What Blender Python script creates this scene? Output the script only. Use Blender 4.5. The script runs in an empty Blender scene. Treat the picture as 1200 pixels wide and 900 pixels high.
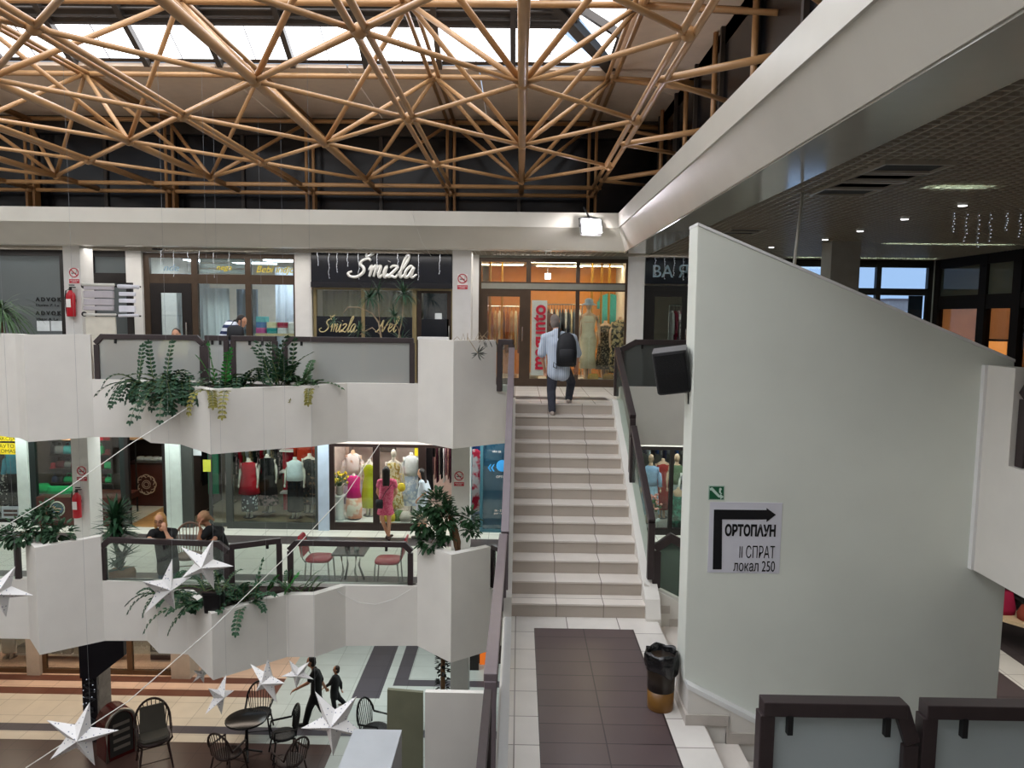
import bpy, bmesh, math, random
from mathutils import Vector, Matrix, Euler
random.seed(7)
S = bpy.context.scene
COL = S.collection
PI = math.pi
# ------------------------------------------------------------------ camera
F_PX, PITCH, YAW, ROLL, EYE = 867.531, .0921, .0092, .0127, 3.689   # 1200x900 frame
_f = Vector((-math.sin(YAW)*math.cos(PITCH), math.cos(YAW)*math.cos(PITCH), -math.sin(PITCH)))
_r0 = Vector((math.cos(YAW), math.sin(YAW), 0)); _u0 = _r0.cross(_f)
_r = math.cos(ROLL)*_r0 + math.sin(ROLL)*_u0
_u = -math.sin(ROLL)*_r0 + math.cos(ROLL)*_u0
cam_d = bpy.data.cameras.new('camera'); cam = bpy.data.objects.new('camera', cam_d); COL.objects.link(cam)
cam_d.sensor_width = 36; cam_d.lens = F_PX/1200*36; cam_d.clip_start = .05
M = Matrix.Identity(4)
for i in range(3):
    M[i][0] = _r[i]; M[i][1] = _u[i]; M[i][2] = -_f[i]
M[0][3], M[1][3], M[2][3] = 0, 0, EYE
cam.matrix_world = M
S.camera = cam
# ------------------------------------------------------------------ exposure, sky
S.view_settings.view_transform = 'Standard'
S.view_settings.look = 'None'
S.view_settings.exposure = 0.28
S.view_settings.gamma = 1
S.view_settings.use_curve_mapping = False
W = bpy.data.worlds.new('sky'); S.world = W; W.use_nodes = True
W.node_tree.nodes['Background'].inputs[0].default_value = (.50, .68, .92, 1)
W.node_tree.nodes['Background'].inputs[1].default_value = 0.9
SKY_PANE = 3.9           # daylight coming down through the milky skylight panes
def area(name, loc, sx, sy, power, color=(1, 1, 1), rot=(0, 0, 0), spread=PI):
    d = bpy.data.lights.new(name, 'AREA'); d.shape = 'RECTANGLE'; d.size = sx; d.size_y = sy
    d.energy = power; d.color = color; d.spread = spread
    o = bpy.data.objects.new(name, d); COL.objects.link(o); o.location = loc; o.rotation_euler = rot
    return o
# ceiling lamps of the galleries (the fluorescent strips above the louvres, hidden behind fascia and parapets)
area('upper_walkway_lamps', (-5.5, 14.9, 4.90), 12, .5, 75, (1, .96, .92))
area('upper_walkway_lamps_right', (5.2, 13.5, 4.90), 5, .6, 22, (.85, 1, .97))
area('middle_walkway_lamps', (-5.5, 15.25, 1.44), 13, .4, 150, (.93, 1, .97))
area('middle_walkway_lamps_right', (3.0, 15.0, 1.44), 3.5, .6, 40, (.93, 1, .97))
area('ground_walkway_lamps', (-8.5, 14.8, -1.80), 8, .6, 85, (1, .84, .70))
area('ground_passage_lamps', (-2.5, 15.5, -1.80), 5, 2, 100, (.92, 1, .98))
area('right_hall_lamps', (6.5, 8.0, 1.40), 2, 4, 60, (1, .9, .85))
# floodlight lamp energy is in its builder
# ------------------------------------------------------------------ pixel -> point of a known plane
def ray(px, py):
    return _f + _r*((px-600)/F_PX) - _u*((py-450)/F_PX)
def at(px, py, Y=None, Z=None, X=None):
    v = ray(px, py)
    t = Y/v.y if Y is not None else ((Z-EYE)/v.z if Z is not None else X/v.x)
    return Vector((v.x*t, v.y*t, EYE+v.z*t))
# ------------------------------------------------------------------ materials
MATS = {}
def lin(c):
    return tuple(((x/12.92) if x <= .04045 else ((x+.055)/1.055)**2.4) for x in c)
def rgb(h):
    if isinstance(h, str):
        h = h.lstrip('#'); return lin(tuple(int(h[i:i+2], 16)/255 for i in (0, 2, 4)))
    return lin(tuple(x/255 for x in h))
def mat(name, col='#cccccc', rough=.6, metal=0, var=.06, scale=6, bump=0, spec=.4, coat=0, emit=None, estr=0):
    if name in MATS: return MATS[name]
    m = bpy.data.materials.new(name); m.use_nodes = True; MATS[name] = m
    nt = m.node_tree; b = nt.nodes['Principled BSDF']
    c = rgb(col)
    b.inputs['Roughness'].default_value = rough; b.inputs['Metallic'].default_value = metal
    b.inputs['Specular IOR Level'].default_value = spec
    b.inputs['Coat Weight'].default_value = coat
    tc = nt.nodes.new('ShaderNodeTexCoord'); n = nt.nodes.new('ShaderNodeTexNoise')
    n.inputs['Scale'].default_value = scale; n.inputs['Detail'].default_value = 4
    nt.links.new(tc.outputs['Object'], n.inputs['Vector'])
    r = nt.nodes.new('ShaderNodeValToRGB')
    r.color_ramp.elements[0].position = .3; r.color_ramp.elements[1].position = .7
    r.color_ramp.elements[0].color = tuple(max(0, x*(1-var)) for x in c)+(1,)
    r.color_ramp.elements[1].color = tuple(min(1, x*(1+var)) for x in c)+(1,)
    nt.links.new(n.outputs['Fac'], r.inputs[0]); nt.links.new(r.outputs[0], b.inputs['Base Color'])
    if bump:
        bp = nt.nodes.new('ShaderNodeBump'); bp.inputs['Strength'].default_value = bump; bp.inputs['Distance'].default_value = .02
        nt.links.new(n.outputs['Fac'], bp.inputs['Height']); nt.links.new(bp.outputs[0], b.inputs['Normal'])
    if emit:
        b.inputs['Emission Color'].default_value = rgb(emit)+(1,); b.inputs['Emission Strength'].default_value = estr
    return m
def emis(name, col, s):
    if name in MATS: return MATS[name]
    m = bpy.data.materials.new(name); m.use_nodes = True; MATS[name] = m
    nt = m.node_tree; nt.nodes.clear()
    e = nt.nodes.new('ShaderNodeEmission'); o = nt.nodes.new('ShaderNodeOutputMaterial')
    e.inputs[0].default_value = rgb(col)+(1,); e.inputs[1].default_value = s
    nt.links.new(e.outputs[0], o.inputs[0]); return m
def glass(name, tint='#ffffff', gl=.10, frost=0, frostcol='#b8c0bc', ribs=0):
    """thin pane: transparent, a mirror sheen and (for frosted panes) a milky diffuse share"""
    if name in MATS: return MATS[name]
    m = bpy.data.materials.new(name); m.use_nodes = True; MATS[name] = m
    nt = m.node_tree; nt.nodes.clear()
    o = nt.nodes.new('ShaderNodeOutputMaterial')
    t = nt.nodes.new('ShaderNodeBsdfTransparent'); t.inputs[0].default_value = rgb(tint)+(1,)
    g = nt.nodes.new('ShaderNodeBsdfGlossy'); g.inputs['Roughness'].default_value = .04
    mx = nt.nodes.new('ShaderNodeMixShader'); mx.inputs[0].default_value = gl
    nt.links.new(t.outputs[0], mx.inputs[1]); nt.links.new(g.outputs[0], mx.inputs[2])
    last = mx
    if frost:
        d = nt.nodes.new('ShaderNodeBsdfDiffuse'); d.inputs[0].default_value = rgb(frostcol)+(1,)
        tr = nt.nodes.new('ShaderNodeBsdfTranslucent'); tr.inputs[0].default_value = rgb(frostcol)+(1,)
        a = nt.nodes.new('ShaderNodeMixShader'); a.inputs[0].default_value = .5
        nt.links.new(d.outputs[0], a.inputs[1]); nt.links.new(tr.outputs[0], a.inputs[2])
        m2 = nt.nodes.new('ShaderNodeMixShader'); m2.inputs[0].default_value = frost
        nt.links.new(mx.outputs[0], m2.inputs[1]); nt.links.new(a.outputs[0], m2.inputs[2]); last = m2
        if ribs:
            tc = nt.nodes.new('ShaderNodeTexCoord'); w = nt.nodes.new('ShaderNodeTexWave')
            w.bands_direction = 'Z'; w.inputs['Scale'].default_value = ribs; w.inputs['Distortion'].default_value = 1.5
            nt.links.new(tc.outputs['Object'], w.inputs['Vector'])
            bp = nt.nodes.new('ShaderNodeBump'); bp.inputs['Strength'].default_value = .6; bp.inputs['Distance'].default_value = .01
            nt.links.new(w.outputs['Fac'], bp.inputs['Height'])
            nt.links.new(bp.outputs[0], d.inputs['Normal']); nt.links.new(bp.outputs[0], g.inputs['Normal'])
    nt.links.new(last.outputs[0], o.inputs[0]); return m
def tiles(name, col, grout, w, h, ox=0, oy=0, axes='XY', rough=.25, mortar=.006, var=.05, spec=.5):
    if name in MATS: return MATS[name]
    m = bpy.data.materials.new(name); m.use_nodes = True; MATS[name] = m
    nt = m.node_tree; b = nt.nodes['Principled BSDF']; b.inputs['Roughness'].default_value = rough
    b.inputs['Specular IOR Level'].default_value = spec
    tc = nt.nodes.new('ShaderNodeTexCoord'); sp = nt.nodes.new('ShaderNodeSeparateXYZ'); cb = nt.nodes.new('ShaderNodeCombineXYZ')
    nt.links.new(tc.outputs['Object'], sp.inputs[0])
    mp = nt.nodes.new('ShaderNodeMapping'); mp.inputs['Location'].default_value = (ox, oy, 0)
    nt.links.new(sp.outputs[axes[0]], cb.inputs[0]); nt.links.new(sp.outputs[axes[1]], cb.inputs[1])
    nt.links.new(cb.outputs[0], mp.inputs[0])
    br = nt.nodes.new('ShaderNodeTexBrick'); br.offset = 0; br.squash = 1
    br.inputs['Scale'].default_value = 1; br.inputs['Brick Width'].default_value = w; br.inputs['Row Height'].default_value = h
    br.inputs['Mortar Size'].default_value = mortar; br.inputs['Mortar Smooth'].default_value = .1; br.inputs['Bias'].default_value = 0
    c = rgb(col)
    br.inputs['Color1'].default_value = tuple(x*(1-var) for x in c)+(1,); br.inputs['Color2'].default_value = tuple(min(1, x*(1+var)) for x in c)+(1,)
    br.inputs['Mortar'].default_value = rgb(grout)+(1,)
    nt.links.new(mp.outputs[0], br.inputs['Vector'])
    n = nt.nodes.new('ShaderNodeTexNoise'); n.inputs['Scale'].default_value = 3; n.inputs['Detail'].default_value = 6
    nt.links.new(tc.outputs['Object'], n.inputs['Vector'])
    mr = nt.nodes.new('ShaderNodeMapRange'); mr.inputs['To Min'].default_value = .88; mr.inputs['To Max'].default_value = 1.1
    nt.links.new(n.outputs['Fac'], mr.inputs['Value'])
    mu = nt.nodes.new('ShaderNodeMixRGB'); mu.blend_type = 'MULTIPLY'; mu.inputs[0].default_value = 1
    nt.links.new(br.outputs['Color'], mu.inputs[1]); nt.links.new(mr.outputs[0], mu.inputs[2])
    nt.links.new(mu.outputs[0], b.inputs['Base Color']); return m
def pattern(name, c1, c2, scale=18, kind='voronoi', thr=.45, rough=.8):
    """printed cloth: spots, stripes or blotches in two colours"""
    if name in MATS: return MATS[name]
    m = bpy.data.materials.new(name); m.use_nodes = True; MATS[name] = m
    nt = m.node_tree; b = nt.nodes['Principled BSDF']; b.inputs['Roughness'].default_value = rough
    tc = nt.nodes.new('ShaderNodeTexCoord')
    if kind == 'voronoi':
        t = nt.nodes.new('ShaderNodeTexVoronoi'); t.inputs['Scale'].default_value = scale; out = t.outputs['Distance']
    elif kind in ('stripeZ', 'stripeX'):
        t = nt.nodes.new('ShaderNodeTexWave'); t.bands_direction = kind[-1]; t.inputs['Scale'].default_value = scale; out = t.outputs['Fac']
    else:
        t = nt.nodes.new('ShaderNodeTexNoise'); t.inputs['Scale'].default_value = scale; out = t.outputs['Fac']
    nt.links.new(tc.outputs['Object'], t.inputs['Vector'])
    r = nt.nodes.new('ShaderNodeValToRGB'); r.color_ramp.interpolation = 'CONSTANT' if kind != 'noise' else 'LINEAR'
    r.color_ramp.elements[0].position = 0 if kind != 'noise' else thr-.05; r.color_ramp.elements[0].color = rgb(c1)+(1,)
    r.color_ramp.elements[1].position = thr if kind != 'noise' else thr+.05; r.color_ramp.elements[1].color = rgb(c2)+(1,)
    nt.links.new(out, r.inputs[0]); nt.links.new(r.outputs[0], b.inputs['Base Color']); return m
# ------------------------------------------------------------------ mesh builder
def basis(d):
    d = Vector(d).normalized()
    a = Vector((0, 0, 1)) if abs(d.z) < .95 else Vector((1, 0, 0))
    u = d.cross(a).normalized(); return d, u, u.cross(d).normalized()
class MB:
    def __init__(s): s.v = []; s.f = []
    def add(s, vs, fs):
        o = len(s.v); s.v += [tuple(v) for v in vs]; s.f += [tuple(i+o for i in f) for f in fs]; return s
    def box(s, x0, x1, y0, y1, z0, z1):
        x0, x1 = min(x0, x1), max(x0, x1); y0, y1 = min(y0, y1), max(y0, y1); z0, z1 = min(z0, z1), max(z0, z1)
        return s.add([(x0, y0, z0), (x1, y0, z0), (x1, y1, z0), (x0, y1, z0), (x0, y0, z1), (x1, y0, z1), (x1, y1, z1), (x0, y1, z1)],
                     [(0, 3, 2, 1), (4, 5, 6, 7), (0, 1, 5, 4), (1, 2, 6, 5), (2, 3, 7, 6), (3, 0, 4, 7)])
    def bar(s, p0, p1, w, h, up=(0, 0, 1)):
        """rectangular bar from p0 to p1, w across, h along up"""
        p0, p1 = Vector(p0), Vector(p1); d = (p1-p0).normalized(); up = Vector(up)
        a = d.cross(up)
        if a.length < 1e-5: a = d.cross(Vector((0, 1, 0)))
        a.normalize(); b = a.cross(d).normalized(); a = a*w/2; b = b*h/2
        vs = [p0-a-b, p0+a-b, p0+a+b, p0-a+b, p1-a-b, p1+a-b, p1+a+b, p1-a+b]
        return s.add(vs, [(0, 3, 2, 1)[::-1], (4, 5, 6, 7)[::-1], (0, 1, 5, 4)[::-1], (1, 2, 6, 5)[::-1], (2, 3, 7, 6)[::-1], (3, 0, 4, 7)[::-1]])
    def tube(s, p0, p1, r, r1=None, n=10, cap=True):
        p0, p1 = Vector(p0), Vector(p1); r1 = r if r1 is None else r1
        d, u, w = basis(p1-p0); vs = []
        for p, q in ((p0, r), (p1, r1)):
            vs += [p+(u*math.cos(2*PI*i/n)+w*math.sin(2*PI*i/n))*q for i in range(n)]
        fs = [(i, (i+1) % n, n+(i+1) % n, n+i) for i in range(n)]
        if cap: fs += [tuple(range(n))[::-1], tuple(range(n, 2*n))]
        return s.add(vs, fs)
    def path(s, pts, r, n=8, closed=False):
        pts = [Vector(p) for p in pts]; m = len(pts); rs = r if isinstance(r, (list, tuple)) else [r]*m
        vs = []; pu = None
        for i, p in enumerate(pts):
            a = pts[(i-1) % m] if (closed or i) else p; b = pts[(i+1) % m] if (closed or i < m-1) else p
            d, u, w = basis(b-a)
            if pu is not None:
                u = (pu-d*pu.dot(d))
                if u.length < 1e-6: u = basis(d)[1]
                u.normalize(); w = d.cross(u)
            pu = u
            vs += [p+(u*math.cos(2*PI*k/n)+w*math.sin(2*PI*k/n))*rs[i] for k in range(n)]
        fs = []
        for i in range(m if closed else m-1):
            j = (i+1) % m
            fs += [(i*n+k, i*n+(k+1) % n, j*n+(k+1) % n, j*n+k) for k in range(n)]
        if not closed: fs += [tuple(range(n))[::-1], tuple(range((m-1)*n, m*n))]
        return s.add(vs, fs)
    def loft(s, secs, n=16, cap=True, ripple=None, power=1.0):
        """secs: (cx,cy,z,rx,ry); ripple=(count, fn(i)->amp)"""
        vs = []
        for i, (cx, cy, z, rx, ry) in enumerate(secs):
            for k in range(n):
                a = 2*PI*k/n; c, q = math.cos(a), math.sin(a)
                if power != 1: c = math.copysign(abs(c)**power, c); q = math.copysign(abs(q)**power, q)
                m = 1
                if ripple: m = 1+ripple[1](i/(len(secs)-1))*math.sin(a*ripple[0]+i*.15)
                vs.append((cx+rx*c*m, cy+ry*q*m, z))
        fs = []
        for i in range(len(secs)-1):
            fs += [(i*n+k, i*n+(k+1) % n, (i+1)*n+(k+1) % n, (i+1)*n+k) for k in range(n)]
        if cap: fs += [tuple(range(n))[::-1], tuple(range((len(secs)-1)*n, len(secs)*n))]
        return s.add(vs, fs)
    def lathe(s, c, prof, n=20):
        return s.loft([(c[0], c[1], c[2]+z, r, r) for r, z in prof], n)
    def ball(s, c, rx, ry=None, rz=None, n=12, m=8, rot=None):
        ry = rx if ry is None else ry; rz = rx if rz is None else rz
        c = Vector(c); vs = []; R = rot.to_matrix() if rot else Matrix.Identity(3)
        vs.append(c+R@Vector((0, 0, -rz)))
        for i in range(1, m):
            t = -PI/2+PI*i/m
            for k in range(n):
                a = 2*PI*k/n
                vs.append(c+R@Vector((rx*math.cos(t)*math.cos(a), ry*math.cos(t)*math.sin(a), rz*math.sin(t))))
        vs.append(c+R@Vector((0, 0, rz)))
        fs = [(0, 1+(k+1) % n, 1+k) for k in range(n)]
        for i in range(m-2):
            fs += [(1+i*n+k, 1+i*n+(k+1) % n, 1+(i+1)*n+(k+1) % n, 1+(i+1)*n+k) for k in range(n)]
        L = 1+(m-1)*n
        fs += [(1+(m-2)*n+k, 1+(m-2)*n+(k+1) % n, L) for k in range(n)]
        return s.add(vs, fs)
    def capsule(s, p0, p1, r0, r1, n=12):
        p0, p1 = Vector(p0), Vector(p1); d = p1-p0; L = d.length
        if L < 1e-6: return s.ball(p0, max(r0, r1))
        d.normalize(); pts = []; rs = []
        for k in range(4):
            a = PI/2*(k+.25)/4; pts.append(p0-d*r0*math.cos(a)); rs.append(r0*math.sin(a))
        for k in range(5):
            t = k/4; pts.append(p0.lerp(p1, t)); rs.append(r0+(r1-r0)*t)
        for k in range(4):
            a = PI/2*(k+1)/4.25; pts.append(p1+d*r1*math.sin(a)); rs.append(r1*math.cos(a))
        return s.path(pts, rs, n)
    def prism(s, poly, z0, z1):
        """vertical prism over a plan polygon (counter clockwise, may be concave)"""
        n = len(poly); vs = [(x, y, z0) for x, y in poly]+[(x, y, z1) for x, y in poly]
        return s.add(vs, [tuple(range(n))[::-1], tuple(range(n, 2*n))]+[(i, (i+1) % n, n+(i+1) % n, n+i) for i in range(n)])
    def slab(s, poly3, d):
        """prism of a 3-D polygon pushed along vector d"""
        n = len(poly3); d = Vector(d); p = [Vector(q) for q in poly3]
        return s.add(p+[q+d for q in p], [tuple(range(n))[::-1], tuple(range(n, 2*n))]+[(i, (i+1) % n, n+(i+1) % n, n+i) for i in range(n)])
    def quad(s, a, b, c, d): return s.add([a, b, c, d], [(0, 1, 2, 3)])
    def build(s, name, m, parent=None, smooth=False, bevel=0, origin=None, fix=True):
        me = bpy.data.meshes.new(name); me.from_pydata(s.v, [], s.f)
        if fix:
            bm = bmesh.new(); bm.from_mesh(me)
            big = [f for f in bm.faces if len(f.verts) > 4]
            if big: bmesh.ops.triangulate(bm, faces=big)
            bmesh.ops.recalc_face_normals(bm, faces=bm.faces); bm.to_mesh(me); bm.free()
        if smooth:
            me.polygons.foreach_set('use_smooth', [True]*len(me.polygons))
        me.materials.append(m)
        o = bpy.data.objects.new(name, me); COL.objects.link(o)
        if parent is not None: o.parent = parent; o.matrix_parent_inverse = Matrix.Identity(4)
        elif origin is not None:
            me.transform(Matrix.Translation(-Vector(origin))); o.location = origin
        if bevel:
            b = o.modifiers.new('bevel', 'BEVEL'); b.width = bevel; b.segments = 2; b.limit_method = 'ANGLE'
        if smooth and bevel == 0: pass
        return o
def thing(name, label, cat, loc=(0, 0, 0), rz=0, group=None):
    o = bpy.data.objects.new(name, None); COL.objects.link(o); o.empty_display_size = .1
    o.location = loc; o.rotation_euler = (0, 0, rz); o['label'] = label; o['category'] = cat
    if group: o['group'] = group
    return o
def tag(o, label, cat, group=None):
    o['label'] = label; o['category'] = cat
    if group: o['group'] = group
    return o
def struct(name, mb, m, parent=None, **k):
    o = mb.build(name, m, parent, **k)
    if parent is None: o['kind'] = 'structure'
    return o
def box(name, m, x0, x1, y0, y1, z0, z1, parent=None, **k): return MB().box(x0, x1, y0, y1, z0, z1).build(name, m, parent, **k)
def text(name, body, m, size, loc, parent=None, rot=(PI/2, 0, 0), sx=1, sy=1, ext=.004, off=0, align='CENTER', shear=0, font=None):
    cu = bpy.data.curves.new(name, 'FONT'); cu.body = body; cu.size = size; cu.extrude = ext; cu.offset = off
    cu.align_x = align; cu.align_y = 'CENTER'; cu.shear = shear
    t = bpy.data.objects.new(name, cu); COL.objects.link(t)
    bpy.context.view_layer.update()
    me = bpy.data.meshes.new_from_object(t.evaluated_get(bpy.context.evaluated_depsgraph_get()))
    bpy.data.objects.remove(t); bpy.data.curves.remove(cu)
    me.transform(Matrix.Translation(loc) @ Euler(rot).to_matrix().to_4x4() @ Matrix.Diagonal((sx, sy, 1, 1)))
    me.materials.clear(); me.materials.append(m); me.name = name
    o = bpy.data.objects.new(name, me); COL.objects.link(o)
    if parent is not None: o.parent = parent
    return o
ORD = ['first', 'second', 'third', 'fourth', 'fifth', 'sixth', 'seventh', 'eighth', 'ninth', 'tenth', 'eleventh', 'twelfth', 'thirteenth', 'fourteenth', 'fifteenth', 'sixteenth', 'seventeenth', 'eighteenth', 'nineteenth', 'twentieth']
# ------------------------------------------------------------------ shared materials
plaster = mat('white_plaster', '#dedad2', .75, var=.035, scale=2.2)
wallpaint = mat('satin_wall_paint', '#e2e6dc', .42, var=.03, scale=1.6, spec=.35)
fasciam = mat('fascia_paint', '#c9c5ba', .30, var=.05, scale=1.4, spec=.5)
colpaint = mat('column_paint', '#d6d4d0', .5, var=.03)
soffit = mat('slab_soffit_paint', '#b9b4a8', .8)
darkframe = mat('dark_bronze_rail', '#33292a', .38, var=.1, scale=20, spec=.5)
bronze = mat('brown_anodised_frame', '#4a3c30', .35, metal=.3, var=.1)
greyframe = mat('grey_aluminium_frame', '#8d8c82', .35, metal=.4, var=.06)
blackframe = mat('black_frame', '#1c1716', .4, var=.1)
ochre = mat('ochre_tube_paint', '#b58a5c', .34, var=.10, scale=3, spec=.55)
whitetile = tiles('white_floor_tiles', '#d8d2ca', '#8f8880', .46, .46, .07, .1)
browntile = tiles('brown_floor_tiles', '#5a4d4c', '#2c2626', .62, .31, .1, .06, rough=.3)
creamtile = tiles('cream_floor_tiles', '#d6d6cc', '#9a978f', .6, .6, rough=.3)
darktile = tiles('dark_floor_tiles', '#4c4646', '#302c2c', .6, .6, rough=.32)
clear = glass('clear_pane', '#f4faf8', .07)
railglass = glass('railing_pane', '#f2f7f4', .05, .08, '#c9d3cc')
frosted = glass('frosted_railing_pane', '#e6e9e8', .05, .5, '#d3d5d2')
black = mat('black_plastic', '#101012', .45)
chrome = mat('chrome', '#c8c8c8', .15, metal=1, var=.02)
white = mat('white_paint', '#e8e8e6', .5, var=.02)
red_ext = mat('extinguisher_red', '#b01424', .3, var=.05)
Z2, Z1, Z0 = 2.21, -1.02, -4.60          # floors: upper, middle, ground (the stair landing is z=0)
B2, B1 = 1.47, -1.76                     # undersides of the two gallery slabs
CEIL = 4.93
S2, S1, S0 = 15.6, 15.8, 16.2            # shop fronts
# ================================================================== ROOF: skylight, panels, clerestory
HL, HU = EYE+2.577, EYE+4.03
XMIN, YMIN = -14.0, -6.0
RX = 2.9
struct('wall_left', MB().box(XMIN-.2, XMIN, YMIN, 19, Z0, 8.4), plaster)
struct('wall_rear', MB().box(XMIN, 12, YMIN-.2, YMIN, Z0, 8.4), plaster)
beige = mat('beige_ceiling_panel', '#fbe6d0', .7, var=.03)
nightglass = mat('dark_clerestory_glazing', '#0d0e13', .22, var=.2, spec=.35)
# beige ceiling panels round the skylight
pb = MB()
for i in range(7):
    x1 = 1.5-i*2.25; pb.box(x1-2.25+.012, x1-.012, 13.05, 16.4, 7.86, 7.92)
pb.slab([(1.512, 13.05, 7.86), (RX, 14.5, 7.86), (RX, 16.4, 7.86), (1.512, 16.4, 7.86)], (0, 0, .06))
for i in range(8):
    y1 = 13.03-i*2.4; 
    if i == 0: pb.slab([(1.52, y1-2.4, 7.86), (RX, y1-2.4, 7.86), (RX, 14.47, 7.86), (1.52, 13.04, 7.86)], (0, 0, .06))
    else: pb.box(1.52, RX, y1-2.4, y1-.02, 7.86, 7.92)
struct('ceiling_panels', pb, beige)
struct('ceiling_rim', MB().box(XMIN, RX+.2, 16.4, 16.6, 7.6, 8.4).box(RX, RX+.2, YMIN, 16.4, 7.6, 8.4), mat('rim_paint', '#6b5846', .7))
# clerestory band: dark glazing in slim frames
cb = MB().box(XMIN, RX, 16.4, 16.44, 5.6, 7.6)
struct('window_1', cb, nightglass)
cf = MB()
for i in range(11): cf.box(1.45-i*1.5-.035, 1.45-i*1.5+.035, 16.34, 16.4, 5.6, 7.86)
cf.box(XMIN, RX, 16.3, 16.4, 7.5, 7.86).box(XMIN, RX, 16.2, 16.4, 5.6, 5.78)
cfo = cf.build('window_frame', mat('clerestory_frame', '#3a332e', .5), bpy.data.objects['window_1'])
struct('window_2', MB().box(RX, RX+.04, YMIN, 16.4, 5.6, 7.86), nightglass)
cf = MB()
for i in range(14): cf.box(RX-.06, RX, 15.9-i*1.6-.035, 15.9-i*1.6+.035, 5.6, 7.86)
cf.build('window_frame', mat('clerestory_frame'), bpy.data.objects['window_2'])
# hipped skylight over the hall
sky = emis('milky_skylight_pane', '#f6f9ff', SKY_PANE)
gun = mat('gunmetal_skylight_frame', '#4b4642', .4, metal=.4)
SL = .6; y0, z0s, x0s = 13.03, 7.92, 1.5
def hip(a):  # corner of the opening at run a up the slope
    return x0s-a, y0-a, z0s+SL*a
rows = [(.07, .66), (1.02, 1.75), (2.1, 3.0), (3.3, 4.6)]
YSK = -2.5      # skylight cut short here to dim the white wall and beam
pane = MB(); fr = MB(); lx = XMIN+.6
for (a, b) in rows:
    xa, ya, za = hip(a); xb, yb, zb = hip(b)
    x = -1.41+1.245
    pane.slab([(xb-.35, yb, zb), (xa-.2, ya, za), (lx, ya, za), (lx, yb, zb)], (0, .02, .03))
    pane.slab([(xa, ya-.3, za), (xb, yb-.45, zb), (xb, YSK, zb), (xa, YSK, za)], (.02, 0, .03))
xa, ya, za = hip(4.8)
pane.box(lx, xa, YSK, ya, za+.1, za+.14)
struct('ceiling_light_stop', MB().box(XMIN, 1.5, YMIN, YSK, 7.9, 8.0).box(XMIN, 1.5, YSK-.1, YSK, 7.9, 11.0), mat('light_stop_panel', '#6f6458', .8))  # dark panels added out of view to hold back skylight
edges = [0, .07, .66, .78, .9, 1.02, 1.75, 2.1, 3.0, 3.3, 4.6, 4.8]
for a, b in ((0, .07), (.66, 1.02), (1.75, 2.1), (3.0, 3.3), (4.6, 4.8)):
    xa, ya, za = hip(a); xb, yb, zb = hip(b)
    fr.slab([(xb, yb, zb), (xa, ya, za), (lx, ya, za), (lx, yb, zb)], (0, .05, .06))
    fr.slab([(xa, ya, za), (xb, yb, zb), (xb, YSK, zb), (xa, YSK, za)], (.05, 0, .06))
for k in range(12):
    x = -.17-1.245*k
    if x < lx: break
    for a0, a1 in ((0, 4.8),):
        _, ya, za = hip(a0); _, yb, zb = hip(min(a1, 1.5-x+.0)); fr.bar((x, ya-.03, za-.05), (x, yb, zb-.05), .09, .12)
    fr.bar((x+.62, hip(.07)[1], hip(.07)[2]-.01), (x+.62, hip(.66)[1], hip(.66)[2]-.01), .012, .02)
for k in range(13):
    y = 11.5-1.3*k
    if y < YSK: break
    xa, _, za = hip(0); b = min(4.8, 13.03-y); xb, _, zb = hip(b); fr.bar((xa-.03, y, za-.05), (xb, y, zb-.05), .09, .12)
xa, ya, za = hip(0); xb, yb, zb = hip(4.8); fr.bar((xa, ya, za-.03), (xb, yb, zb-.03), .2, .14)
skl = struct('window_3', pane, sky)
fr.build('window_frame', gun, skl)
# service rails across the upper part of the skylight
ra = MB()
for a in (.72, .84, .96):
    _, ya, za = hip(a); ra.tube((lx, ya, za-.07), (1.5-a, ya, za-.07), .022)
ra.build('blind_rail', gun, skl)

# ================================================================== SPACE FRAME (ochre steel tubes)
sf = thing('space_frame', 'ochre painted steel tube space frame spanning the atrium below the skylight', 'roof truss', (-4, 10, 7.5))
off = Vector((-4, 10, 7.5))
def sft(name, segs, r, n=10):
    mb = MB()
    for a, b in segs: mb.tube(Vector(a)-off, Vector(b)-off, r, n=n)
    return mb.build(name, ochre, sf, smooth=True)
EY = [8.5256+3*j for j in range(-3, 3)]     # nodes on the even chords
OY = [7.0256+3*j for j in range(-2, 4)]     # nodes on the odd chords
YW = 16.15
evens = [-12, -9, -6, -3, 0]; odds = [-10.5, -7.5, -4.5, -1.5, 1.5]
for x in evens:
    sft('lower_chord', [((x, -1, HL), (x, YW-.2, HL))], .055, 12)
for x in odds:
    sft('twin_chord', [((x-.06, -1, HL+.01), (x-.06, YW, HL+.01)), ((x+.06, -1, HL+.01), (x+.06, YW, HL+.01))], .035)
# lower layer diagonals: one straight tube through several bays
for x in evens:
    for y in EY:
        for sx in (-1, 1):
            for sy in (-1, 1):
                xo, yo = x+1.5*sx, y+1.5*sy
                if xo < -11 or xo > 1.6 or yo > 16 or yo < 3: continue
                sft('lower_diagonal', [((x, y, HL), (xo, yo, HL))], .031, 8)
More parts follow.
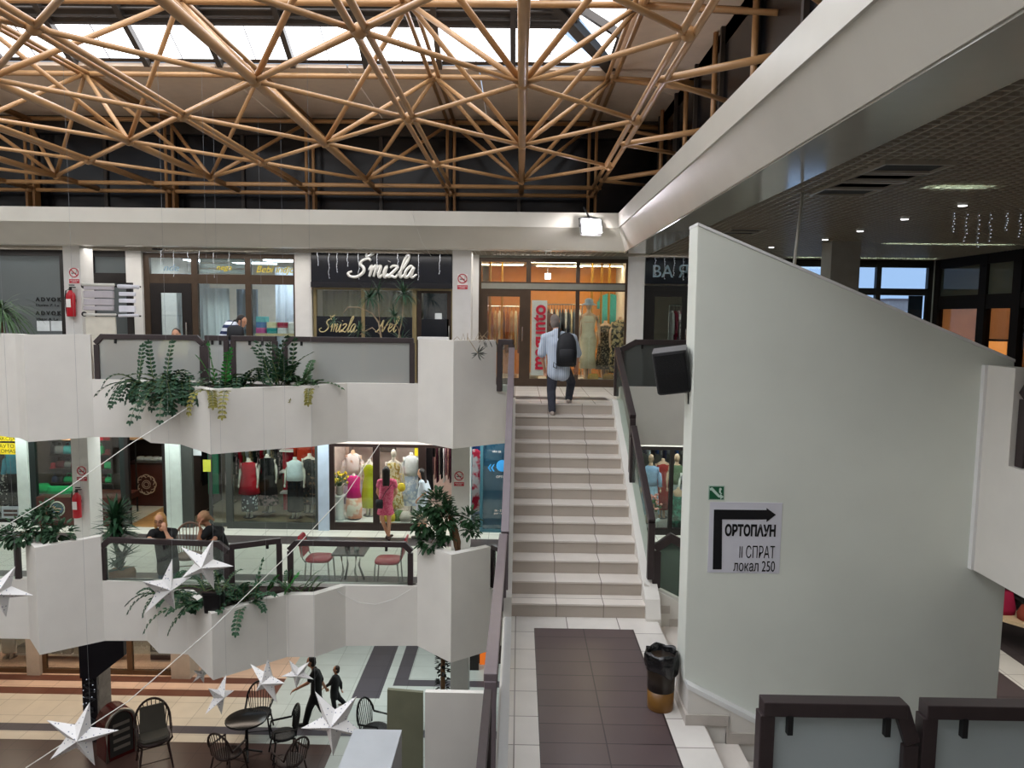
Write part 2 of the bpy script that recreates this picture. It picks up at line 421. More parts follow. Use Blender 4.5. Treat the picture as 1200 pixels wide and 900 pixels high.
# web diagonals from the lower even nodes up to the upper nodes
webs = []
for x in evens:
    for y in EY:
        for sx in (-1, 1):
            for sy in (-1, 1):
                xo, yo = x+1.5*sx, y+1.5*sy
                if xo < -11 or xo > 1.6 or yo > 16.2 or yo < 5.4: continue
                webs.append(((x, y, HL), (xo, yo, HU)))
for a, b in webs: sft('web_diagonal', [(a, b)], .036, 8)
for y in [10.0256, 13.0256, 16.0256, 7.0256]:
    sft('upper_chord', [((-12, y, HU), (1.5, y, HU))], .045)
for x in odds:
    sft('upper_twin_chord', [((x-.07, 1, HU), (x-.07, 16.03, HU)), ((x+.07, 1, HU), (x+.07, 16.03, HU))], .036)
for x in odds:
    sft('post', [((x-.08, 16.05, HU), (x-.08, 16.05, HL-.1)), ((x+.07, 16.05, HU), (x+.07, 16.05, HL-.1))], .033, 8)
for y in (15.2, 16.1):
    sft('edge_chord', [((-12, y, HL+(.0 if y < 16 else -.02)), (1.6, y, HL+(.0 if y < 16 else -.02)))], .042)
for x in odds:
    mb = MB(); c = Vector((x, 16.12, HL-.28))-off
    mb.box(c.x-.10, c.x-.05, c.y-.1, c.y+.1, c.z-.3, c.z+.45).box(c.x+.05, c.x+.10, c.y-.1, c.y+.1, c.z-.3, c.z+.45).box(c.x-.14, c.x+.14, c.y-.12, c.y+.12, c.z-.34, c.z-.28)
    mb.build('bracket', mat('bracket_paint', '#8a6238', .5), sf)
for x in evens+odds:
    for y in (EY if x in evens else OY):
        if y > 3 and x > -11: MB().ball(Vector((x, y, HL))-off, .075, n=10, m=6).build('node', ochre, sf, smooth=True)
for x in odds:
    for y in OY:
        if y > 6 and x > -9: MB().ball(Vector((x, y, HU))-off, .08, n=10, m=6).build('upper_node', ochre, sf, smooth=True)
# ties from the last chord to the right clerestory
for y in (5.4, 8.35, 11.4, 14.4):
    sft('wall_tie', [((1.5, y, HL), (RX, y-.65, HL+.12))], .042)
    sft('wall_tie', [((1.5, y, HL), (RX, y+1.7, HL+.2))], .03)
for y in (10.0256, 13.0256, 16.03):
    sft('wall_strut', [((1.5, y, HU), (RX, y, HU-.06))], .05)
    sft('wall_strut', [((1.5, y, HU), (RX, y-1.2, HL+.9))], .036)
for y in (13.2, 11.3, 9.4, 15.4):
    sft('wall_post', [((RX-.08, y, 5.7), (RX-.08, y, 7.85))], .04)

# ================================================================== FASCIAS, BEAM, CEILINGS
FY = 14.2
h0, h1, h2 = CEIL, EYE+1.60, EYE+1.865
FT, XT = 13.60, 1.754     # plane of the upright upper band
struct('trim_1', MB().slab([(XMIN, FY, h0), (XMIN, FT+.03, h1), (XMIN, FY+.3, h1), (XMIN, FY+.3, h0)], (1.976-XMIN, 0, 0)), fasciam)
struct('trim_2', MB().slab([(XMIN, FT, h1), (XMIN, FT, h2), (XMIN, FY+1.3, h2), (XMIN, FY+1.3, h1)], (XT-.001-XMIN, 0, 0)), fasciam)
struct('trim_3', MB().slab([(1.976, YMIN, h0), (XT+.025, YMIN, h1), (2.5, YMIN, h1), (2.5, YMIN, h0)], (0, FY+.3-YMIN, 0)), fasciam)
struct('trim_4', MB().slab([(XT, YMIN, h1), (XT, YMIN, h2), (RX+.1, YMIN, h2), (RX+.1, YMIN, h1)], (0, FY+1.3-YMIN, 0)), fasciam)
gloss = mat('glossy_soffit_panel', '#a9a79e', .12, var=.02, spec=.6)
struct('ceiling_soffit', MB().box(1.99, 2.52, YMIN, FY+.3, h0-.015, h0+.05), gloss)
# roof slabs over the galleries
rs = mat('dark_plenum', '#3b3029', .9)
struct('ceiling_upper', MB().box(XMIN, 12, FY+.3, 19.2, h0+.35, h0+.6).box(2.52, 12, YMIN, FY+.3, h0+.35, h0+.6), rs)
struct('wall_ledge', MB().box(XMIN, RX, FY+1.2, 16.6, 5.3, 5.62), mat('raw_concrete', '#77736c', .9, var=.2, bump=.2))
# egg-crate ceiling over the right hall and the upper walkway
louv = mat('louvre_metal', '#a39a8b', .38, metal=.3)
g = MB()
for i in range(int((8.6-2.53)/.1)): 
    x = 2.55+i*.1; g.box(x-.006, x+.006, 2.0, S2, h0, h0+.05)
for i in range(int((S2-2.0)/.1)):
    y = 2.05+i*.1; g.box(2.53, 8.6, y-.006, y+.006, h0, h0+.05)
struct('ceiling_grid', g, louv)
g = MB()
for i in range(int(12.5/.1)): 
    x = -10.5+i*.1
    g.box(x-.006, x+.006, FY+.32, S2, h0, h0+.05)
for i in range(13):
    y = FY+.35+i*.1; g.box(-11, 2.53, y-.006, y+.006, h0, h0+.05)
struct('ceiling_grid_walkway', g, louv)
# tubes glowing above the louvres
tubem = emis('fluorescent_tube', '#dcfff2', 22)
tubew = emis('white_fluorescent_tube', '#f2f6ff', 14)
def strip(label, x0, x1, y0, y1, z, m=tubem, grp='fluorescent strips above the louvre ceiling'):
    t = thing('fluorescent_strip', label, 'ceiling light', ((x0+x1)/2, (y0+y1)/2, z), 0, grp)
    dx, dy = (x1-x0)/2, (y1-y0)/2
    if dx > dy: MB().tube((-dx, 0, 0), (dx, 0, 0), .02).build('tube', m, t); MB().box(-dx, dx, -.06, .06, .03, .1).build('housing', white, t)
    else: MB().tube((0, -dy, 0), (0, dy, 0), .02).build('tube', m, t); MB().box(-.06, .06, -dy, dy, .03, .1).build('housing', white, t)
    for s in (-.8, .8): MB().tube((dx*s if dx > dy else 0, 0 if dx > dy else dy*s, .08), (dx*s if dx > dy else 0, 0 if dx > dy else dy*s, h0+.352-z), .008, n=6).build('suspension_rod', white, t)
    return t
for k_ in (0,):
    qa, qb = at(1062, 228, Z=h0), at(1196, 208, Z=h0)
strip('fluorescent strip above the louvres nearest the shop windows at right edge', qa.x, qb.x, (qa.y+qb.y)/2, (qa.y+qb.y)/2, h0+.08)
strip('fluorescent strip above the louvres near the far right corner windows', 5.9, 7.9, 12.2, 12.2, h0+.08)
strip('fluorescent strip glowing just above the far outside windows', 5.4, 8.3, 15.1, 15.1, h0+.08)
strip('fluorescent strip over the walkway in front of the lawyers office window', -11, -8.2, 15.2, 15.2, h0+.13, tubew)
strip('fluorescent strip over the walkway in front of the curtained shop', -7.4, -5.2, 15.2, 15.2, h0+.13, tubew)
strip('fluorescent strip over the walkway above the dark blue fascia sign', -4.2, -2.0, 15.2, 15.2, h0+.13, tubew)
strip('fluorescent strip over the walkway in front of the orange lit boutique', -.6, 1.4, 15.2, 15.2, h0+.13, tubew)
strip('fluorescent strip over the walkway in front of the dark fronted shop', 2.4, 3.6, 15.2, 15.2, h0+.13, tubew)

# ================================================================== SLABS, FLOORS
L2 = [(-13.9, 12.8), (-9.1, 12.78), (-8.60, 12.56), (-8.23, 12.22), (-7.45, 12.80), (-6.65, 12.84), (-6.2, 12.30), (-5.64, 12.19), (-4.80, 11.37), (-3.85, 11.97), (-3.44, 12.16), (-2.96, 12.70), (-1.75, 12.78), (-1.08, 12.15), (-.40, 12.66), (-.17, 12.80)]
L1 = [(-13.9, 11.78), (-8.06, 11.77), (-7.53, 11.21), (-6.80, 11.75), (-6.11, 11.78), (-5.70, 11.34), (-5.22, 11.31), (-4.48, 10.50), (-3.63, 11.28), (-3.18, 11.30), (-2.79, 11.71), (-1.62, 11.76), (-1.01, 11.18), (-.42, 11.62), (-.27, 11.77)]
XR = 1.59
def slab2(poly, z0, z1, name): 
    return struct(name, MB().prism(poly, z0, z1), soffit)
ins = lambda P: [(x, y+.05) for x, y in P]
slab2(ins(L2)+[(-.17, 12.5), (1.75, 12.5), (1.75, 12.85), (4.15, 12.85), (4.15, 1.0), (12, 1.0), (12, 19.2), (-13.9, 19.2)], B2, Z2-.012, 'floor_upper')
slab2(ins(L1)+[(1.75, 11.9), (1.75, 9.1), (3.6, 9.1), (3.6, 1.0), (12, 1.0), (12, 19.4), (-13.9, 19.4)], B1, Z1-.012, 'floor_middle')
struct('floor_ground', MB().box(XMIN, 12, YMIN, 20, Z0-.2, Z0-.012), soffit)
def strips(lvl, z, pieces):
    for i, (x0, x1, y0, y1, m) in enumerate(pieces):
        struct('floor_%s_%d' % (lvl, i+1), MB().box(x0, x1, y0, y1, z-.012, z), m)
# upper walkway
strips('upper', Z2, [(XMIN, -.2, 12.95, 19, whitetile), (-.16, 1.6, 12.505, 13.1, whitetile), (-.16, 1.6, 13.1, 13.6, darktile), (-.16, 1.6, 13.6, 19, whitetile), (1.6, 12, 13.0, 19, whitetile), (4.3, 12, 1, 13.0, whitetile)])
# middle walkway: light band at the shops, dark band, light band, dark band by the rail
strips('middle', Z1, [(XMIN, 12, 15.27, 19, creamtile), (XMIN, 12, 14.72, 15.27, darktile), (XMIN, 12, 12.95, 14.72, creamtile), (XMIN, -.2, 11.95, 12.95, darktile), (1.75, 5.0, 9.2, 12.95, creamtile), (5.0, 6.55, 9.2, 12.95, darktile), (6.55, 7.0, 9.2, 12.95, creamtile), (7.0, 12, 9.2, 12.95, darktile), (3.6, 6.55, 1, 9.2, darktile), (6.55, 7.0, 1, 9.2, creamtile), (7.0, 12, 1, 9.2, darktile)])
sal = tiles('salmon_floor_tiles', '#d9b9a2', '#a58a78', .6, .6, rough=.3)
brn = tiles('brown_floor_stripe', '#6b4436', '#4a2f26', .6, .6, rough=.3)
crm = tiles('cream_ground_tiles', '#c9bfae', '#9c9385', .6, .6, rough=.28)
pale = tiles('pale_ground_tiles', '#b6bcb8', '#8f9590', .6, .6, rough=.28)
drk = tiles('dark_ground_tiles', '#46332e', '#2c211e', .6, .6, rough=.3)
drb = tiles('slate_ground_tiles', '#4c484e', '#333036', .6, .6, rough=.3)
# ground floor: tiles in bands
strips('ground', Z0, [
    (XMIN, -5.2, 16.1, 17.2, sal), (XMIN, -5.65, 15.83, 16.1, brn), (XMIN, -5.65, 15.54, 15.83, sal), (XMIN, -5.65, 15.25, 15.54, brn), (-5.65, -5.2, 15.25, 16.1, brn),
    (XMIN, -5.2, 14.11, 15.25, crm), (-5.2, -3.53, 14.11, 20, pale), (-3.53, -2.93, 15.30, 20, drb), (-3.53, 12, 14.11, 15.30, pale),
    (-2.93, -2.73, 15.30, 20, pale), (-2.73, 12, 15.30, 15.86, pale), (-2.73, -2.42, 15.86, 20, drb), (-2.42, 12, 15.86, 16.15, drb), (-2.42, 12, 16.15, 20, pale),
    (XMIN, 12, 13.84, 14.11, drb), (XMIN, -5.2, 13.55, 13.84, crm), (-5.2, 12, 13.55, 13.84, pale), (XMIN, -3.46, 8, 13.55, drk), (-3.46, 12, 8, 13.55, pale), (XMIN, 12, YMIN, 8, drk)])
# back and end walls of the shops
struct('wall_back', MB().box(XMIN, 12, 19.2, 19.4, Z1, Z2-.02).box(XMIN, 5.25, 19.2, 19.4, Z2-.02, 6), mat('shop_back_wall', '#cfc6b8', .8))
struct('wall_back_ground', MB().box(XMIN, 12, 20, 20.2, Z0, B1), mat('shop_back_wall'))
struct('wall_right', MB().box(12, 12.2, YMIN, 20, Z0, 6), plaster)

# ================================================================== STAIR, LANDING
R, T, D0 = .17, .3051, 8.8239
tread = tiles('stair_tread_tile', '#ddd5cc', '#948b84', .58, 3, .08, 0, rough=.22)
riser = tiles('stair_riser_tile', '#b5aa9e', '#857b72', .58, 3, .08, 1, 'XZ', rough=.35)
st = MB(); tr = MB()
prof = []
for k in range(13):
    y = D0+k*T
    st.box(-.05, XR, y, y+.02, k*R-(.0), (k+1)*R-.02)
    tr.box(-.05, XR, y-.012, y+T+.01 if k < 12 else y+.03, (k+1)*R-.022, (k+1)*R)
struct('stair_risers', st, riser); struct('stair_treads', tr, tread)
# sloping underside
und = MB().slab([(-.05, D0, -.02), (-.05, D0+.35, -.02), (-.05, 12.75, 2.0), (-.05, 12.75, 1.5), (-.05, D0+.35, -.45)], (XR+.05, 0, 0))
struct('stair_soffit', und, plaster)
def stringer(name, x0, x1, drop, up):
    p = [(x0, D0-.1, up*.45), (x0, D0, R+up), (x0, D0+12*T, 13*R+up), (x0, D0+12*T+.28, 13*R+up), (x0, 12.75, B2), (x0, D0+.3, -drop), (x0, D0-.1, -drop)]
    struct(name, MB().slab(p, (x1-x0, 0, 0)), plaster)
stringer('wall_stringer_left', -.15, -.05, .4, .07)
stringer('wall_stringer_right', XR, 1.77, 1.1, .07)
# landing
Y0L = 2.2
lw = tiles('landing_white_tiles', '#dcd7d0', '#8d8781', .62, .46, .0, .36, rough=.2)
lb = tiles('landing_brown_tiles', '#574a4a', '#2a2424', .585, .305, -.22, -.02, rough=.28)
struct('floor_landing', MB().box(-.15, 1.73, Y0L, D0, -.45, -.012), plaster)
struct('floor_landing_left', MB().box(-.05, .22, Y0L, D0, -.012, 0), lw)
struct('floor_landing_right', MB().box(1.40, 1.73, Y0L, D0, -.012, 0), lw)
struct('floor_landing_head', MB().box(.22, 1.40, 8.49, D0, -.012, 0), lw)
struct('floor_landing_centre', MB().box(.22, 1.40, Y0L, 8.49, -.012, 0), lb)
struct('trim_5', MB().box(-.13, -.05, Y0L, D0-.1, -.45, .035), white)
struct('wall_landing_left', MB().box(-.152, -.131, Y0L, D0-.1, -.5, .02), plaster)
# two short flights going down to the right on either side of the big white wall
def side_flight(name, y0, y1):
    a = MB(); b = MB()
    for k in range(6):
        x = 1.73+k*T
        a.box(x, x+.02, y0, y1, -(k+1)*R, -k*R-.02)
        b.box(x-.01, x+T+.01, y0, y1, -(k+1)*R-.022, -(k+1)*R)
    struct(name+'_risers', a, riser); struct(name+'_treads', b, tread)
    struct(name+'_soffit', MB().slab([(1.73, y0, -.2), (1.73, y0, -.5), (3.55, y0, -1.5), (3.55, y0, -1.06)], (0, y1-y0, 0)), plaster)
side_flight('stair_near', 4.95, 6.44); side_flight('stair_far', 6.98, 9.0)
# the big white wall between the flights
WY0, WY1 = 6.55, 6.86
struct('wall_big', MB().slab([(1.555, WY0, .36), (4.43, WY0, -1.10), (4.43, WY0, 2.2), (4.36, WY0, 3.337), (1.535, WY0, 4.49)], (0, WY1-WY0, 0)), wallpaint, bevel=.008)
struct('trim_6', MB().slab([(1.535, WY0-.01, 4.49), (4.36, WY0-.01, 3.337), (4.36, WY0-.01, 3.362), (1.535, WY0-.01, 4.515)], (0, .33, 0)), white)
struct('wall_base', MB().slab([(1.575, 6.45, -.3), (3.9, 6.45, -1.3), (3.9, 6.45, -.84), (1.575, 6.45, .35)], (0, .52, 0)), plaster)
struct('trim_7', MB().slab([(1.565, 6.44, .34), (3.9, 6.44, -.85), (3.9, 6.44, -.80), (1.565, 6.44, .385)], (0, .54, 0)), white)
sk = MB()
for k in range(5):
    x = 1.575 if k == 0 else 1.73+(k-.35)*T
    x1 = 1.73+(k+.65)*T
    sk.box(x, x1, 6.43, 6.45, -k*R, -k*R+.1)
    if k: sk.box(x-.0, x+.02, 6.428, 6.45, -k*R, -k*R+.27)
sk.box(1.555, 1.575, 6.43, 6.97, 0, .1)
struct('baseboard_flight', sk, mat('skirting_tile', '#bdb5ac', .3))
# parapet wall beside the far flight
struct('wall_flight_far', MB().slab([(1.60, 9.0, -.3), (2.0, 9.0, -.5), (3.9, 9.0, -1.3), (3.9, 9.0, -.72), (2.0, 9.0, .16), (1.60, 9.0, .38)], (0, .14, 0)), plaster)
sk = MB()
for k in range(5):
    x = 1.73+(k-.35)*T if k else 1.60
    sk.box(x, 1.73+(k+.65)*T, 8.98, 9.0, -k*R, -k*R+.1)
struct('baseboard_far', sk, mat('skirting_tile'))

# ================================================================== GALLERY PARAPETS
def parapet(name, poly, tops, zb, th=.13):
    """tops: one (z_start, z_end) per segment"""
    mb = MB()
    for i, (a, b) in enumerate(zip(poly[:-1], poly[1:])):
        t0, t1 = tops[i]; A, B = Vector((a[0], a[1], 0)), Vector((b[0], b[1], 0))
        def inner(k):
            p = Vector((poly[k][0], poly[k][1], 0)); ds = []
            if k > 0: ds.append((p-Vector((*poly[k-1], 0))).normalized())
            if k < len(poly)-1: ds.append((Vector((*poly[k+1], 0))-p).normalized())
            ns = [Vector((-d.y, d.x, 0)) for d in ds]; n = sum(ns, Vector()).normalized()
            return p+n*th/max(.5, n.dot(ns[0]))
        Ai, Bi = inner(i), inner(i+1)
        Ai.z = Bi.z = 0
        bend = zb+.52
        vs = []
        for z0_, z1_ in ((zb, zb), (t0, t1)):
            vs += [A+Vector((0, 0, z0_)), B+Vector((0, 0, z1_)), Bi+Vector((0, 0, z1_)), Ai+Vector((0, 0, z0_))]
        mb.add(vs, [(0, 3, 2, 1), (4, 5, 6, 7), (0, 1, 5, 4), (1, 2, 6, 5), (2, 3, 7, 6), (3, 0, 4, 7)])
    return struct(name, mb, plaster)
U_HI, U_LO = 3.27, 2.49
M_HI, M_LO = -.02, -.74
low = (U_LO, U_LO); hi = (U_HI, U_HI)
parapet('wall_upper_gallery', L2, [low, hi, hi, hi, low, low, low, low, low, low, low, low, hi, hi, low], B2)
lo1 = (M_LO, M_LO); hi1 = (M_HI, M_HI)
parapet('wall_middle_gallery', L1, [lo1, hi1, (M_HI, M_HI+.03), lo1, lo1, lo1, lo1, lo1, lo1, lo1, lo1, hi1, hi1, lo1], B1)
# inner closing walls of the planters (straight line at the rail)
struct('wall_planter_upper', MB().box(-7.4, -1.8, 12.86, 12.95, Z2, U_LO).box(-9.0, -7.5, 12.86, 12.95, Z2, U_HI-.4).box(-1.75, -.4, 12.9, 12.98, Z2, U_HI-.1), plaster)
struct('wall_planter_middle', MB().box(-6.75, -1.65, 11.80, 11.88, Z1, M_LO).box(-8.0, -6.8, 11.85, 11.93, Z1, M_HI-.35).box(-1.6, -.4, 11.85, 11.93, Z1, M_HI-.35), plaster)
soil = mat('planter_soil', '#2c211b', 1, var=.4, scale=30, bump=.6)
struct('planter_soil_upper', MB().prism([(-6.5, 12.9), (-6.1, 12.45), (-5.6, 12.35), (-4.78, 11.55), (-3.9, 12.1), (-3.45, 12.3), (-2.95, 12.86)], 2.2, 2.44), soil)
struct('planter_soil_middle', MB().prism([(-6.0, 11.85), (-5.65, 11.5), (-5.2, 11.46), (-4.46, 10.68), (-3.65, 11.42), (-3.2, 11.44), (-2.75, 11.85)], -1.0, -.80), soil)
struct('planter_soil_pillar', MB().prism([(-7.9, 11.86), (-7.53, 11.36), (-6.9, 11.86)], -.5, -.25).prism([(-1.5, 11.86), (-1.01, 11.34), (-.5, 11.75), (-.5, 11.86)], -.5, -.25), soil)
# right of the stair: straight parapet, then along the right hall edge
struct('wall_upper_right', MB().box(1.77, 4.24, 12.8, 12.93, B2, U_LO), plaster)
struct('wall_right_parapet', MB().box(4.1, 4.24, 1.0, 12.8, B2, U_LO).box(4.1, 4.24, 6.14, 6.55, U_LO, 3.31), plaster)
struct('trim_8', MB().box(4.075, 4.10, 6.50, 6.56, B2, 3.31), white)
struct('wall_middle_right', MB().box(3.62, 3.75, 1.0, 4.9, B1, -.74), plaster)

# ================================================================== RAILINGS
def rail(label, pts, z_lo, frame_w=.09, pane=railglass, lugs=(), depth=.07, post0=True, post1=True, grp='gallery railings', nm='railing_panel', foot0=None, foot1=None, framemat=darkframe, pane_lo=None):
    """framed railing panel: pts = top line (3-D, centre of the bar); posts drop from its ends"""
    pts = [Vector(p) for p in pts]; c = Vector((sum(p.x for p in pts)/len(pts), sum(p.y for p in pts)/len(pts), z_lo))
    t = thing(nm, label, 'railing', c, 0, grp)
    P = [p-c for p in pts]; mb = MB()
    for n_, (a, b) in enumerate(zip(P[:-1], P[1:])):
        d = (b-a).normalized(); mb.bar(a-d*frame_w*.3, b+d*frame_w*.3, depth*(1-.05*(n_ % 2)), frame_w)
    mb.build('top_bar', framemat, t, bevel=.006)
    dirv = (P[-1]-P[0]); dirv.z = 0; dirv.normalize()
    for k, (p, ok, ft) in enumerate(((P[0], post0, foot0), (P[-1], post1, foot1))):
        if ok:
            z = 0 if ft is None else ft-c.z
            MB().bar((p.x, p.y, z), (p.x, p.y, p.z-frame_w*.45), depth*.9, frame_w, up=dirv).build('post', framemat, t, bevel=.006)
    zl = (z_lo if pane_lo is None else pane_lo)-c.z
    f0 = zl if foot0 is None else foot0-c.z+.03; f1 = zl if foot1 is None else foot1-c.z+.03
    poly = list(P)+[Vector((P[-1].x, P[-1].y, f1)), Vector((P[0].x, P[0].y, f0))]
    nrm = Vector((-dirv.y, dirv.x, 0))*.008
    MB().slab([q-nrm/2 for q in poly], nrm).build('glass_pane', pane, t)
    for s in lugs:
        a = P[0].lerp(P[-1], s); a.z = max(p.z for p in P)-frame_w*.5-.03
        MB().box(a.x-.02, a.x+.02, a.y-.02, a.y+.02, a.z-.04, a.z+.03).build('clamp', black, t)
    return t
yu = 12.86
U = lambda px, y=yu: at(px, 392, Y=y).x
zr = 3.235
c = .1
a, b = U(113), U(237)
rail('railing panel of frosted glass behind the long trailing plant on the upper gallery', [(a, yu, zr-c), (a+c, yu, zr), (b-c, yu, zr), (b, yu, zr-c)], U_LO, lugs=(.18,), pane=frosted)
a, b = U(242), U(265)
rail('narrowest railing panel of the upper gallery, in front of the stooping striped person', [(a, yu, zr), (b, yu, zr)], U_LO, lugs=(.3, .7), pane=frosted)
a, b = U(273), U(322)
rail('short upper gallery railing panel right of the narrowest one', [(a, yu, zr+.0), (b, yu, zr+.0)], U_LO, lugs=(.4, .7), pane=frosted)
a, b = U(334), U(483)
rail('long frosted railing panel below the dark shop with the silver script sign', [(a, yu, zr-c), (a+c, yu, zr), (b, yu, zr)], U_LO, lugs=(.13,), pane=frosted)
rail('railing panel cut by the left picture edge on the upper gallery', [(-12, yu, zr), (U(5), yu, zr)], U_LO, lugs=(.8,), pane=frosted)
ym = 11.80; zm = -.06
Mx = lambda px, y=ym: at(px, 637, Y=y).x
a, b = Mx(121), Mx(270)
rail('middle gallery railing panel that the two women in black lean on', [(a, ym, zm-c), (a+c, ym, zm), (b-c-.05, ym-.12, zm), (b, ym-.15, zm-c)], M_LO, lugs=(.5,))
a, b = Mx(278), Mx(327)
rail('short middle gallery railing panel set at an angle, left of the red chairs', [(a, ym-.25, zm), (b, ym, zm+.03)], M_LO, lugs=(.75,))
a, b = Mx(340), Mx(481)
rail('middle gallery railing panel in front of the two red chairs', [(a, ym, zm-c), (a+c, ym, zm), (b-c, ym, zm), (b, ym, zm-c)], M_LO, lugs=(.8,))
b = Mx(20)
rail('railing panel at the left picture edge on the middle gallery', [(-11, ym, zm), (b-c, ym, zm), (b, ym, zm-c)], M_LO)
a = Mx(575, 11.75)
rail('slim railing return between the right planter pillar and the stair, middle gallery', [(-.38, 11.75, zm), (-.27, 11.6, zm)], M_LO, frame_w=.07)
rail('slim railing return between the upper planter pillar and the stair head', [(-.33, 12.68, 3.24), (-.13, 12.60, 3.24)], U_LO-.1, frame_w=.09)
# right of the stair head
rail('dark railing panel behind the loudspeaker on the upper gallery', [(1.78, 12.86, 3.13), (2.02, 12.86, 3.26), (4.1, 12.86, 3.26)], U_LO, lugs=(.15,), pane=glass('dark_smoked_pane', '#b9bcbc', .06, .62, '#6d706f'))
# stair rails
def nose(y): return R+(y-D0)*R/T
xs = 1.68
rail('upper railing panel on the right side of the staircase', [(xs, 12.72, 3.13), (xs, 10.80, 2.24)], 1.3, frame_w=.08, foot0=2.33, foot1=1.40, depth=.09, grp='stair railings', pane=railglass)
rail('lower railing panel on the right side of the staircase', [(xs, 10.72, 1.98), (xs, 10.66, 2.08), (xs, 9.05, 1.17)], .5, frame_w=.08, foot0=1.2, foot1=.42, depth=.09, grp='stair railings', pane=railglass)
xl = -.145
lilac = mat('lit_handrail_top', '#6f6468', .28, var=.08, spec=.6)  # lighter lilac stands for the light falling on the rail top
rail('railing of the staircase on its left side, running up beside the steps', [(xl, 8.95, 1.02), (xl+.02, 12.5, 3.12)], .2, frame_w=.06, foot0=.25, foot1=2.3, depth=.10, grp='stair railings', pane=glass('smoked_stair_pane', '#8a8886', .05, .35, '#5d5957'), framemat=lilac)
rail('level railing along the left edge of the stair landing', [(xl-.035, 5.25, 1.03), (xl-.02, 8.85, 1.0)], 0, frame_w=.06, depth=.10, grp='stair railings', pane=glass('smoked_stair_pane'), framemat=lilac, foot0=.06, foot1=.06)
rail('next level railing of the landing, nearest the lower picture edge', [(xl-.05, 2.4, 1.0), (xl-.045, 5.05, 1.0)], 0, frame_w=.06, depth=.06, grp='stair railings', pane=glass('smoked_stair_pane'), framemat=darkframe, foot0=.06, foot1=.06)
# far flight railing seen through the gap
rail('sloping railing panel seen in the gap between staircase and white wall', [(1.76, 9.07, .82), (1.93, 9.07, .95), (3.4, 9.07, .13)], -.4, foot0=.30, foot1=-.5, frame_w=.1, lugs=(.17,), grp='stair railings', pane=glass('green_grey_pane', '#b8c6be', .05, .5, '#64706a'))
# near railings in the foreground
ribbed = glass('ribbed_foreground_pane', '#dfe6e6', .05, .82, '#d3dadc', 60)
def near_rail(label, x0, x1, cham):
    z = 1.055; y = 4.86
    P = [(x0, y, z), (x1-.07, y, z), (x1, y, z-.2)] if cham else [(x0, y, z), (x1, y, z)]
    t = rail(label, P, -.1, frame_w=.10, depth=.12, pane=ribbed, grp='foreground railings', lugs=())
    for s in (.15, .82):
        x = (x0-(x0+x1)/2)+(x1-x0)*s
        c0 = t.location
        MB().box(x0+(x1-x0)*s-c0.x-.018, x0+(x1-x0)*s-c0.x+.018, -.075, -.03, z-c0.z-.17, z-c0.z-.04).build('clamp', black, t)
near_rail('dark framed ribbed glass railing in the foreground, left one of two', 1.72, 2.70, True)
near_rail('dark framed ribbed glass railing cut by the right picture edge, foreground', 2.82, 4.3, False)
# right hall railing
rail('dark railing beside the upper right end of the big white wall', [(4.17, 6.08, 3.10), (4.17, 5.95, 3.27), (4.17, 2.0, 3.27)], U_LO, frame_w=.1, grp='gallery railings', pane=frosted)
# masses left of the landing, seen from above at the lower edge
struct('wall_below_landing', MB().box(-.86, -.27, 6.80, 6.86, -1.9, .075), plaster)
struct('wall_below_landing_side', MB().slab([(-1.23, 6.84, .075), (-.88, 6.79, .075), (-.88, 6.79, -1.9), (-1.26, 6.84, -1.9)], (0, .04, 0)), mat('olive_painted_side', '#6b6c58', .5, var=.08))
struct('wall_near_parapet', MB().slab([(-1.40, 3.0, -1.9), (-.98, 3.0, -1.9), (-.98, 3.0, .075), (-1.40, 3.0, .075)], (0, 3.15, 0)), mat('bluish_parapet_cap', '#a7abae', .35, var=.04))
struct('trim_9', MB().box(-.27, -.2, 5.2, 7.0, -1.2, .12), bronze)
# ================================================================== COLUMNS
def X2(px, Y=S2): return at(px, 375, Y=Y).x
def X1(px, Y=S1): return at(px, 570, Y=Y).x
def X0(px, Y=S0): return at(px, 775, Y=Y).x
def Z2y(px, py, Y=S2): return at(px, py, Y=Y).z
for i, (px0, px1) in enumerate(((76.5, 96.5), (530, 552))):
    x0, x1 = X2(px0, 14.5), X2(px1, 14.5)
    struct('column_%d' % (i+1), MB().box(x0, x1, 14.5, 14.95, Z0 if i else B1+.02, CEIL+.3), colpaint, bevel=.01)
sgnred = mat('sign_red', '#c23a48', .5); sgnwhite = mat('sign_white', '#e9e4df', .5)
def no_smoking(label, cx, cz, y):
    t = thing('no_smoking_sign', label, 'sign', (cx, y, cz), 0, 'no smoking signs on the columns')
    MB().box(-.1, .1, -.004, 0, -.17, .13).build('plate', sgnwhite, t)
    ring = [(.085*math.cos(2*PI*k/28), -.008, .04+.085*math.sin(2*PI*k/28)) for k in range(28)]
    MB().path(ring, .010, 6, True).tube((-.06, -.008, .10), (.06, -.008, -.02), .009).build('prohibition_ring', sgnred, t)
    m = MB().bar((-.05, -.008, .03), (.045, -.008, .03), .004, .014); m.path([(.045, -.008, .045), (.055, -.008, .06), (.045, -.008, .075), (.055, -.008, .09)], .004, 5)
    m.build('cigarette', black, t)
    rb_ = MB().box(-.1, .1, -.008, -.003, -.165, -.085).build('red_band', sgnred, t)
    text('lettering', 'ZABRANJENO\nPUŠENJE', sgnwhite, .028, (0, -.009, -.125), rb_, ext=.001)
    return t
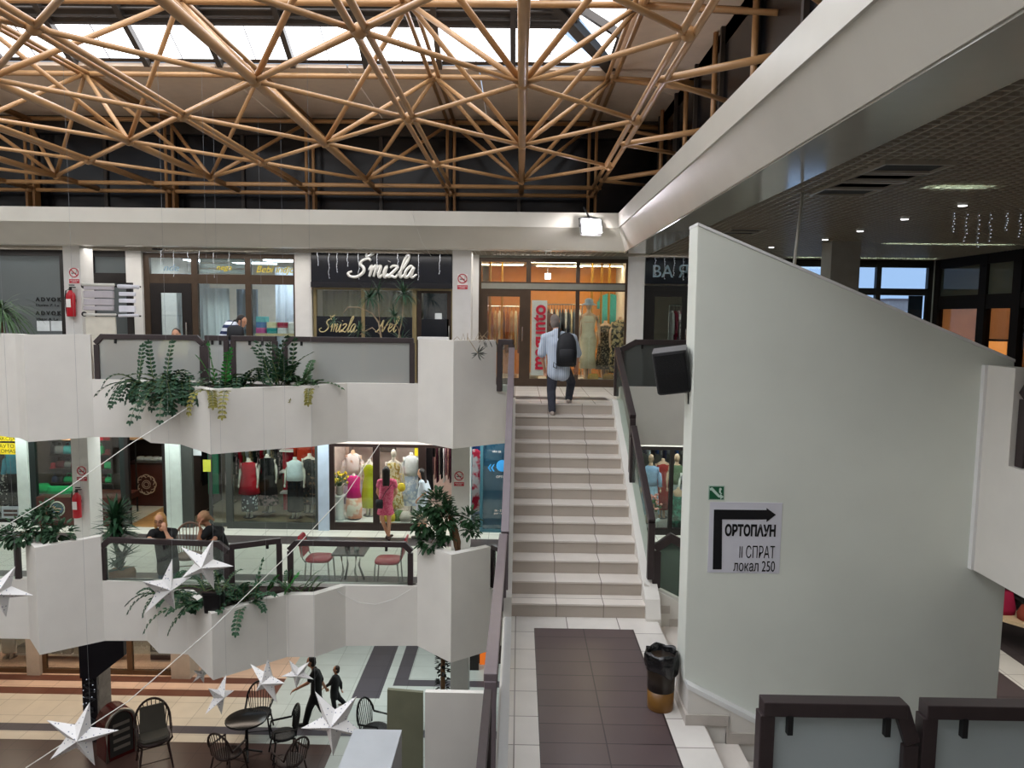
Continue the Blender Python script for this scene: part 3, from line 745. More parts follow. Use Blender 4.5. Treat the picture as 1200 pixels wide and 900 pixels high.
def extinguisher(label, cx, cz, y):
    t = thing('fire_extinguisher', label, 'fire extinguisher', (cx, y-.09, cz), 0, 'wall mounted fire extinguishers')
    MB().lathe((0, 0, 0), [(.075, 0), (.082, .02), (.082, .40), (.07, .45), (.035, .49), (.03, .51)]).build('cylinder', red_ext, t, smooth=True)
    vl_ = MB().lathe((0, 0, .5), [(.028, 0), (.028, .05), (.015, .07)]).box(-.02, .10, -.012, .012, .56, .58).box(-.02, .08, -.012, .012, .60, .62).build('valve_lever', black, t)
    MB().path([(-.03, 0, .53), (-.09, 0, .5), (-.105, 0, .38), (-.1, 0, .15), (-.09, 0, .05)], .012, 8).build('hose', black, vl_, smooth=True)
    MB().box(-.045, .045, -.086, -.08, .18, .34).build('instruction_label', sgnwhite, t)
    MB().box(-.05, .05, .07, .09, .28, .34).build('wall_bracket', black, t)
c1x, c2x = X2(87, 14.5), X2(541, 14.5)
p = at(87, 322, Y=14.5); no_smoking('red no smoking sign on the left column of the upper gallery, above the extinguisher', p.x, p.z, 14.5)
p = at(542, 329, Y=14.5); no_smoking('red no smoking sign on the upper column between the script sign shop and the boutique', p.x, p.z, 14.5)
p = at(96, 554, Y=14.5); no_smoking('red no smoking sign on the left column of the middle gallery, above the extinguisher', p.x, p.z, 14.5)
p = at(538, 560, Y=14.5); no_smoking('red no smoking sign on the middle gallery column beside the crooked bush', p.x, p.z, 14.5)
p = at(87, 371, Y=14.5); extinguisher('red fire extinguisher on the left column of the upper gallery', p.x, p.z, 14.5)
p = at(94, 605, Y=14.5); extinguisher('red fire extinguisher on the left column of the middle gallery', p.x, p.z, 14.5)

# ================================================================== SHOP FRONT BUILDERS
WN = [3]; DN = [0]
def front(Y, z0, z1, posts, m, transoms=(), sill=.08, head=.09, pane=clear, holes=(), depth=.09):
    """posts: [(x0,x1)...] mullions in order; panes between them; transoms: list of (za,zb) or None per bay"""
    WN[0] += 1
    xa, xb = posts[0][0], posts[-1][1]
    fr = MB(); 
    for a, b in posts: fr.box(a, b, Y-depth/2, Y+depth/2, z0, z1)
    pieces = []
    for i, ((_, a), (b, _)) in enumerate(zip(posts[:-1], posts[1:])):
        fr.box(a, b, Y-depth/2+.004, Y+depth/2-.004, z1-head, z1)
        if i not in holes and sill: fr.box(a, b, Y-depth/2+.004, Y+depth/2-.004, z0, z0+sill)
        tz = transoms[i] if i < len(transoms) else None
        if tz: fr.box(a, b, Y-depth/2+.005, Y+depth/2-.005, tz[0], tz[1])
        if tz: pieces.append((a, b, tz[1], z1-head))
        if i not in holes: pieces.append((a, b, z0+sill, tz[0] if tz else z1-head))
    o = struct('window_%d' % WN[0], fr, m)
    for a, b, za, zb in pieces: MB().box(a, b, Y-.006, Y+.006, za, zb).build('pane', pane, o)
    return o
def door(Y, x0, x1, z0, z1, m, w=.10, rz=0, pane=clear, handle=True, side=1):
    DN[0] += 1
    d = MB().box(x0, x0+w, Y-.03, Y+.03, z0, z1).box(x1-w, x1, Y-.03, Y+.03, z0, z1).box(x0+w, x1-w, Y-.028, Y+.028, z1-w, z1).box(x0+w, x1-w, Y-.028, Y+.028, z0, z0+w*1.3)
    o = struct('door_%d' % DN[0], d, m)
    MB().box(x0+w, x1-w, Y-.005, Y+.005, z0+w, z1-w).build('pane', pane, o)
    if handle:
        hx = x1-w/2 if side > 0 else x0+w/2
        MB().tube((hx, Y-.08, z0+.95), (hx, Y-.08, z0+1.25), .014).tube((hx, Y-.08, z0+1.0), (hx, Y-.03, z0+1.0), .01).tube((hx, Y-.08, z0+1.2), (hx, Y-.03, z0+1.2), .01).build('handle', chrome, o)
    return o
def partition(n, x, y0, y1, z0, z1, m=None): struct('wall_partition_%d' % n, MB().box(x-.05, x+.05, y0, y1, z0, z1), m or plaster)
LAMPN = [0]
def lamp(label, x, y, z, sx, sy, col, s, grp):
    t = thing('ceiling_lamp', label, 'ceiling light', (x, y, z), 0, grp)
    MB().box(-sx/2-.03, sx/2+.03, -sy/2-.03, sy/2+.03, .015, .06).build('housing', white, t)
    MB().box(-sx/2, sx/2, -sy/2, sy/2, 0, .015).build('diffuser', emis('lamp_%s_%s' % (col.strip('#'), s), col, s), t)
    return t
# ------------------------------------------------------------------ clothes and mannequins
def cloth(name, col='#888888', var=.08): return mat('cloth_'+name, col, .85, var=var, scale=14, spec=.15)
pole_m = mat('stand_metal', '#6a6a6a', .35, metal=.8)
manskin = mat('mannequin_skin', '#d9b596', .5); manwhite = mat('mannequin_white', '#e6e0d6', .45)
def mannequin(label, x, y, z, h, skin, clothes, head=True, arm=1, rz=0, legs=True, name='mannequin', hat=None, group=None):
    """clothes: list of (part, material, [(f, rx, ry)...] from hem up, ripple)"""
    t = thing(name, label, 'mannequin', (x, y, z), rz, group); k = h
    b = MB()
    if legs:
        for s in (-1, 1): b.loft([(s*.055*k/1.75, -.03, .0, .035, .07), (s*.055*k/1.75, 0, .05*k, .03, .035), (s*.06*k/1.75, 0, .27*k, .05, .055), (s*.06*k/1.75, 0, .5*k, .078, .09)], 10)
    S_ = k/1.75
    b.loft([(0, 0, .46*k, .10*S_, .08*S_), (0, 0, .53*k, .165*S_, .11*S_), (0, 0, .62*k, .12*S_, .085*S_), (0, -.01, .725*k, .155*S_, .115*S_), (0, 0, .80*k, .175*S_, .08*S_), (0, 0, .83*k, .09*S_, .06*S_), (0, 0, .845*k, .05*S_, .05*S_), (0, 0, .88*k, .045*S_, .045*S_)], 14)
    if head:
        b.ball((0, -.01, .935*k), .07*S_, .085*S_, .11*S_, 12, 9); b.ball((0, -.085*S_, .93*k), .014*S_, .02*S_, .022*S_, 6, 5)
    if arm:
        for s in (-1, 1):
            b.path([(s*.17*S_, 0, .80*k), (s*.215*S_, 0, .70*k), (s*.235*S_, -.01, .61*k), (s*.24*S_, -.06, .50*k)], [.045*S_, .038*S_, .032*S_, .022*S_], 8)
            b.ball((s*.24*S_, -.075, .475*k), .025*S_, .03*S_, .05*S_, 8, 6)
    b.build('figure', skin, t, smooth=True)
    for nm, m, secs, rip in clothes:
        mb = MB(); mb.loft([(0, 0, f*k, rx*S_, ry*S_) for f, rx, ry in secs], 28, ripple=rip)
        if secs is SLEEVED:
            for s in (-1, 1): mb.path([(s*.15*S_, 0, .80*k), (s*.21*S_, 0, .71*k), (s*.235*S_, -.01, .62*k), (s*.24*S_, -.05, .53*k)], [.06*S_, .062*S_, .058*S_, .05*S_], 10)
        mb.build(nm, m, t, smooth=True)
    if hat:
        MB().lathe((0, -.01, .95*k), [(.17, -.03), (.165, -.02), (.095, .02), (.09, .09), (.05, .115), (.001, .12)]).build('bucket_hat', hat, t, smooth=True)
    MB().lathe((0, .02, 0), [(.15, -.001), (.15, .012), (.012, .02), (.012, .3*h)], 16).build('stand', pole_m, t)
    return t
RIP = lambda n, a: (n, lambda u: a*(1-u))
DRESS = [(.14, .25, .2), (.3, .22, .17), (.5, .19, .135), (.62, .135, .1), (.725, .168, .128), (.79, .17, .09), (.81, .11, .075)]
SHORT = [(.40, .25, .2), (.5, .2, .15), (.62, .137, .1), (.725, .17, .128), (.8, .185, .095), (.825, .1, .075)]
TOP = [(.56, .185, .14), (.62, .16, .115), (.725, .175, .13), (.8, .19, .095), (.83, .09, .07)]
SKIRT = [(.12, .27, .22), (.35, .22, .17), (.53, .178, .128), (.62, .13, .1)]
PANTS = [(.08, .16, .1), (.35, .17, .11), (.53, .178, .128), (.62, .13, .1)]
SLEEVED = [(.55, .185, .14), (.62, .165, .12), (.725, .178, .13), (.8, .19, .095), (.835, .08, .065)]
def garment(label, x, y, ztop, w, L, m, facing=0, group=None, name='hanging_garment', sleeve=True, flare=1.1, thick=.055):
    t = thing(name, label, 'garment', (x, y, ztop-L), facing, group)
    b = MB(); b.loft([(0, 0, 0, w/2*flare, thick*1.1), (0, 0, L*.45, w/2*.95, thick), (0, 0, L*.75, w/2*.9, thick), (0, 0, L*.93, w/2*.98, thick*.8), (0, 0, L, w*.16, thick*.5)], 16, ripple=(7, lambda u: .06*(1-u)))
    if sleeve:
        for s in (-1, 1): b.path([(s*w*.42, 0, L*.93), (s*w*.55, 0, L*.72), (s*w*.56, 0, L*.5)], [thick*.8, thick*.75, thick*.65], 8)
    b.build('cloth', m, t, smooth=True)
    MB().path([(-w*.4, 0, L*.93), (0, 0, L+.03), (w*.4, 0, L*.93)], .006, 6).path([(0, 0, L+.03), (0, 0, L+.08), (.02, 0, L+.11), (.045, 0, L+.09)], .004, 6).build('hanger', black, t)
    return t
def rack(label, x0, x1, y, z, h, cols, n, where, facing=PI/2, L=1.0, grp=None):
    t = thing('clothes_rail', label, 'clothes rail', ((x0+x1)/2, y, z)); d = (x1-x0)/2
    MB().tube((-d, 0, h), (d, 0, h), .014).build('rail', chrome, t)
    for s in (-d, d): MB().tube((s, 0, 0), (s, 0, h), .014).build('upright', chrome, t); 
    for s in (-d, d): MB().bar((s, -.22, .015), (s, .22, .015), .03, .03).build('foot', chrome, t)
    for i in range(n):
        nm, cm = cols[i % len(cols)]
        garment('%s garment, %s on the rail %s' % (nm, ORD[i], where), x0+.06+(x1-x0-.12)*i/max(1, n-1), y, z+h-.11, .40, L*(.85+.15*((i*7) % 3)/2), cm, facing, grp or ('garments on the rail '+where), thick=min(.05, (x1-x0-.12)/max(1, n-1)*.42))
def folded(label, x, y, z, w, d, h, m, group=None):
    t = MB(); t.loft([(0, 0, 0, w/2*.98, d/2*.98), (0, 0, h*.15, w/2, d/2), (0, 0, h*.85, w/2, d/2), (0, 0, h, w/2*.97, d/2*.97)], 20, power=.35)
    o = t.build('folded_textile', m, None, smooth=False, origin=None); o.location = (x, y, z)
    tag(o, label, 'textile', group); return o
def curtain(name, x0, x1, y, z0, z1, m, label=None, amp=.045, pitch=.16, rz=0):
    mb = MB(); n = max(8, int((x1-x0)/pitch*8)); vs = []
    for i in range(n+1):
        x = x0+(x1-x0)*i/n; yy = amp*math.sin(2*PI*(x-x0)/pitch)+amp*.4*math.sin(5.1*(x-x0))
        vs += [(x, y+yy, z0), (x, y+yy*.8, z1), (x, y+yy+.012, z0), (x, y+yy*.8+.012, z1)]
    fs = []
    for i in range(n):
        a = 4*i; b = a+4; fs += [(a, b, b+1, a+1), (a+2, a+3, b+3, b+2), (a+1, b+1, b+3, a+3), (a, a+2, b+2, b)]
    o = mb.add(vs, fs).build(name, m, None, smooth=True, fix=True)
    if label: tag(o, label, 'curtain')
    return o

# ================================================================== UPPER GALLERY SHOPS
greyglass = glass('grey_filmed_pane', '#8d9496', .10, .78, '#8a9294')
wcurt = mat('white_curtain', '#d5dde6', .9, var=.03); ivory = mat('ivory_wall', '#cfc7bb', .8)
# lawyers' office
xa, xb = X2(75), X2(111)
front(S2, Z2, CEIL, [(XMIN, XMIN+.08), (X2(74), X2(80))], blackframe, [None], pane=greyglass, head=.12)
struct('wall_front_1', MB().box(X2(80), X2(113), S2-.05, S2+.1, Z2, CEIL+.3).box(X2(153), X2(171), S2-.12, S2+.12, Z2, CEIL+.3), colpaint)
front(S2, Z2, CEIL, [(X2(112), X2(114)), (X2(151), X2(154))], blackframe, [(Z2y(130, 332), Z2y(130, 320))], pane=greyglass, head=.12)
partition(1, X2(160), S2+.1, 19.2, Z2, CEIL+.3)
blk = mat('black_lettering', '#0c0c0e', .5)
ws = thing('window_lettering', 'black slab letters on the grey office window beside the left column', 'lettering', (X2(60), S2-.02, Z2))
def wtext(body, px, py, size, m, parent, Y, sx=1, off=0, align='CENTER', shear=0):
    q = at(px, py, Y=Y); l = parent.location if parent else Vector((0, 0, 0))
    return text('lettering', body, m, size, (q.x-l.x, q.y-l.y, q.z-l.z), parent, sx=sx, off=off, align=align, shear=shear)
for py in (351, 367): wtext('A D V O K A T', 42, py, .115, blk, ws, S2-.02, 1.0, .004, 'LEFT')
for py, b in ((357.5, 'Dorina Z. Lu'), (374, 'Viktor A. Lu')): wtext(b, 42, py, .075, blk, ws, S2-.02, 1.25, 0, 'LEFT')
for i, (p0, p1) in enumerate(((43, 58.5), (59.5, 76))):
    a = at(p0, 376, Y=S2-.012); b = at(p1, 388, Y=S2-.012)
    o = MB().box(a.x, b.x, S2-.014, S2-.008, b.z, a.z).build('paper_notice', mat('paper', '#c9d0d2', .7)); tag(o, ('left' if i == 0 else 'right')+' one of two white paper notices taped low on the grey office window', 'notice')
# curtained shop
zt0, zt1 = Z2y(200, 332), Z2y(200, 321)
P2 = [(X2(171), X2(178)), (X2(226.5), X2(233.5)), (X2(289), X2(295.5)), (X2(345), X2(348))]
front(S2, Z2, CEIL-.03, P2, bronze, [(zt0, zt1)]*3, holes=(0,), head=.10)
door(S2-.02, X2(178.5), X2(226), Z2, zt0, blackframe, .2)
struct('wall_front_2', MB().box(X2(348), X2(367), S2-.12, S2+.12, Z2, CEIL+.3), colpaint)
partition(2, X2(357), S2+.1, 19.2, Z2, CEIL+.3)
curtain('window_curtain', X2(230), X2(262), S2+.35, Z2+.05, Z2y(240, 337), wcurt, 'white pleated curtain in the middle window of the curtained shop')
curtain('window_curtain', X2(262), X2(288), S2+.75, Z2+.05, Z2y(240, 337), mat('grey_curtain', '#7c8896', .9), 'grey pleated curtain right of the white one in the middle window')
curtain('window_curtain', X2(182), X2(224), S2+1.0, Z2+.05, Z2y(240, 318), wcurt, 'white curtain seen through the glass door of the curtained shop')
curtain('window_curtain', X2(294), X2(322), S2+1.6, Z2+.05, CEIL-.2, wcurt, 'white curtain behind the textile shelves in the right window')
curtain('window_curtain', X2(336), X2(346), S2+.6, Z2+.05, CEIL-.35, mat('brown_curtain', '#7d6560', .9), 'brown curtain at the right end of the textile shop window')
bl = thing('window_blind', 'grey slatted blind in the top middle pane of the curtained shop', 'blind', (X2(261), S2+.08, zt1))
mb = MB()
for k in range(5): mb.box(X2(234)-X2(261), X2(288)-X2(261), 0, .05, .03+k*.115, .11+k*.115)
mb.build('slats', mat('blind_slat', '#a9b0b6', .5), bl); MB().box(X2(234)-X2(261), X2(288)-X2(261), -.01, .06, .6, .66).build('head_rail', white, bl)
gold = mat('gold_lettering', '#d6c24a', .4, metal=.3); teal_l = mat('teal_lettering', '#7d97a5', .5)
q = thing('window_lettering', 'gold script lettering on the top right pane of the textile shop', 'lettering', (X2(320), S2-.03, zt1)); wtext('Bebi indjo', 322, 316, .2, gold, q, S2-.03, 1, .001, shear=.35)
q = thing('window_lettering', 'small gold script on the top middle pane over the blind', 'lettering', (X2(262), S2-.03, zt1)); wtext('nega', 262, 313.5, .16, gold, q, S2-.03, 1.1, .001, shear=.35)
q = thing('window_lettering', 'pale blue script on the top pane above the shop door', 'lettering', (X2(200), S2-.03, zt1)); wtext('nde', 200, 314, .2, teal_l, q, S2-.03, 1.1, .001, shear=.3)
lamp('square ceiling lamp in the curtained shop, left', X2(215), 16.9, CEIL-.1, .9, .5, '#e9f1ff', 10, 'lamps of the curtained shop')
lamp('square ceiling lamp in the curtained shop, middle', X2(262), 17.5, CEIL-.1, .9, .5, '#e9f1ff', 10, 'lamps of the curtained shop')
lamp('square ceiling lamp in the curtained shop, right, above the folded textiles', X2(320), 16.6, CEIL-.1, .9, .5, '#e9f1ff', 10, 'lamps of the curtained shop')
# shelf with folded textiles
shx0, shx1 = X2(294), X2(340); tb = thing('display_table', 'pale display table with folded textiles in the right window of the curtained shop', 'table', ((shx0+shx1)/2, S2+.55, Z2))
dw = (shx1-shx0)/2
MB().box(-dw, dw, -.3, .3, .98, 1.03).build('table_top', mat('pale_wood', '#c9b590', .5), tb)
for sx in (-1, 1):
    for sy in (-1, 1): MB().box(sx*(dw-.05)-.025, sx*(dw-.05)+.025, sy*.26-.025, sy*.26+.025, 0, .98).build('leg', mat('pale_wood'), tb)
FT = [('pink', '#c25a9c'), ('teal', '#2f9a9a'), ('white', '#dcdfe6'), ('blue', '#2f6fb0'), ('cream', '#d8d0a8'), ('red', '#a83048'), ('turquoise', '#58b8c0')]
for i, (nm, cx) in enumerate(FT):
    px = 298+(i % 3)*13; z = Z2+1.03+(i//3)*.12+.002
    folded('%s folded textile on the display table, %s layer, %s' % (nm, ('bottom', 'middle', 'top')[i//3], ('left', 'centre', 'right')[i % 3]), X2(px), S2+.5, z, .22, .3, .118, cloth('fold_'+nm, cx), 'folded textiles on the display table')
pot = MB().lathe((0, 0, 0), [(.09, 0), (.1, .02), (.1, .22), (.09, .23), (.02, .25)]).build('white_canister', white, None, smooth=True); pot.location = (X2(334), S2+.5, Z2+1.032); tag(pot, 'white round canister at the right end of the display table', 'canister')
def smooth(pts, k=6):
    out = []
    P = [Vector(p) for p in pts]; P = [P[0]*2-P[1]]+P+[P[-1]*2-P[-2]]
    for i in range(1, len(P)-2):
        for j in range(k):
            t = j/k; a, b, c, d = P[i-1], P[i], P[i+1], P[i+2]
            out.append(.5*((2*b)+(c-a)*t+(2*a-5*b+4*c-d)*t*t+(3*b-a-3*c+d)*t**3))
    return out+[P[-2]]
GL = {  # brush script letters: strokes on a unit x-height, with advance width
 'Š': ([[(1.25, 1.75), (.95, 2.0), (.55, 1.8), (.5, 1.4), (.85, 1.0), (.95, .5), (.6, .02), (.05, .05), (-.2, .4), (.05, .6)], [(.62, 2.55), (.85, 2.25), (1.25, 2.6)]], 1.35),
 'N': ([[(-.1, .1), (.1, .0), (.3, .6), (.45, 1.8), (.55, 1.0), (.8, .05), (1.0, 1.0), (1.15, 1.8), (1.35, 1.9)]], 1.35),
 'm': ([[(0, .55), (.15, .98), (.2, .5), (.2, .02)], [(.2, .55), (.42, .98), (.52, .8), (.52, .02)], [(.52, .55), (.76, .98), (.86, .8), (.86, .2), (1.0, .0), (1.15, .25)]], 1.15),
 'i': ([[(0, .25), (.15, .95), (.15, .2), (.3, 0), (.45, .3)], [(.24, 1.35), (.25, 1.4)]], .45),
 'z': ([[(0, .8), (.2, 1.0), (.55, .88), (.25, .35), (.05, .05), (.3, .12), (.6, .0), (.75, .3)]], .72),
 'l': ([[(0, .25), (.3, .9), (.5, 1.7), (.38, 1.95), (.22, 1.5), (.2, .3), (.35, 0), (.52, .3)]], .52),
 'e': ([[(0, .35), (.4, .6), (.4, .95), (.18, .9), (.1, .4), (.3, .02), (.6, .3)]], .58),
 'a': ([[(.55, .85), (.3, 1.0), (.05, .6), (.1, .1), (.35, .1), (.58, .9), (.55, .2), (.7, 0), (.95, .3)]], .9)}
def script(word, cx, z0, width, xh, r, m, parent, y):
    tot = sum(GL[c][1] for c in word); sx = width/tot; x = cx-width/2; mb = MB()
    for c in word:
        for stn in GL[c][0]:
            kk = .8 if c in 'ŠN' else 1
            pts = smooth([(x+px*sx+.3*py*xh, y, z0+py*kk*xh) for px, py in stn])
            n = len(pts); mb.path(pts, [r*(.75+.45*math.sin(PI*min(1, .1+.9*i/n))) for i in range(n)], 6)
        x += GL[c][1]*sx
    return mb.build('lettering', m, parent, smooth=True)
paleg = mat('pale_gold_script', '#c9b98a', .4, metal=.3)
# dark shop with the script sign
navy = mat('navy_sign_board', '#0b0e18', .22, var=.1, spec=.5)
sx0, sx1, sy1, sy0 = X2(368), X2(530), Z2y(440, 297), Z2y(440, 335)
sg = thing('shop_sign', 'dark navy shop sign with silver script lettering over the curtained windows', 'sign', ((sx0+sx1)/2, S2-.12, sy0))
sgb = MB().box(-(sx1-sx0)/2, (sx1-sx0)/2, -.05, .12, 0, sy1-sy0).build('board', navy, sg)
MB().box(-(sx1-sx0)/2, (sx1-sx0)/2, -.10, .05, -.05, .06).build('lower_moulding', mat('sign_moulding', '#17171c', .3), sg)
silver = mat('silver_lettering', '#dadad6', .25, metal=.5, var=.05)
script('Šmizla', at(450, 317, Y=S2).x-(sx0+sx1)/2, Z2y(452, 325.5)-sy0, 1.36, .235, .032, silver, sgb, -.085)
pass
front(S2, Z2, sy0-.04, [(X2(368), X2(371.5)), (X2(424), X2(428)), (X2(483.5), X2(488.5)), (X2(529), X2(530))], mat('pale_bronze_frame', '#8a7c5a', .4, metal=.3), holes=(2,), head=.05)
door(S2, X2(489), X2(529), Z2, sy0-.05, mat('dark_brown_door', '#2c1f18', .4), .09)
for (p0, p1) in ((371.5, 424), (428, 483.5)):
    o = MB().box(X2(p0), X2(p1), S2-.03, S2-.012, Z2+.1, Z2y(420, 371)).build('window_film', navy); tag(o, 'dark film band on the %s window of the script sign shop' % ('left' if p0 < 400 else 'middle'), 'window film')
o = MB().box(X2(494), X2(526), S2-.03, S2-.012, Z2+.1, Z2y(510, 374)).build('window_film', navy); tag(o, 'dark film across the lower half of the script sign shop door', 'window film')
q = thing('window_lettering', 'gold script on the dark film left of the dracaena', 'lettering', (X2(395), S2-.04, Z2+1)); script('Šmizla', at(396, 388, Y=S2-.04).x-q.location.x, at(396, 389, Y=S2-.04).z-q.location.z, .76, .17, .012, paleg, q, 0)
q = thing('window_lettering', 'gold script on the dark film behind the dracaena', 'lettering', (X2(455), S2-.04, Z2+1)); script('Nel', at(452, 388, Y=S2-.04).x-q.location.x, at(452, 389, Y=S2-.04).z-q.location.z, .42, .17, .012, paleg, q, 0)
sandc = mat('sand_curtain', '#8f8262', .9)
curtain('window_curtain', X2(374), X2(423), S2+.3, Z2+.003, sy0-.1, sandc, 'sand coloured curtain in the left window of the script sign shop')
curtain('window_curtain', X2(429), X2(483), S2+.3, Z2+.003, sy0-.1, sandc, 'sand coloured curtain in the middle window behind the dracaena')
o = MB().box(X2(510), X2(518), S2-.042, S2-.033, Z2y(513, 374), Z2y(513, 367)).build('paper_notice', mat('paper')); tag(o, 'small white paper notice on the door of the script sign shop', 'notice')
struct('wall_inner_dark', MB().box(X2(489), X2(530), S2+1.0, S2+1.06, Z2, CEIL), mat('inner_blue', '#2a3550', .7))
lamp('small ceiling lamp inside the script sign shop', X2(420), S2+.9, CEIL-.1, .5, .3, '#fff0d8', 5, 'lamp of the script sign shop')
partition(3, X2(545), S2+.1, 19.2, Z2, CEIL+.3)
o = thing('letter_tray', 'white flat tray standing behind the right planter pillar on the upper gallery', 'tray', (X2(508, 13.6), 13.6, Z2))
MB().box(-.28, .28, -.12, .12, 1.02, 1.07).build('tray', white, o); MB().box(-.26, .26, -.1, .1, 0, 1.02).build('stand', mat('tray_stand', '#b8b4ae', .6), o)
# orange-lit boutique
zh = Z2y(650, 303); zta, ztb = Z2y(650, 341), Z2y(650, 331)
struct('wall_front_3', MB().box(X2(553), X2(561), S2-.12, S2+.12, Z2, CEIL+.3).box(X2(734), X2(753), S2-.12, S2+.12, Z2, CEIL+.3), colpaint)
front(S2, Z2, zh, [(X2(560.5), X2(564)), (X2(616), X2(621.5)), (X2(674), X2(678.5)), (X2(731.5), X2(736))], bronze, [(zta, ztb)]*3, holes=(0,), head=.08, sill=.16)
struct('trim_10', MB().box(X2(560), X2(736), S2-.06, S2+.06, zh, CEIL+.3).box(X2(564), X2(731), S2-.055, S2+.055, zta+.03, ztb-.03), greyframe)
door(S2-.03, X2(564), X2(616), Z2, zta, bronze, .13, side=1)
orangew = mat('orange_shop_wall', '#cf8a4a', .7)
struct('wall_boutique', MB().box(X2(565), X2(760), 18.9, 18.95, Z2, CEIL).box(X2(745), X2(745)+.04, S2+.1, 18.9, Z2, CEIL).box(X2(548)+.1, X2(548)+.14, S2+.1, 18.9, Z2, CEIL), orangew)
struct('ceiling_boutique', MB().box(X2(548), X2(748), S2+.06, 19, CEIL+.02, CEIL+.08), ivory)
warm = '#ffe6c0'
for i, (px, y, lab) in enumerate(((582, 16.4, 'left front'), (585, 17.6, 'left back'), (650, 16.6, 'centre front'), (655, 17.9, 'centre back'), (708, 16.4, 'right front'), (700, 17.7, 'right back'))):
    lamp('long warm ceiling lamp of the boutique, '+lab, X2(px, y), y, CEIL-.06, 1.1, .13, warm, 20, 'ceiling lamps of the boutique')
pl = thing('pendant_lamp', 'small white cube pendant lamp behind the top middle pane of the boutique', 'pendant lamp', (X2(641, 16.3), 16.3, Z2y(641, 327, 16.3)))
MB().box(-.06, .06, -.06, .06, 0, .12).build('shade', emis('pendant_glow', '#ffffff', 6), pl); MB().tube((0, 0, .12), (0, 0, CEIL-pl.location.z), .006).build('cord', white, pl)
for i, (px, y) in enumerate(((574, 16.2), (588, 16.9), (693, 16.8), (704, 17.2), (713, 17.0))):
    t = thing('gold_post', 'slim gilded display post of the boutique, %s from the left' % ORD[i], 'display post', (X2(px, y), y, Z2), 0, 'gilded posts of the boutique')
    MB().tube((0, 0, .02), (0, 0, CEIL-Z2), .028).build('post', mat('gilt', '#b98a3a', .3, metal=.6), t); MB().lathe((0, 0, 0), [(.12, 0), (.12, .02), (.02, .03)]).build('foot', mat('gilt'), t)
redl = mat('crimson_lettering', '#a8122e', .5)
bn = thing('window_banner', 'white window banner with tall crimson letters reading upwards behind the man', 'banner', (X2(632), S2-.02, Z2y(632, 440)))
MB().box(X2(623)-X2(632), X2(641)-X2(632), .03, .036, 0, Z2y(632, 352)-Z2y(632, 440)).build('banner_sheet', mat('banner_white', '#e8dcd8', .7), bn)
text('lettering', 'magunto', redl, .42, (.0, -.005, (Z2y(632, 352)-Z2y(632, 438))/2+.03), bn, rot=(PI/2, -PI/2, 0), sx=.93, sy=.95, off=.012, ext=.003)
cream = cloth('cream_lace', '#d9ccb0'); leaf = pattern('leaf_print', '#2c2620', '#b9a479', 16, 'noise', .5); darkpr = pattern('dark_print', '#2a2620', '#8d8068', 26, 'noise', .55)
mannequin('mannequin in a long cream dress and pale bucket hat in the boutique window', X2(690, 16.0), 16.05, Z2+.12, 1.72, manskin, [('dress', cream, [(.14, .19, .14), (.3, .16, .12), (.5, .18, .13), (.62, .13, .1), (.74, .165, .125), (.80, .15, .085)], RIP(14, .07))], hat=cloth('pale_denim', '#a9b6c6'))
mannequin('headless mannequin in a dark leaf print dress right of the cream dress', X2(727, 16.0), 16.05, Z2+.12, 1.55, manskin, [('dress', leaf, [(.1, .26, .2), (.4, .22, .16), (.56, .2, .14), (.68, .22, .14), (.79, .22, .1), (.84, .07, .06)], RIP(9, .08))], head=False)
mannequin('headless mannequin in a black flecked dress between the cream and leaf print dresses', X2(710, 16.35), 16.4, Z2+.12, 1.45, manskin, [('dress', darkpr, DRESS, RIP(11, .09))], head=False)
garment('turquoise top hanging on the orange wall of the boutique', X2(716, 18.4), 18.75, Z2+2.05, .5, .75, cloth('turq', '#4fb0b4'), 0)
rack('chrome clothes rail of dark garments behind the man with the backpack', X2(640, 17.3), X2(682, 17.3), 17.3, Z2, 1.75, [('black', cloth('blk', '#1d1d20')), ('white', cloth('wht', '#d8d8d8')), ('charcoal', cloth('chr', '#34343a')), ('cream', cloth('crm', '#cdbfa0')), ('blue grey', cloth('blg', '#5b6676'))], 12, 'behind the man in the boutique', L=1.2)
garment('brown top hanging just inside the boutique above the man', X2(640, 16.1), 16.3, Z2+1.55, .42, .55, cloth('brown', '#7a4a34'), 0)
# shelves seen through the boutique door
rack('clothes rail seen through the glass door of the boutique', X2(568, 17.8), X2(612, 17.8), 17.8, Z2, 1.7, [('brown', cloth('brown')), ('rust', cloth('rust', '#9b5a34')), ('tan', cloth('tan', '#b08a60')), ('cream', cloth('crm'))], 9, 'seen through the boutique door', L=1.0)
o = thing('display_plinth', 'low white display plinth scattered with shoes and bags in the boutique window', 'plinth', (X2(676), 16.05, Z2)); MB().box(X2(622)-X2(676), X2(730)-X2(676), -.3, .6, .0, .12).build('plinth', white, o)
for i, (px, col) in enumerate(((626, '#d9cdb4'), (648, '#c2a24a'), (662, '#d8d8d2'), (698, '#b08a3a'), (716, '#8a6a3a'))):
    s = thing('display_bag', 'small %s bag lying on the boutique plinth, %s from the left' % (('cream', 'mustard', 'white', 'ochre', 'brown')[i], ORD[i]), 'bag', (X2(px), 15.85, Z2+.12), 0, 'bags on the boutique plinth')
    MB().loft([(0, 0, 0, .11, .06), (0, 0, .08, .12, .05), (0, 0, .14, .09, .02)], 14, power=.6).build('body', cloth('bag%d' % i, col), s, smooth=True)
    MB().path([(-.07, 0, .13), (-.05, 0, .2), (.05, 0, .2), (.07, 0, .13)], .008, 6).build('handle', cloth('bag%d' % i), s)
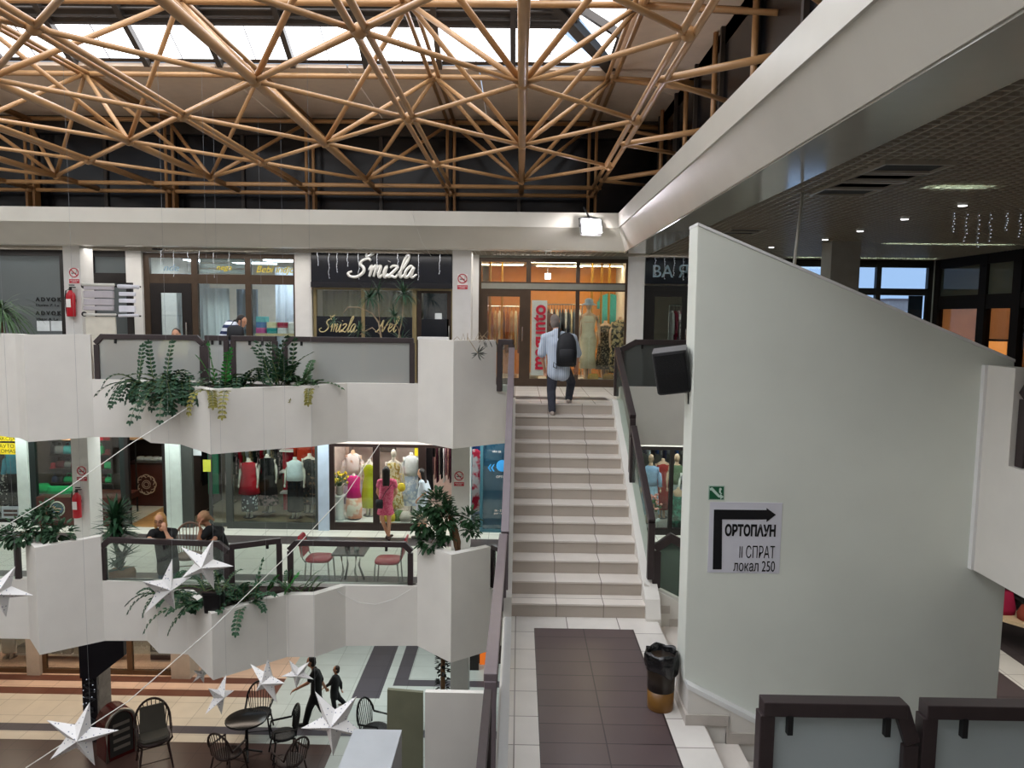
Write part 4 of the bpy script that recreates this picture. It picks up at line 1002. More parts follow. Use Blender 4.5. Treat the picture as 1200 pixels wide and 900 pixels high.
# dark fronted shop with the silver capitals
b0, b1 = X2(753.5), X2(823)
sg = thing('shop_sign', 'dark shop sign with outlined silver capitals next to the white wall', 'sign', (b0, S2-.12, Z2y(780, 333)))
sgb = MB().box(0, b1-b0+.6, -.05, .12, 0, Z2y(780, 303)-Z2y(780, 333)).build('board', navy, sg)
silv2 = mat('pale_blue_lettering', '#93a7b2', .35, metal=.3)
text('lettering', 'BARЯRA'.replace('RЯR', ' ЯR '), silv2, .36, (.12, -.065, .24), sgb, sx=1.0, ext=.012, align='LEFT')
front(S2, Z2, Z2y(780, 335), [(X2(753), X2(757)), (X2(808), X2(812)), (X2(845), X2(850)), (X2(880), X2(884))], blackframe, holes=(0,))
door(S2, X2(757), X2(808), Z2, Z2y(780, 338), blackframe, .17)
rack('clothes rail behind the door of the dark fronted shop', X2(784, 16.6), X2(806, 16.6), 16.6, Z2, 1.75, [('white', cloth('wht')), ('crimson', cloth('crimson', '#8e1f3c')), ('white floral', pattern('white_floral', '#e4dede', '#9a7a88', 14, 'noise', .5)), ('pink', cloth('pinkk', '#b86a84'))], 5, 'behind the dark shop door', L=1.25)
lamp('ceiling lamp inside the dark fronted shop', X2(800, 16.3), 16.3, CEIL-.1, .3, .3, '#fff4ea', 8, 'lamp of the dark fronted shop')
partition(4, X2(747), S2+.1, 19.2, Z2, CEIL+.3); partition(5, X2(884), S2+.1, 19.2, Z2, CEIL+.3)
struct('wall_front_4', MB().box(X2(884), X2(912), S2-.1, S2+.1, Z2, CEIL+.3), colpaint)
# outside windows of the right hall and its shop windows
xs_ = [X2(912), X2(974), X2(1026), X2(1086)]
OW = []
WN[0] += 1
fr = MB()
for x in xs_+[X2(1000)]: fr.box(x-.05, x+.05, S2-.05, S2+.05, Z2, CEIL+.02)
zz0, zz1 = Z2y(1040, 346), Z2y(1040, 338)
for a_, b_ in ((zz0, zz1), (Z2, Z2+.9), (CEIL-.15, CEIL+.02)): fr.box(xs_[0], xs_[-1], S2-.045, S2+.045, a_, b_)
ow = struct('window_%d' % WN[0], fr, blackframe)
MB().box(xs_[0], xs_[-1], S2-.004, S2+.004, Z2+.9, CEIL-.15).build('pane', glass('outside_pane', '#eef6ff', .05), ow)
MB().box(X2(1067), X2(1083), S2+.1, S2+.14, Z2+.9, zz0).build('roller_blind', mat('dark_blind', '#33383c', .8), ow)
struct('wall_front_5', MB().box(xs_[-1]+.05, 12.1, S2-.1, S2+.1, Z2, CEIL+.3), mat('dim_wall', '#8f8d88', .8))
# the shell round the outside windows stops the shop back wall there: open sky behind
col3 = struct('column_3', MB().box(4.96, 5.16, 12, 12.4, Z2, CEIL+.2).box(5.16, 5.42, 12.0, 12.4, Z2, CEIL+.2), mat('grey_column', '#8d8982', .6))
ys = [15.45, 13.9, 12.95, 11.6, 10.0, 8.4, 6.8, 5.2]
WN[0] += 1
fr = MB(); 
for y in ys: fr.box(8.55, 8.68, y-.11, y+.11, Z2, CEIL+.02)
fr.box(8.56, 8.66, 5.2, 15.5, CEIL-.18, CEIL+.1).box(8.565, 8.655, 5.2, 15.5, Z2+1.72, Z2+1.98).box(8.565, 8.655, 5.2, 15.5, Z2, Z2+.3)
ow = struct('window_%d' % WN[0], fr, mat('matt_black_brown_frame', '#1a1412', .8, spec=.1))
for a_, b_ in zip(ys[:-1], ys[1:]):
    MB().box(8.6, 8.612, b_+.11, a_-.11, Z2+.3, Z2+1.72).build('pane', glass('dim_pane', '#e8dccb', .06), ow)
    MB().box(8.6, 8.612, b_+.11, a_-.11, Z2+1.98, CEIL-.18).build('upper_pane', glass('filmed_upper_pane', '#a0a8a4', .12, .6, '#5c625e'), ow)
peach = mat('peach_shop_wall', '#cfae90', .8)
struct('wall_peach', MB().box(10.2, 10.3, 4.5, 15.6, Z2, CEIL).box(8.7, 12, 15.42, 15.48, Z2, CEIL), peach)
struct('ceiling_right_shop', MB().box(8.7, 12, 1, S2+.1, CEIL, CEIL+.1), ivory)
lamp('warm ceiling lamp in the right hand shop behind the dark frames, front', 9.4, 8.5, CEIL-.1, .4, 1.2, '#ffe2c0', 14, 'lamps of the right hand shop')
lamp('warm ceiling lamp in the right hand shop behind the dark frames, back', 9.5, 13.6, CEIL-.1, .4, 1.2, '#ffe2c0', 14, 'lamps of the right hand shop')
lt = thing('wall_lantern', 'small lit window lantern low in the second dark framed bay from the corner', 'lantern', (9.1, 14.3, Z2+.75)); MB().box(-.12, .12, -.2, .2, 0, .36).build('glowing_glass', emis('lantern_glow', '#ffb870', .9), lt); MB().box(-.14, .14, -.02, .02, 0, .39).box(-.14, .14, -.22, .22, .36, .40).box(-.13, -.115, -.22, .22, .18, .20).build('lantern_frame', blackframe, lt); MB().box(-.15, .15, -.2, .2, -.75, 0).build('plinth', mat('pale_wood'), lt)
mannequin('slim dark clothed mannequin behind the second dark mullion on the right', 9.1, 12.75, Z2, 1.75, manskin, [('dress', cloth('maroon', '#4a1a20'), DRESS, RIP(9, .05))], rz=-PI/2)
# ================================================================== MIDDLE GALLERY SHOPS
dgreen = mat('dark_green_frame', '#1d2726', .4); slate = mat('slate_frame', '#4b4f4c', .4, metal=.2); mint = mat('mint_white_pillar', '#cfdcd6', .55); bluep = mat('pale_blue_pillar', '#c2d2e6', .55)
woodf = mat('oak_floor', '#b58a58', .4, var=.15, scale=5); darkin = mat('dark_shop_wall', '#3a2f2a', .8); pinkin = mat('blush_shop_wall', '#e0cfc8', .8)
H1 = B1 and 1.47
def front1(*a, **k): return front(S1, Z1, 1.42, *a, **k)
def Z1y(px, py, Y=S1): return at(px, py, Y=Y).z
# pillars between the fronts
for i, (p0, p1, m) in enumerate(((24, 37, mint), (197, 214, mint), (374, 386.5, bluep), (592, 604, bluep))):
    struct('wall_front_%d' % (10+i), MB().box(X1(p0), X1(p1), S1-.1, S1+.1, Z1, B2+.01), m)
for i, px in enumerate((30, 205, 380, 545, 598, 834)): partition(10+i, X1(px), S1+.1, 19.2, Z1, B2, pinkin if px in (380, 545) else (darkin if px in (30, 205) else None))
struct('baseboard_middle', MB().box(XMIN, X1(24), S1-.05, S1+.04, Z1, Z1+.06), white)
# shop 1: left edge, turquoise cardigan
front1([(-13, -12.9), (X1(22), X1(24))], blackframe, sill=.12)
yel = mat('yellow_sign', '#e8d22a', .5)
for i, (py0, py1, body) in enumerate(((511, 517, 'AKCIJA'), (519, 532.5, 'АУТО\nKOMASI'))):
    a = at(-14, py0, Y=S1-.03); b = at(20, py1, Y=S1-.03)
    t = thing('window_sign', 'yellow window sign at the left picture edge, %s one of two' % ('upper' if i == 0 else 'lower'), 'sign', ((a.x+b.x)/2, S1-.03, b.z))
    MB().box(-(b.x-a.x)/2, (b.x-a.x)/2, -.01, 0, 0, a.z-b.z).build('panel', yel, t)
    text('lettering', body, blk, .11, (.1, -.012, (a.z-b.z)/2), t, ext=.001, sx=1.1)
a = at(3, 593, Y=S1-.03); b = at(24, 607, Y=S1-.03)
t = thing('window_sign', 'white notice board with two dark lines, low in the left edge shop window', 'sign', ((a.x+b.x)/2, S1-.06, b.z)); MB().box(-.2, .2, 0, .02, 0, a.z-b.z).build('panel', mat('notice_grey', '#a9b4b8'), t); MB().box(-.15, .15, -.004, 0, .05, .10).box(-.15, .15, -.004, 0, .14, .19).build('printed_lines', mat('notice_dark', '#4a3a34'), t)
turq = cloth('turquoise', '#2fa8c4'); dots = pattern('white_dots_on_black', '#d8d4d0', '#17161a', 22, 'voronoi', .28)
mannequin('mannequin in a turquoise cardigan in the window at the left picture edge', X1(15, 16.2), 16.3, Z1+.1, 1.72, manwhite, [('cardigan', turq, SLEEVED, RIP(5, .02)), ('trousers', cloth('blk', '#1d1d20'), PANTS, None)], head=False)
mannequin('mannequin in a black dotted skirt beside the turquoise cardigan', X1(2, 16.3), 16.4, Z1+.1, 1.7, manwhite, [('skirt', dots, SKIRT, RIP(9, .06)), ('top', cloth('blk'), TOP, None)], head=False)
lamp('ceiling lamp of the left edge shop on the middle gallery', X1(2, 16.6), 16.8, B2-.08, .8, .4, '#dff2ff', 6, 'shop lamps, middle gallery left')
struct('wall_inner_1', MB().box(-13, X1(30), 17.6, 17.66, Z1, B2), darkin)
# shop 2: bags and hats
front1([(X1(37), X1(44)), (X1(142.5), X1(148))], dgreen, sill=.62)
front(S1-.002, Z1, 1.42, [(X1(148), X1(152.5)), (X1(192), X1(197))], blackframe, holes=(0,), sill=0)
brownp = mat('brown_counter_panel', '#4a2620', .35, var=.12)
xa, xb = X1(44), X1(142.5)
struct('wall_dado', MB().box(xa, xb, S1-.065, S1+.05, Z1+.02, Z1y(66, 582)), brownp)
q = at(68, 596, Y=S1-.05)
t = thing('roundel', 'round pale emblem on the brown panel below the bag shop window', 'emblem', (q.x, S1-.078, q.z))
MB().path([(.155*math.cos(2*PI*k/32), 0, .155*math.sin(2*PI*k/32)) for k in range(32)], .016, 6, True).build('ring', mat('emblem_ring', '#a9b3a4', .5), t)
MB().ball((0, .0, 0), .13, .012, .13, 20, 6).build('disc', mat('emblem_blue', '#5a7488', .5), t)
mb = MB(); rnd = random.Random(3)
for k in range(7): mb.ball((rnd.uniform(-.07, .07), -.012, rnd.uniform(-.07, .07)), .035, .006, .025, 8, 5)
mb.build('figure_marks', mat('emblem_sand', '#b3a184', .5), t)
text('lettering', 'MERLOT', mat('emblem_ring'), .06, (0, -.0, -.24), t, ext=.002)
o = thing('bag_shelving', 'tall dark shelving packed with bags and hats behind the brown panelled window', 'shelf', (X1(90, 16.8), 16.8, Z1))
SW = (X1(140, 16.8)-X1(44, 16.8))/2
for k in range(5): MB().box(-SW, SW, -.22, .22, .74+k*.33, .76+k*.33).build('shelf_board', mat('dark_shelf', '#241a17', .6), o)
MB().box(-SW, SW, .22, .26, 0, 2.4).build('back_panel', mat('dark_shelf'), o)
for s in (-1, 1): MB().box(s*SW-.02, s*SW+.02, -.22, .26, 0, 2.4).build('side_panel', mat('dark_shelf'), o)
BAGC = [('black', '#1a1a1e'), ('navy', '#232f52'), ('neon green', '#5fd24a'), ('dark red', '#7d1a26'), ('coral', '#d8654a'), ('emerald', '#1f8f5a'), ('teal', '#3f8a8c'), ('crimson', '#b31e34'), ('grey', '#6a6a6c'), ('tan', '#b88a5a'), ('peach', '#e8b08a'), ('maroon', '#4c1a20')]
pick = [[5, 5, 1, 0, 5, 3, 7, 5, 11, 5], [0, 11, 3, 11, 8, 3, 3, 7, 11, 5], [1, 1, 0, 8, 6, 3, 5, 9, 5, 11], [0, 1, 2, 2, 10, 4, 3, 7, 7, 3], [11, 0, 8, 0, 7, 9, 4, 10, 9, 3]]
for r in range(5):
    for i in range(10):
        nm, cx = BAGC[pick[r][i]]; x = X1(90, 16.8)-SW+.12+i*(2*SW-.24)/9; z = Z1+.762+r*.33
        s = thing('shelf_bag', '%s bag, %s from left on %s dark shelf from below' % (nm, ORD[i], ORD[r]), 'bag', (x, 16.68, z), 0, 'bags and hats on the dark shelving')
        cm = cloth('bagc_'+nm, cx); w = .095+.015*((i*5+r) % 3); hh = .13+.03*((i*3+r) % 3)
        if (i+r) % 4 == 3: MB().lathe((0, 0, 0), [(w*1.05, 0), (w*.98, .015), (w*.6, .03), (w*.55, .1), (w*.3, .12), (.002, .122)], 14).build('hat', cm, s, smooth=True)
        else:
            MB().loft([(0, 0, 0, w*.95, .06), (0, 0, hh*.3, w, .065), (0, 0, hh*.8, w*.9, .05), (0, 0, hh, w*.7, .02)], 14, power=.55).build('body', cm, s, smooth=True)
            MB().path([(-w*.5, 0, hh*.92), (-w*.35, 0, hh+.07), (w*.35, 0, hh+.07), (w*.5, 0, hh*.92)], .008, 6).build('handle', cm, s, smooth=True)
o = MB().loft([(0, 0, 0, .2, .15), (0, 0, .1, .2, .15), (0, 0, .2, .12, .1)], 18, ripple=(6, lambda u: .05)).build('cushion', cloth('emerald', '#1f9a5c'), None, smooth=True); o.location = (X1(52, 16.2), 16.15, Z1y(52, 582)+.0); tag(o, 'emerald cushion lying low at the left of the bag shop window', 'cushion')
struct('trim_11', MB().box(xa, xb, S1+.05, S1+.75, Z1+.5, Z1y(66, 582)-.005), brownp)
o = MB().loft([(0, 0, 0, .36, .15), (0, 0, .07, .36, .15), (0, 0, .14, .28, .1)], 18, ripple=(9, lambda u: .06)).build('cushion', cloth('emerald')); o.location = (X1(72, 16.2), 16.15, Z1y(66, 582)); tag(o, 'long crumpled emerald cloth beside the emerald cushion in the bag shop window', 'cloth')
struct('floor_oak', MB().box(X1(148), X1(197), S1-.04, 18.6, Z1, Z1+.006), woodf)
# herringbone is laid as a fine parquet pattern of boards
t = thing('shop_counter', 'dark brown counter with a pale interlaced rose emblem inside the open doorway', 'counter', (X1(172, 17.5), 17.5, Z1+.006))
cw = (X1(194, 17.5)-X1(151, 17.5))/2
MB().box(-cw, cw, 0, .5, 0, 1.02).build('body', brownp, t); MB().box(-cw, cw, -.05, .55, 1.02, 1.07).build('top', mat('counter_top', '#2b1815', .3), t)
mb = MB()
for k in range(8):
    a = 2*PI*k/8; mb.path([(.12*math.cos(a)+.12*math.cos(a+f), -.02, .53+.12*math.sin(a)+.12*math.sin(a+f)) for f in [(-1.6+j*.28) for j in range(11)]], .013, 5)
for r_ in (.06, .1): mb.path([(r_*math.cos(2*PI*k/20), -.02, .53+r_*math.sin(2*PI*k/20)) for k in range(20)], .01, 5, True)
mb.build('rose_emblem', mat('rose_emblem', '#b9a28e', .4), t)
for k in range(4):
    s = MB().loft([(0, 0, 0, .1, .1), (0, 0, .05, .11, .11), (0, 0, .09, .07, .07)], 14, power=.7).build('counter_goods', mat('paper'), None, smooth=True); s.location = (X1(160+9*k, 17.5), 17.75, Z1+1.078); tag(s, 'pale wrapped item on the brown counter, %s from the left' % ORD[k], 'goods', 'wrapped items on the brown counter')
struct('wall_inner_2', MB().box(X1(30), X1(205), 18.6, 18.66, Z1, B2), darkin)
for k in range(6):
    garment('dark jacket on the back wall above the counter, %s from the left' % ORD[k], X1(154+8*k, 18.3), 18.45, Z1+2.3, .36, .8, cloth(('jk1', 'jk2')[k % 2], ('#242426', '#4b4640')[k % 2]), 0, 'jackets above the brown counter')
garment('peach top hanging at the top of the open doorway', X1(158, 16.2), 16.25, Z1+2.25, .34, .4, cloth('peach', '#e0a878'), .3)
t = thing('ring_mirror', 'round pale mirror at the top of the open doorway', 'mirror', (X1(160, 17), 17.0, Z1+2.0)); MB().path([(.28*math.cos(2*PI*k/32), 0, .28*math.sin(2*PI*k/32)) for k in range(32)], .03, 8, True).build('frame', mat('mirror_frame', '#a8a49a'), t); MB().ball((0, .01, 0), .27, .006, .27, 24, 6).build('mirror_glass', chrome, t); MB().tube((0, .01, -.3), (0, .01, -3.0+.0), .02).build('post', black, t)
t.location.z = Z1+3.0-.0 if False else t.location.z
lamp('orange ceiling lamp in the bag shop', X1(126, 16.3), 16.15, B2-.08, .5, .3, '#ffc24a', 10, 'lamps of the bag shop')
lamp('white ceiling lamp over the bag shelves', X1(70, 16.2), 16.2, B2-.08, .9, .2, '#fff2e0', 14, 'lamps of the bag shop')
lamp('ceiling lamp above the brown counter', X1(172, 17), 16.9, B2-.08, .4, .4, '#ffe8c8', 9, 'lamps of the bag shop')
# shop 3: red and black clothes
front1([(X1(214), X1(226.5)), (X1(266), X1(272.5)), (X1(370), X1(374))], slate, holes=(0,), sill=.14)
d3 = door(S1+.1, X1(243), X1(266), Z1, 1.3, slate, .06); 
o = MB().box(X1(238), X1(247), S1+.02, S1+.03, Z1y(242, 553), Z1y(242, 539)).build('paper_notice', mat('yellow_paper', '#c9cf4a', .6)); tag(o, 'yellow paper notice in the doorway of the red and black clothes shop', 'notice')
o = MB().box(X1(227), X1(236.5), S1+.02, S1+.03, Z1y(232, 534), Z1y(232, 526)).build('paper_notice', mat('paper')); tag(o, 'small white printed notice at the top of the doorway beside the slate frame', 'notice')
struct('floor_shop_olive', MB().box(X1(206), X1(379), S1+.06, 19.2, Z1, Z1+.01), mat('olive_lino', '#8a8068', .5))
mb = MB().box(X1(207), X1(379), 18.2, 18.26, Z1, B2); struct('wall_inner_3', mb, mat('taupe_shop_wall', '#8d8070', .8))
redc = cloth('red', '#b0152c'); floral = pattern('blue_floral', '#cfdbe2', '#1b2538', 13, 'voronoi', .34); blackc = cloth('black', '#17171b'); pinkfl = pattern('pink_floral', '#a88a92', '#2a2026', 12, 'noise', .5); whitec = cloth('white', '#d6dde2'); darkfl = pattern('dark_floral', '#15171c', '#8a6a50', 14, 'noise', .62)
yq = 16.25
mannequin('headless mannequin in a red tulle dress over blue floral cloth', X1(292, yq), yq, Z1+.12, 1.52, manwhite, [('skirt', floral, [(.1, .2, .16), (.3, .2, .16), (.5, .16, .12), (.6, .12, .1)], RIP(7, .05)), ('red_dress', redc, [(.36, .27, .21), (.5, .23, .17), (.62, .17, .12), (.725, .19, .13), (.8, .2, .1), (.83, .09, .07)], RIP(12, .05))], head=False)
mannequin('headless mannequin in black with a pink floral hem, second in the row', X1(314, 16.7), 16.7, Z1+.12, 1.54, manwhite, [('skirt', pinkfl, [(.12, .27, .2), (.3, .22, .18), (.5, .18, .13)], RIP(10, .08)), ('black_dress', blackc, [(.28, .24, .19), (.5, .2, .15), (.62, .15, .11), (.725, .18, .13), (.8, .2, .1), (.83, .09, .07)], RIP(9, .04))], head=False)
mannequin('headless mannequin in a white draped top and long black skirt', X1(346, yq), yq, Z1+.12, 1.57, manwhite, [('skirt', blackc, [(.1, .19, .16), (.35, .19, .15), (.53, .185, .135), (.62, .13, .1)], RIP(8, .04)), ('white_top', whitec, [(.55, .23, .15), (.64, .21, .14), (.74, .2, .13), (.8, .2, .1), (.84, .07, .06)], RIP(5, .08))], head=False)
mannequin('headless mannequin in a dark flowered dress beside the pale blue pillar', X1(363, 16.75), 16.75, Z1+.12, 1.56, manwhite, [('dress', darkfl, DRESS, RIP(8, .05))], head=False)
o = thing('display_chair', 'red and white striped display shelf behind the white draped top', 'shelf', (X1(341, 17.2), 17.2, Z1+.01)); 
MB().box(-.22, .22, .1, .14, 0, 2.3).build('back_panel', cloth('red'), o)
for k in range(4): MB().box(-.22, .22, -.15, .1, .45+k*.5, .49+k*.5).build('shelf_board', white, o)
rack('clothes rail at the back of the red and black clothes shop', X1(272, 17.7), X1(332, 17.7), 17.8, Z1+.01, 1.9, [('black', blackc), ('grey floral', pinkfl), ('red', redc), ('olive', cloth('olive', '#6a6440')), ('white', whitec), ('leaf print', leaf)], 14, 'at the back of the red and black shop', L=1.2)
rack('clothes rail inside the doorway of the red and black clothes shop', X1(226, 17.0), X1(241, 17.0), 17.2, Z1+.01, 1.95, [('black', blackc), ('charcoal', cloth('chr', '#34343a'))], 5, 'inside the doorway by the slate frame', L=1.3)
garment('bright orange red coat hanging behind the dark flowered dress', X1(356, 16.9), 17.0, Z1+1.95, .4, 1.3, cloth('orangered', '#b83a22'), 0)
o = MB().box(X1(244, 16.6), X1(256, 16.6), 16.6, 16.64, Z1+.55, Z1+1.65).build('cloth_panel', cloth('green', '#2f8464')); tag(o, 'green cloth panel hanging behind the glass door of the red and black shop', 'cloth'); 
lamp('ceiling lamp in the red and black clothes shop, left', X1(290, 16.4), 16.5, B2-.08, .8, .3, '#fff4e6', 6, 'lamps of the red and black shop')
lamp('ceiling lamp in the red and black clothes shop, right', X1(345, 16.4), 16.5, B2-.08, .8, .3, '#fff4e6', 6, 'lamps of the red and black shop')
# shop 4: bright boutique with the dark frame
zt = Z1y(440, 520)
front(S1, Z1, zt, [(X1(386.5), X1(392)), (X1(437.5), X1(445)), (X1(490.5), X1(499)), (X1(548), X1(552))], mat('dark_brown_frame', '#2b1d1a', .4), holes=(2,), sill=.16, head=.07)
struct('wall_front_15', MB().box(X1(386), X1(552), S1-.05, S1+.1, zt, B2), pinkin)
struct('floor_boutique_plinth', MB().box(X1(392), X1(491), S1+.06, S1+1.0, Z1, Z1+.16), white)
struct('wall_inner_4', MB().box(X1(381), X1(545), 18.4, 18.46, Z1, B2), pinkin)
hot = cloth('hot_pink', '#e0207c'); chart = cloth('chartreuse', '#b8c22a'); blush = cloth('blush', '#e0bfae'); lilacc = cloth('lilac', '#c8bcd8'); yfl = pattern('cream_floral', '#e6dcb4', '#b09a3c', 20, 'voronoi', .62); pcoral = cloth('coral_pink', '#d84a72')
zp = Z1+.16
mannequin('headless mannequin in a pink printed white blouse behind the hot pink top', X1(414, 16.75), 16.75, zp, 1.62, manskin, [('blouse', pattern('white_print', '#e8dfe0', '#d0a890', 9, 'noise', .6), SLEEVED, RIP(5, .03)), ('skirt', lilacc, SKIRT, RIP(6, .04))], head=False)
t = mannequin('low bust mannequin in a hot pink top over a peach tiered skirt', X1(414, 16.05), 16.1, zp, 1.16, manwhite, [('top', hot, [(.42, .25, .19), (.55, .2, .16), (.72, .21, .16), (.8, .22, .12), (.84, .1, .08)], RIP(7, .02)), ('skirt', pattern('peach_tulle', '#e8d8c8', '#e09a7c', 5, 'noise', .5), [(.03, .27, .2), (.2, .28, .21), (.42, .26, .19)], RIP(16, .03))], head=False, arm=0)
mannequin('headless mannequin in a chartreuse dress beside the dark mullion', X1(432, 16.3), 16.4, zp, 1.46, manwhite, [('dress', chart, DRESS, RIP(7, .05))], head=False)
mannequin('tall white mannequin with a head in a cream floral dress behind the pink dressed girl', X1(461, 16.3), 16.35, zp, 1.54, manwhite, [('dress', yfl, DRESS, RIP(8, .05))])
mannequin('headless mannequin in a white lace blouse right of the cream floral dress', X1(482, 16.75), 16.75, zp, 1.58, manwhite, [('blouse', whitec, SLEEVED, RIP(6, .05)), ('skirt', pattern('pale_blue_print', '#dfe6ee', '#a9bcd8', 12, 'noise', .5), SKIRT, RIP(9, .06))], head=False)
for i, (px, nm, cm, L_) in enumerate(((397, 'magenta', cloth('magenta', '#b83a8c'), 1.5), (401, 'peach', blush, 1.2), (409, 'crimson', pcoral, .8), (424, 'coral pink', pcoral, .8), (449, 'grey', cloth('greycl', '#8d8a86'), .9), (455, 'taupe', cloth('taupe', '#6a5a50'), 1.0), (470, 'brown patterned', pattern('brown_pat', '#8a6a4c', '#4f3a2c', 18, 'noise', .5), .6))):
    garment('%s garment on the back wall of the bright boutique, %s from the left' % (nm, ORD[i]), X1(px, 17.6), 17.9-(.3 if i % 2 else 0), Z1+2.4, .36, L_, cm, 0, 'garments on the back wall of the bright boutique')
rack('clothes rail of mauve and dark garments inside the boutique entrance', X1(505, 17.2), X1(544, 17.2), 17.2, Z1+.006, 2.05, [('mauve', cloth('mauve', '#a8808c')), ('dusty pink', cloth('dusty', '#b8948e')), ('dark plum', cloth('plum', '#4a2434')), ('grey', cloth('greycl')), ('black', blackc), ('white', whitec)], 14, 'inside the bright boutique entrance', L=1.15)
garment('long black coat hanging just inside the bright boutique entrance', X1(501, 16.4), 16.4, Z1+2.25, .34, 1.5, blackc, .9)
ylf = mat('yellow_petal', '#e0c22a', .7); leafm = mat('bouquet_leaf', '#4a6a38', .7)
def bouquet(label, x, y, z, r, n, petal, seed):
    t = thing('flower_bouquet', label, 'bouquet', (x, y, z)); rnd = random.Random(seed); a = MB(); b = MB()
    MB().lathe((0, 0, 0), [(.06, 0), (.09, .05), (.07, .18), (.08, .2)]).build('vase', mat('vase', '#b8ada4', .3), t, smooth=True)
    for k in range(n):
        an = rnd.uniform(0, 2*PI); q = rnd.uniform(.2, 1)*r; h_ = .2+rnd.uniform(.05, .32)
        p = Vector((q*math.cos(an), q*math.sin(an), h_)); b.path([(0, 0, .15), p*.6+Vector((0, 0, .06)), p], .006, 5); a.ball(p, .032, .032, .026, 8, 5)
        b.ball(p*.8, .05, .03, .012, 6, 4, Euler((rnd.uniform(-1, 1), rnd.uniform(-1, 1), an)))
    a.build('blossoms', petal, t, smooth=True); b.build('stems_and_leaves', leafm, t)
bouquet('bouquet of yellow flowers at the left end of the bright boutique window', X1(398.5, 16.1), 16.05, zp+.55, .2, 22, ylf, 1)
o = thing('flower_pedestal', 'white pedestal carrying the yellow flowers in the bright boutique window', 'pedestal', (X1(398.5, 16.1), 16.05, zp)); MB().lathe((0, 0, 0), [(.13, 0), (.13, .05), (.09, .1), (.09, .48), (.13, .53), (.13, .55)]).build('column', white, o, smooth=True)
for i, (px, cm, nm) in enumerate(((456, ylf, 'yellow'), (468, leafm, 'green'), (476, mat('vase'), 'grey'), (452, white, 'white'))):
    s = MB().loft([(0, 0, 0, .14, .1), (0, 0, .1, .17, .12), (0, 0, .22, .08, .06)], 14, ripple=(7, lambda u: .12)).build('display_cushion', cm, None, smooth=True); s.location = (X1(px, 16.0), 15.98+.05*(i % 2)+(.2 if i == 3 else 0), zp); tag(s, '%s ruffled display item on the plinth behind the girl in pink' % nm, 'display item')
s = thing('handbag', 'round yellow handbag hanging beside the cream floral dress', 'bag', (X1(471, 16.1), 16.06, Z1+.9)); MB().ball((0, 0, 0), .09, .05, .1, 14, 10).build('body', ylf, s, smooth=True); MB().path([(-.07, 0, .06), (-.03, 0, .3), (.03, 0, .3), (.07, 0, .06)], .007, 5).build('strap', ylf, s)
o = MB().box(X1(486), X1(490), S1-.03, S1-.015, Z1y(488, 534), Z1y(488, 521)).build('window_sticker', yel); tag(o, 'yellow sticker at the top right of the bright boutique window', 'sticker')
for i, px in enumerate((405, 425, 455, 480, 515)):
    lamp('bright ceiling lamp of the boutique behind the girl in pink, %s from the left' % ORD[i], X1(px, 16.4), 16.3 if px < 500 else 16.6, B2-.06, .7, .5, '#fff1ea', 9, 'ceiling lamps of the bright boutique')
# shop 5: blue office
bluew = glass('blue_filmed_pane', '#7fa8c4', .08, .72, '#56809c')
front1([(X1(552), X1(553)), (X1(562.5), X1(566)), (X1(591), X1(593))], mat('teal_frame', '#3f6a78', .4), sill=.06, holes=(0,))
MBp = MB().box(X1(566), X1(591), S1+.02, S1+.03, Z1+.06, 1.33); o = MBp.build('window_film', bluew); tag(o, 'blue film covering the narrow office window left of the staircase', 'window film')
wl = thing('window_lettering', 'white and bright blue lettering on the blue office window', 'lettering', (X1(578), S1-.03, Z1)); bbl = mat('bright_blue', '#3f9ce0', .5)
wtext('oko za', 582, 529, .07, sgnwhite, wl, S1-.03); wtext('«●', 584, 547, .34, bbl, wl, S1-.03); wtext('OPTIKA', 588, 559, .07, sgnwhite, wl, S1-.03); wtext('06 - 22h\npon - sub', 585, 600, .06, sgnwhite, wl, S1-.03)
redwh = pattern('red_white_swirl', '#d82a4a', '#ece4e4', 5, 'noise', .5)
garment('red and white swirl dress hanging behind the middle gallery column', X1(556, 16.1), 16.2, Z1+1.75, .36, 1.4, redwh, .5)
garment('blue denim jacket hanging above the red and white dress', X1(557, 16.35), 16.5, Z1+2.1, .36, .7, cloth('denim', '#2f4f86'), .5)
lamp('cool ceiling lamp behind the blue office window', X1(572, 16.4), 16.4, B2-.08, .5, .4, '#e6f6ff', 7, 'lamps of the blue office')
struct('wall_inner_5', MB().box(X1(546), X1(600), 17.2, 17.26, Z1, B2), bluep)
# shop 6: right of the staircase
front(S1, Z1, Z1y(780, 523), [(X1(735), X1(738)), (X1(784), X1(788.5)), (X1(838), X1(842))], blackframe, sill=.14, head=.08)
struct('wall_front_16', MB().box(X1(604), X1(735), S1-.1, S1+.1, Z1, B2).box(X1(735), X1(842), S1-.05, S1+.1, Z1y(780, 523), B2).box(X1(842), 12, S1-.1, S1+.1, Z1, B2), plaster)
struct('wall_inner_6', MB().box(X1(730), X1(850), 18.2, 18.26, Z1, B2), mat('grey_shop_wall', '#8f948e', .8))
pblue = cloth('pale_blue', '#a9c4dc'); sage = cloth('sage', '#66785c'); seag = pattern('sea_green_print', '#3f9a80', '#1f6450', 9, 'noise', .5)
mannequin('mannequin in a pale blue dress and open shirt, right of the staircase', X1(763, 16.2), 16.3, Z1+.12, 1.56, manskin, [('dress', pblue, DRESS, RIP(9, .05)), ('open_shirt', cloth('chambray', '#8fa8c4'), SLEEVED, RIP(4, .05))])
mannequin('mannequin with a head in a sage green vest and grey trousers', X1(794, 16.3), 16.45, Z1+.12, 1.56, manskin, [('vest', sage, TOP, None), ('trousers', cloth('pgrey', '#a9b2b0'), PANTS, None)])
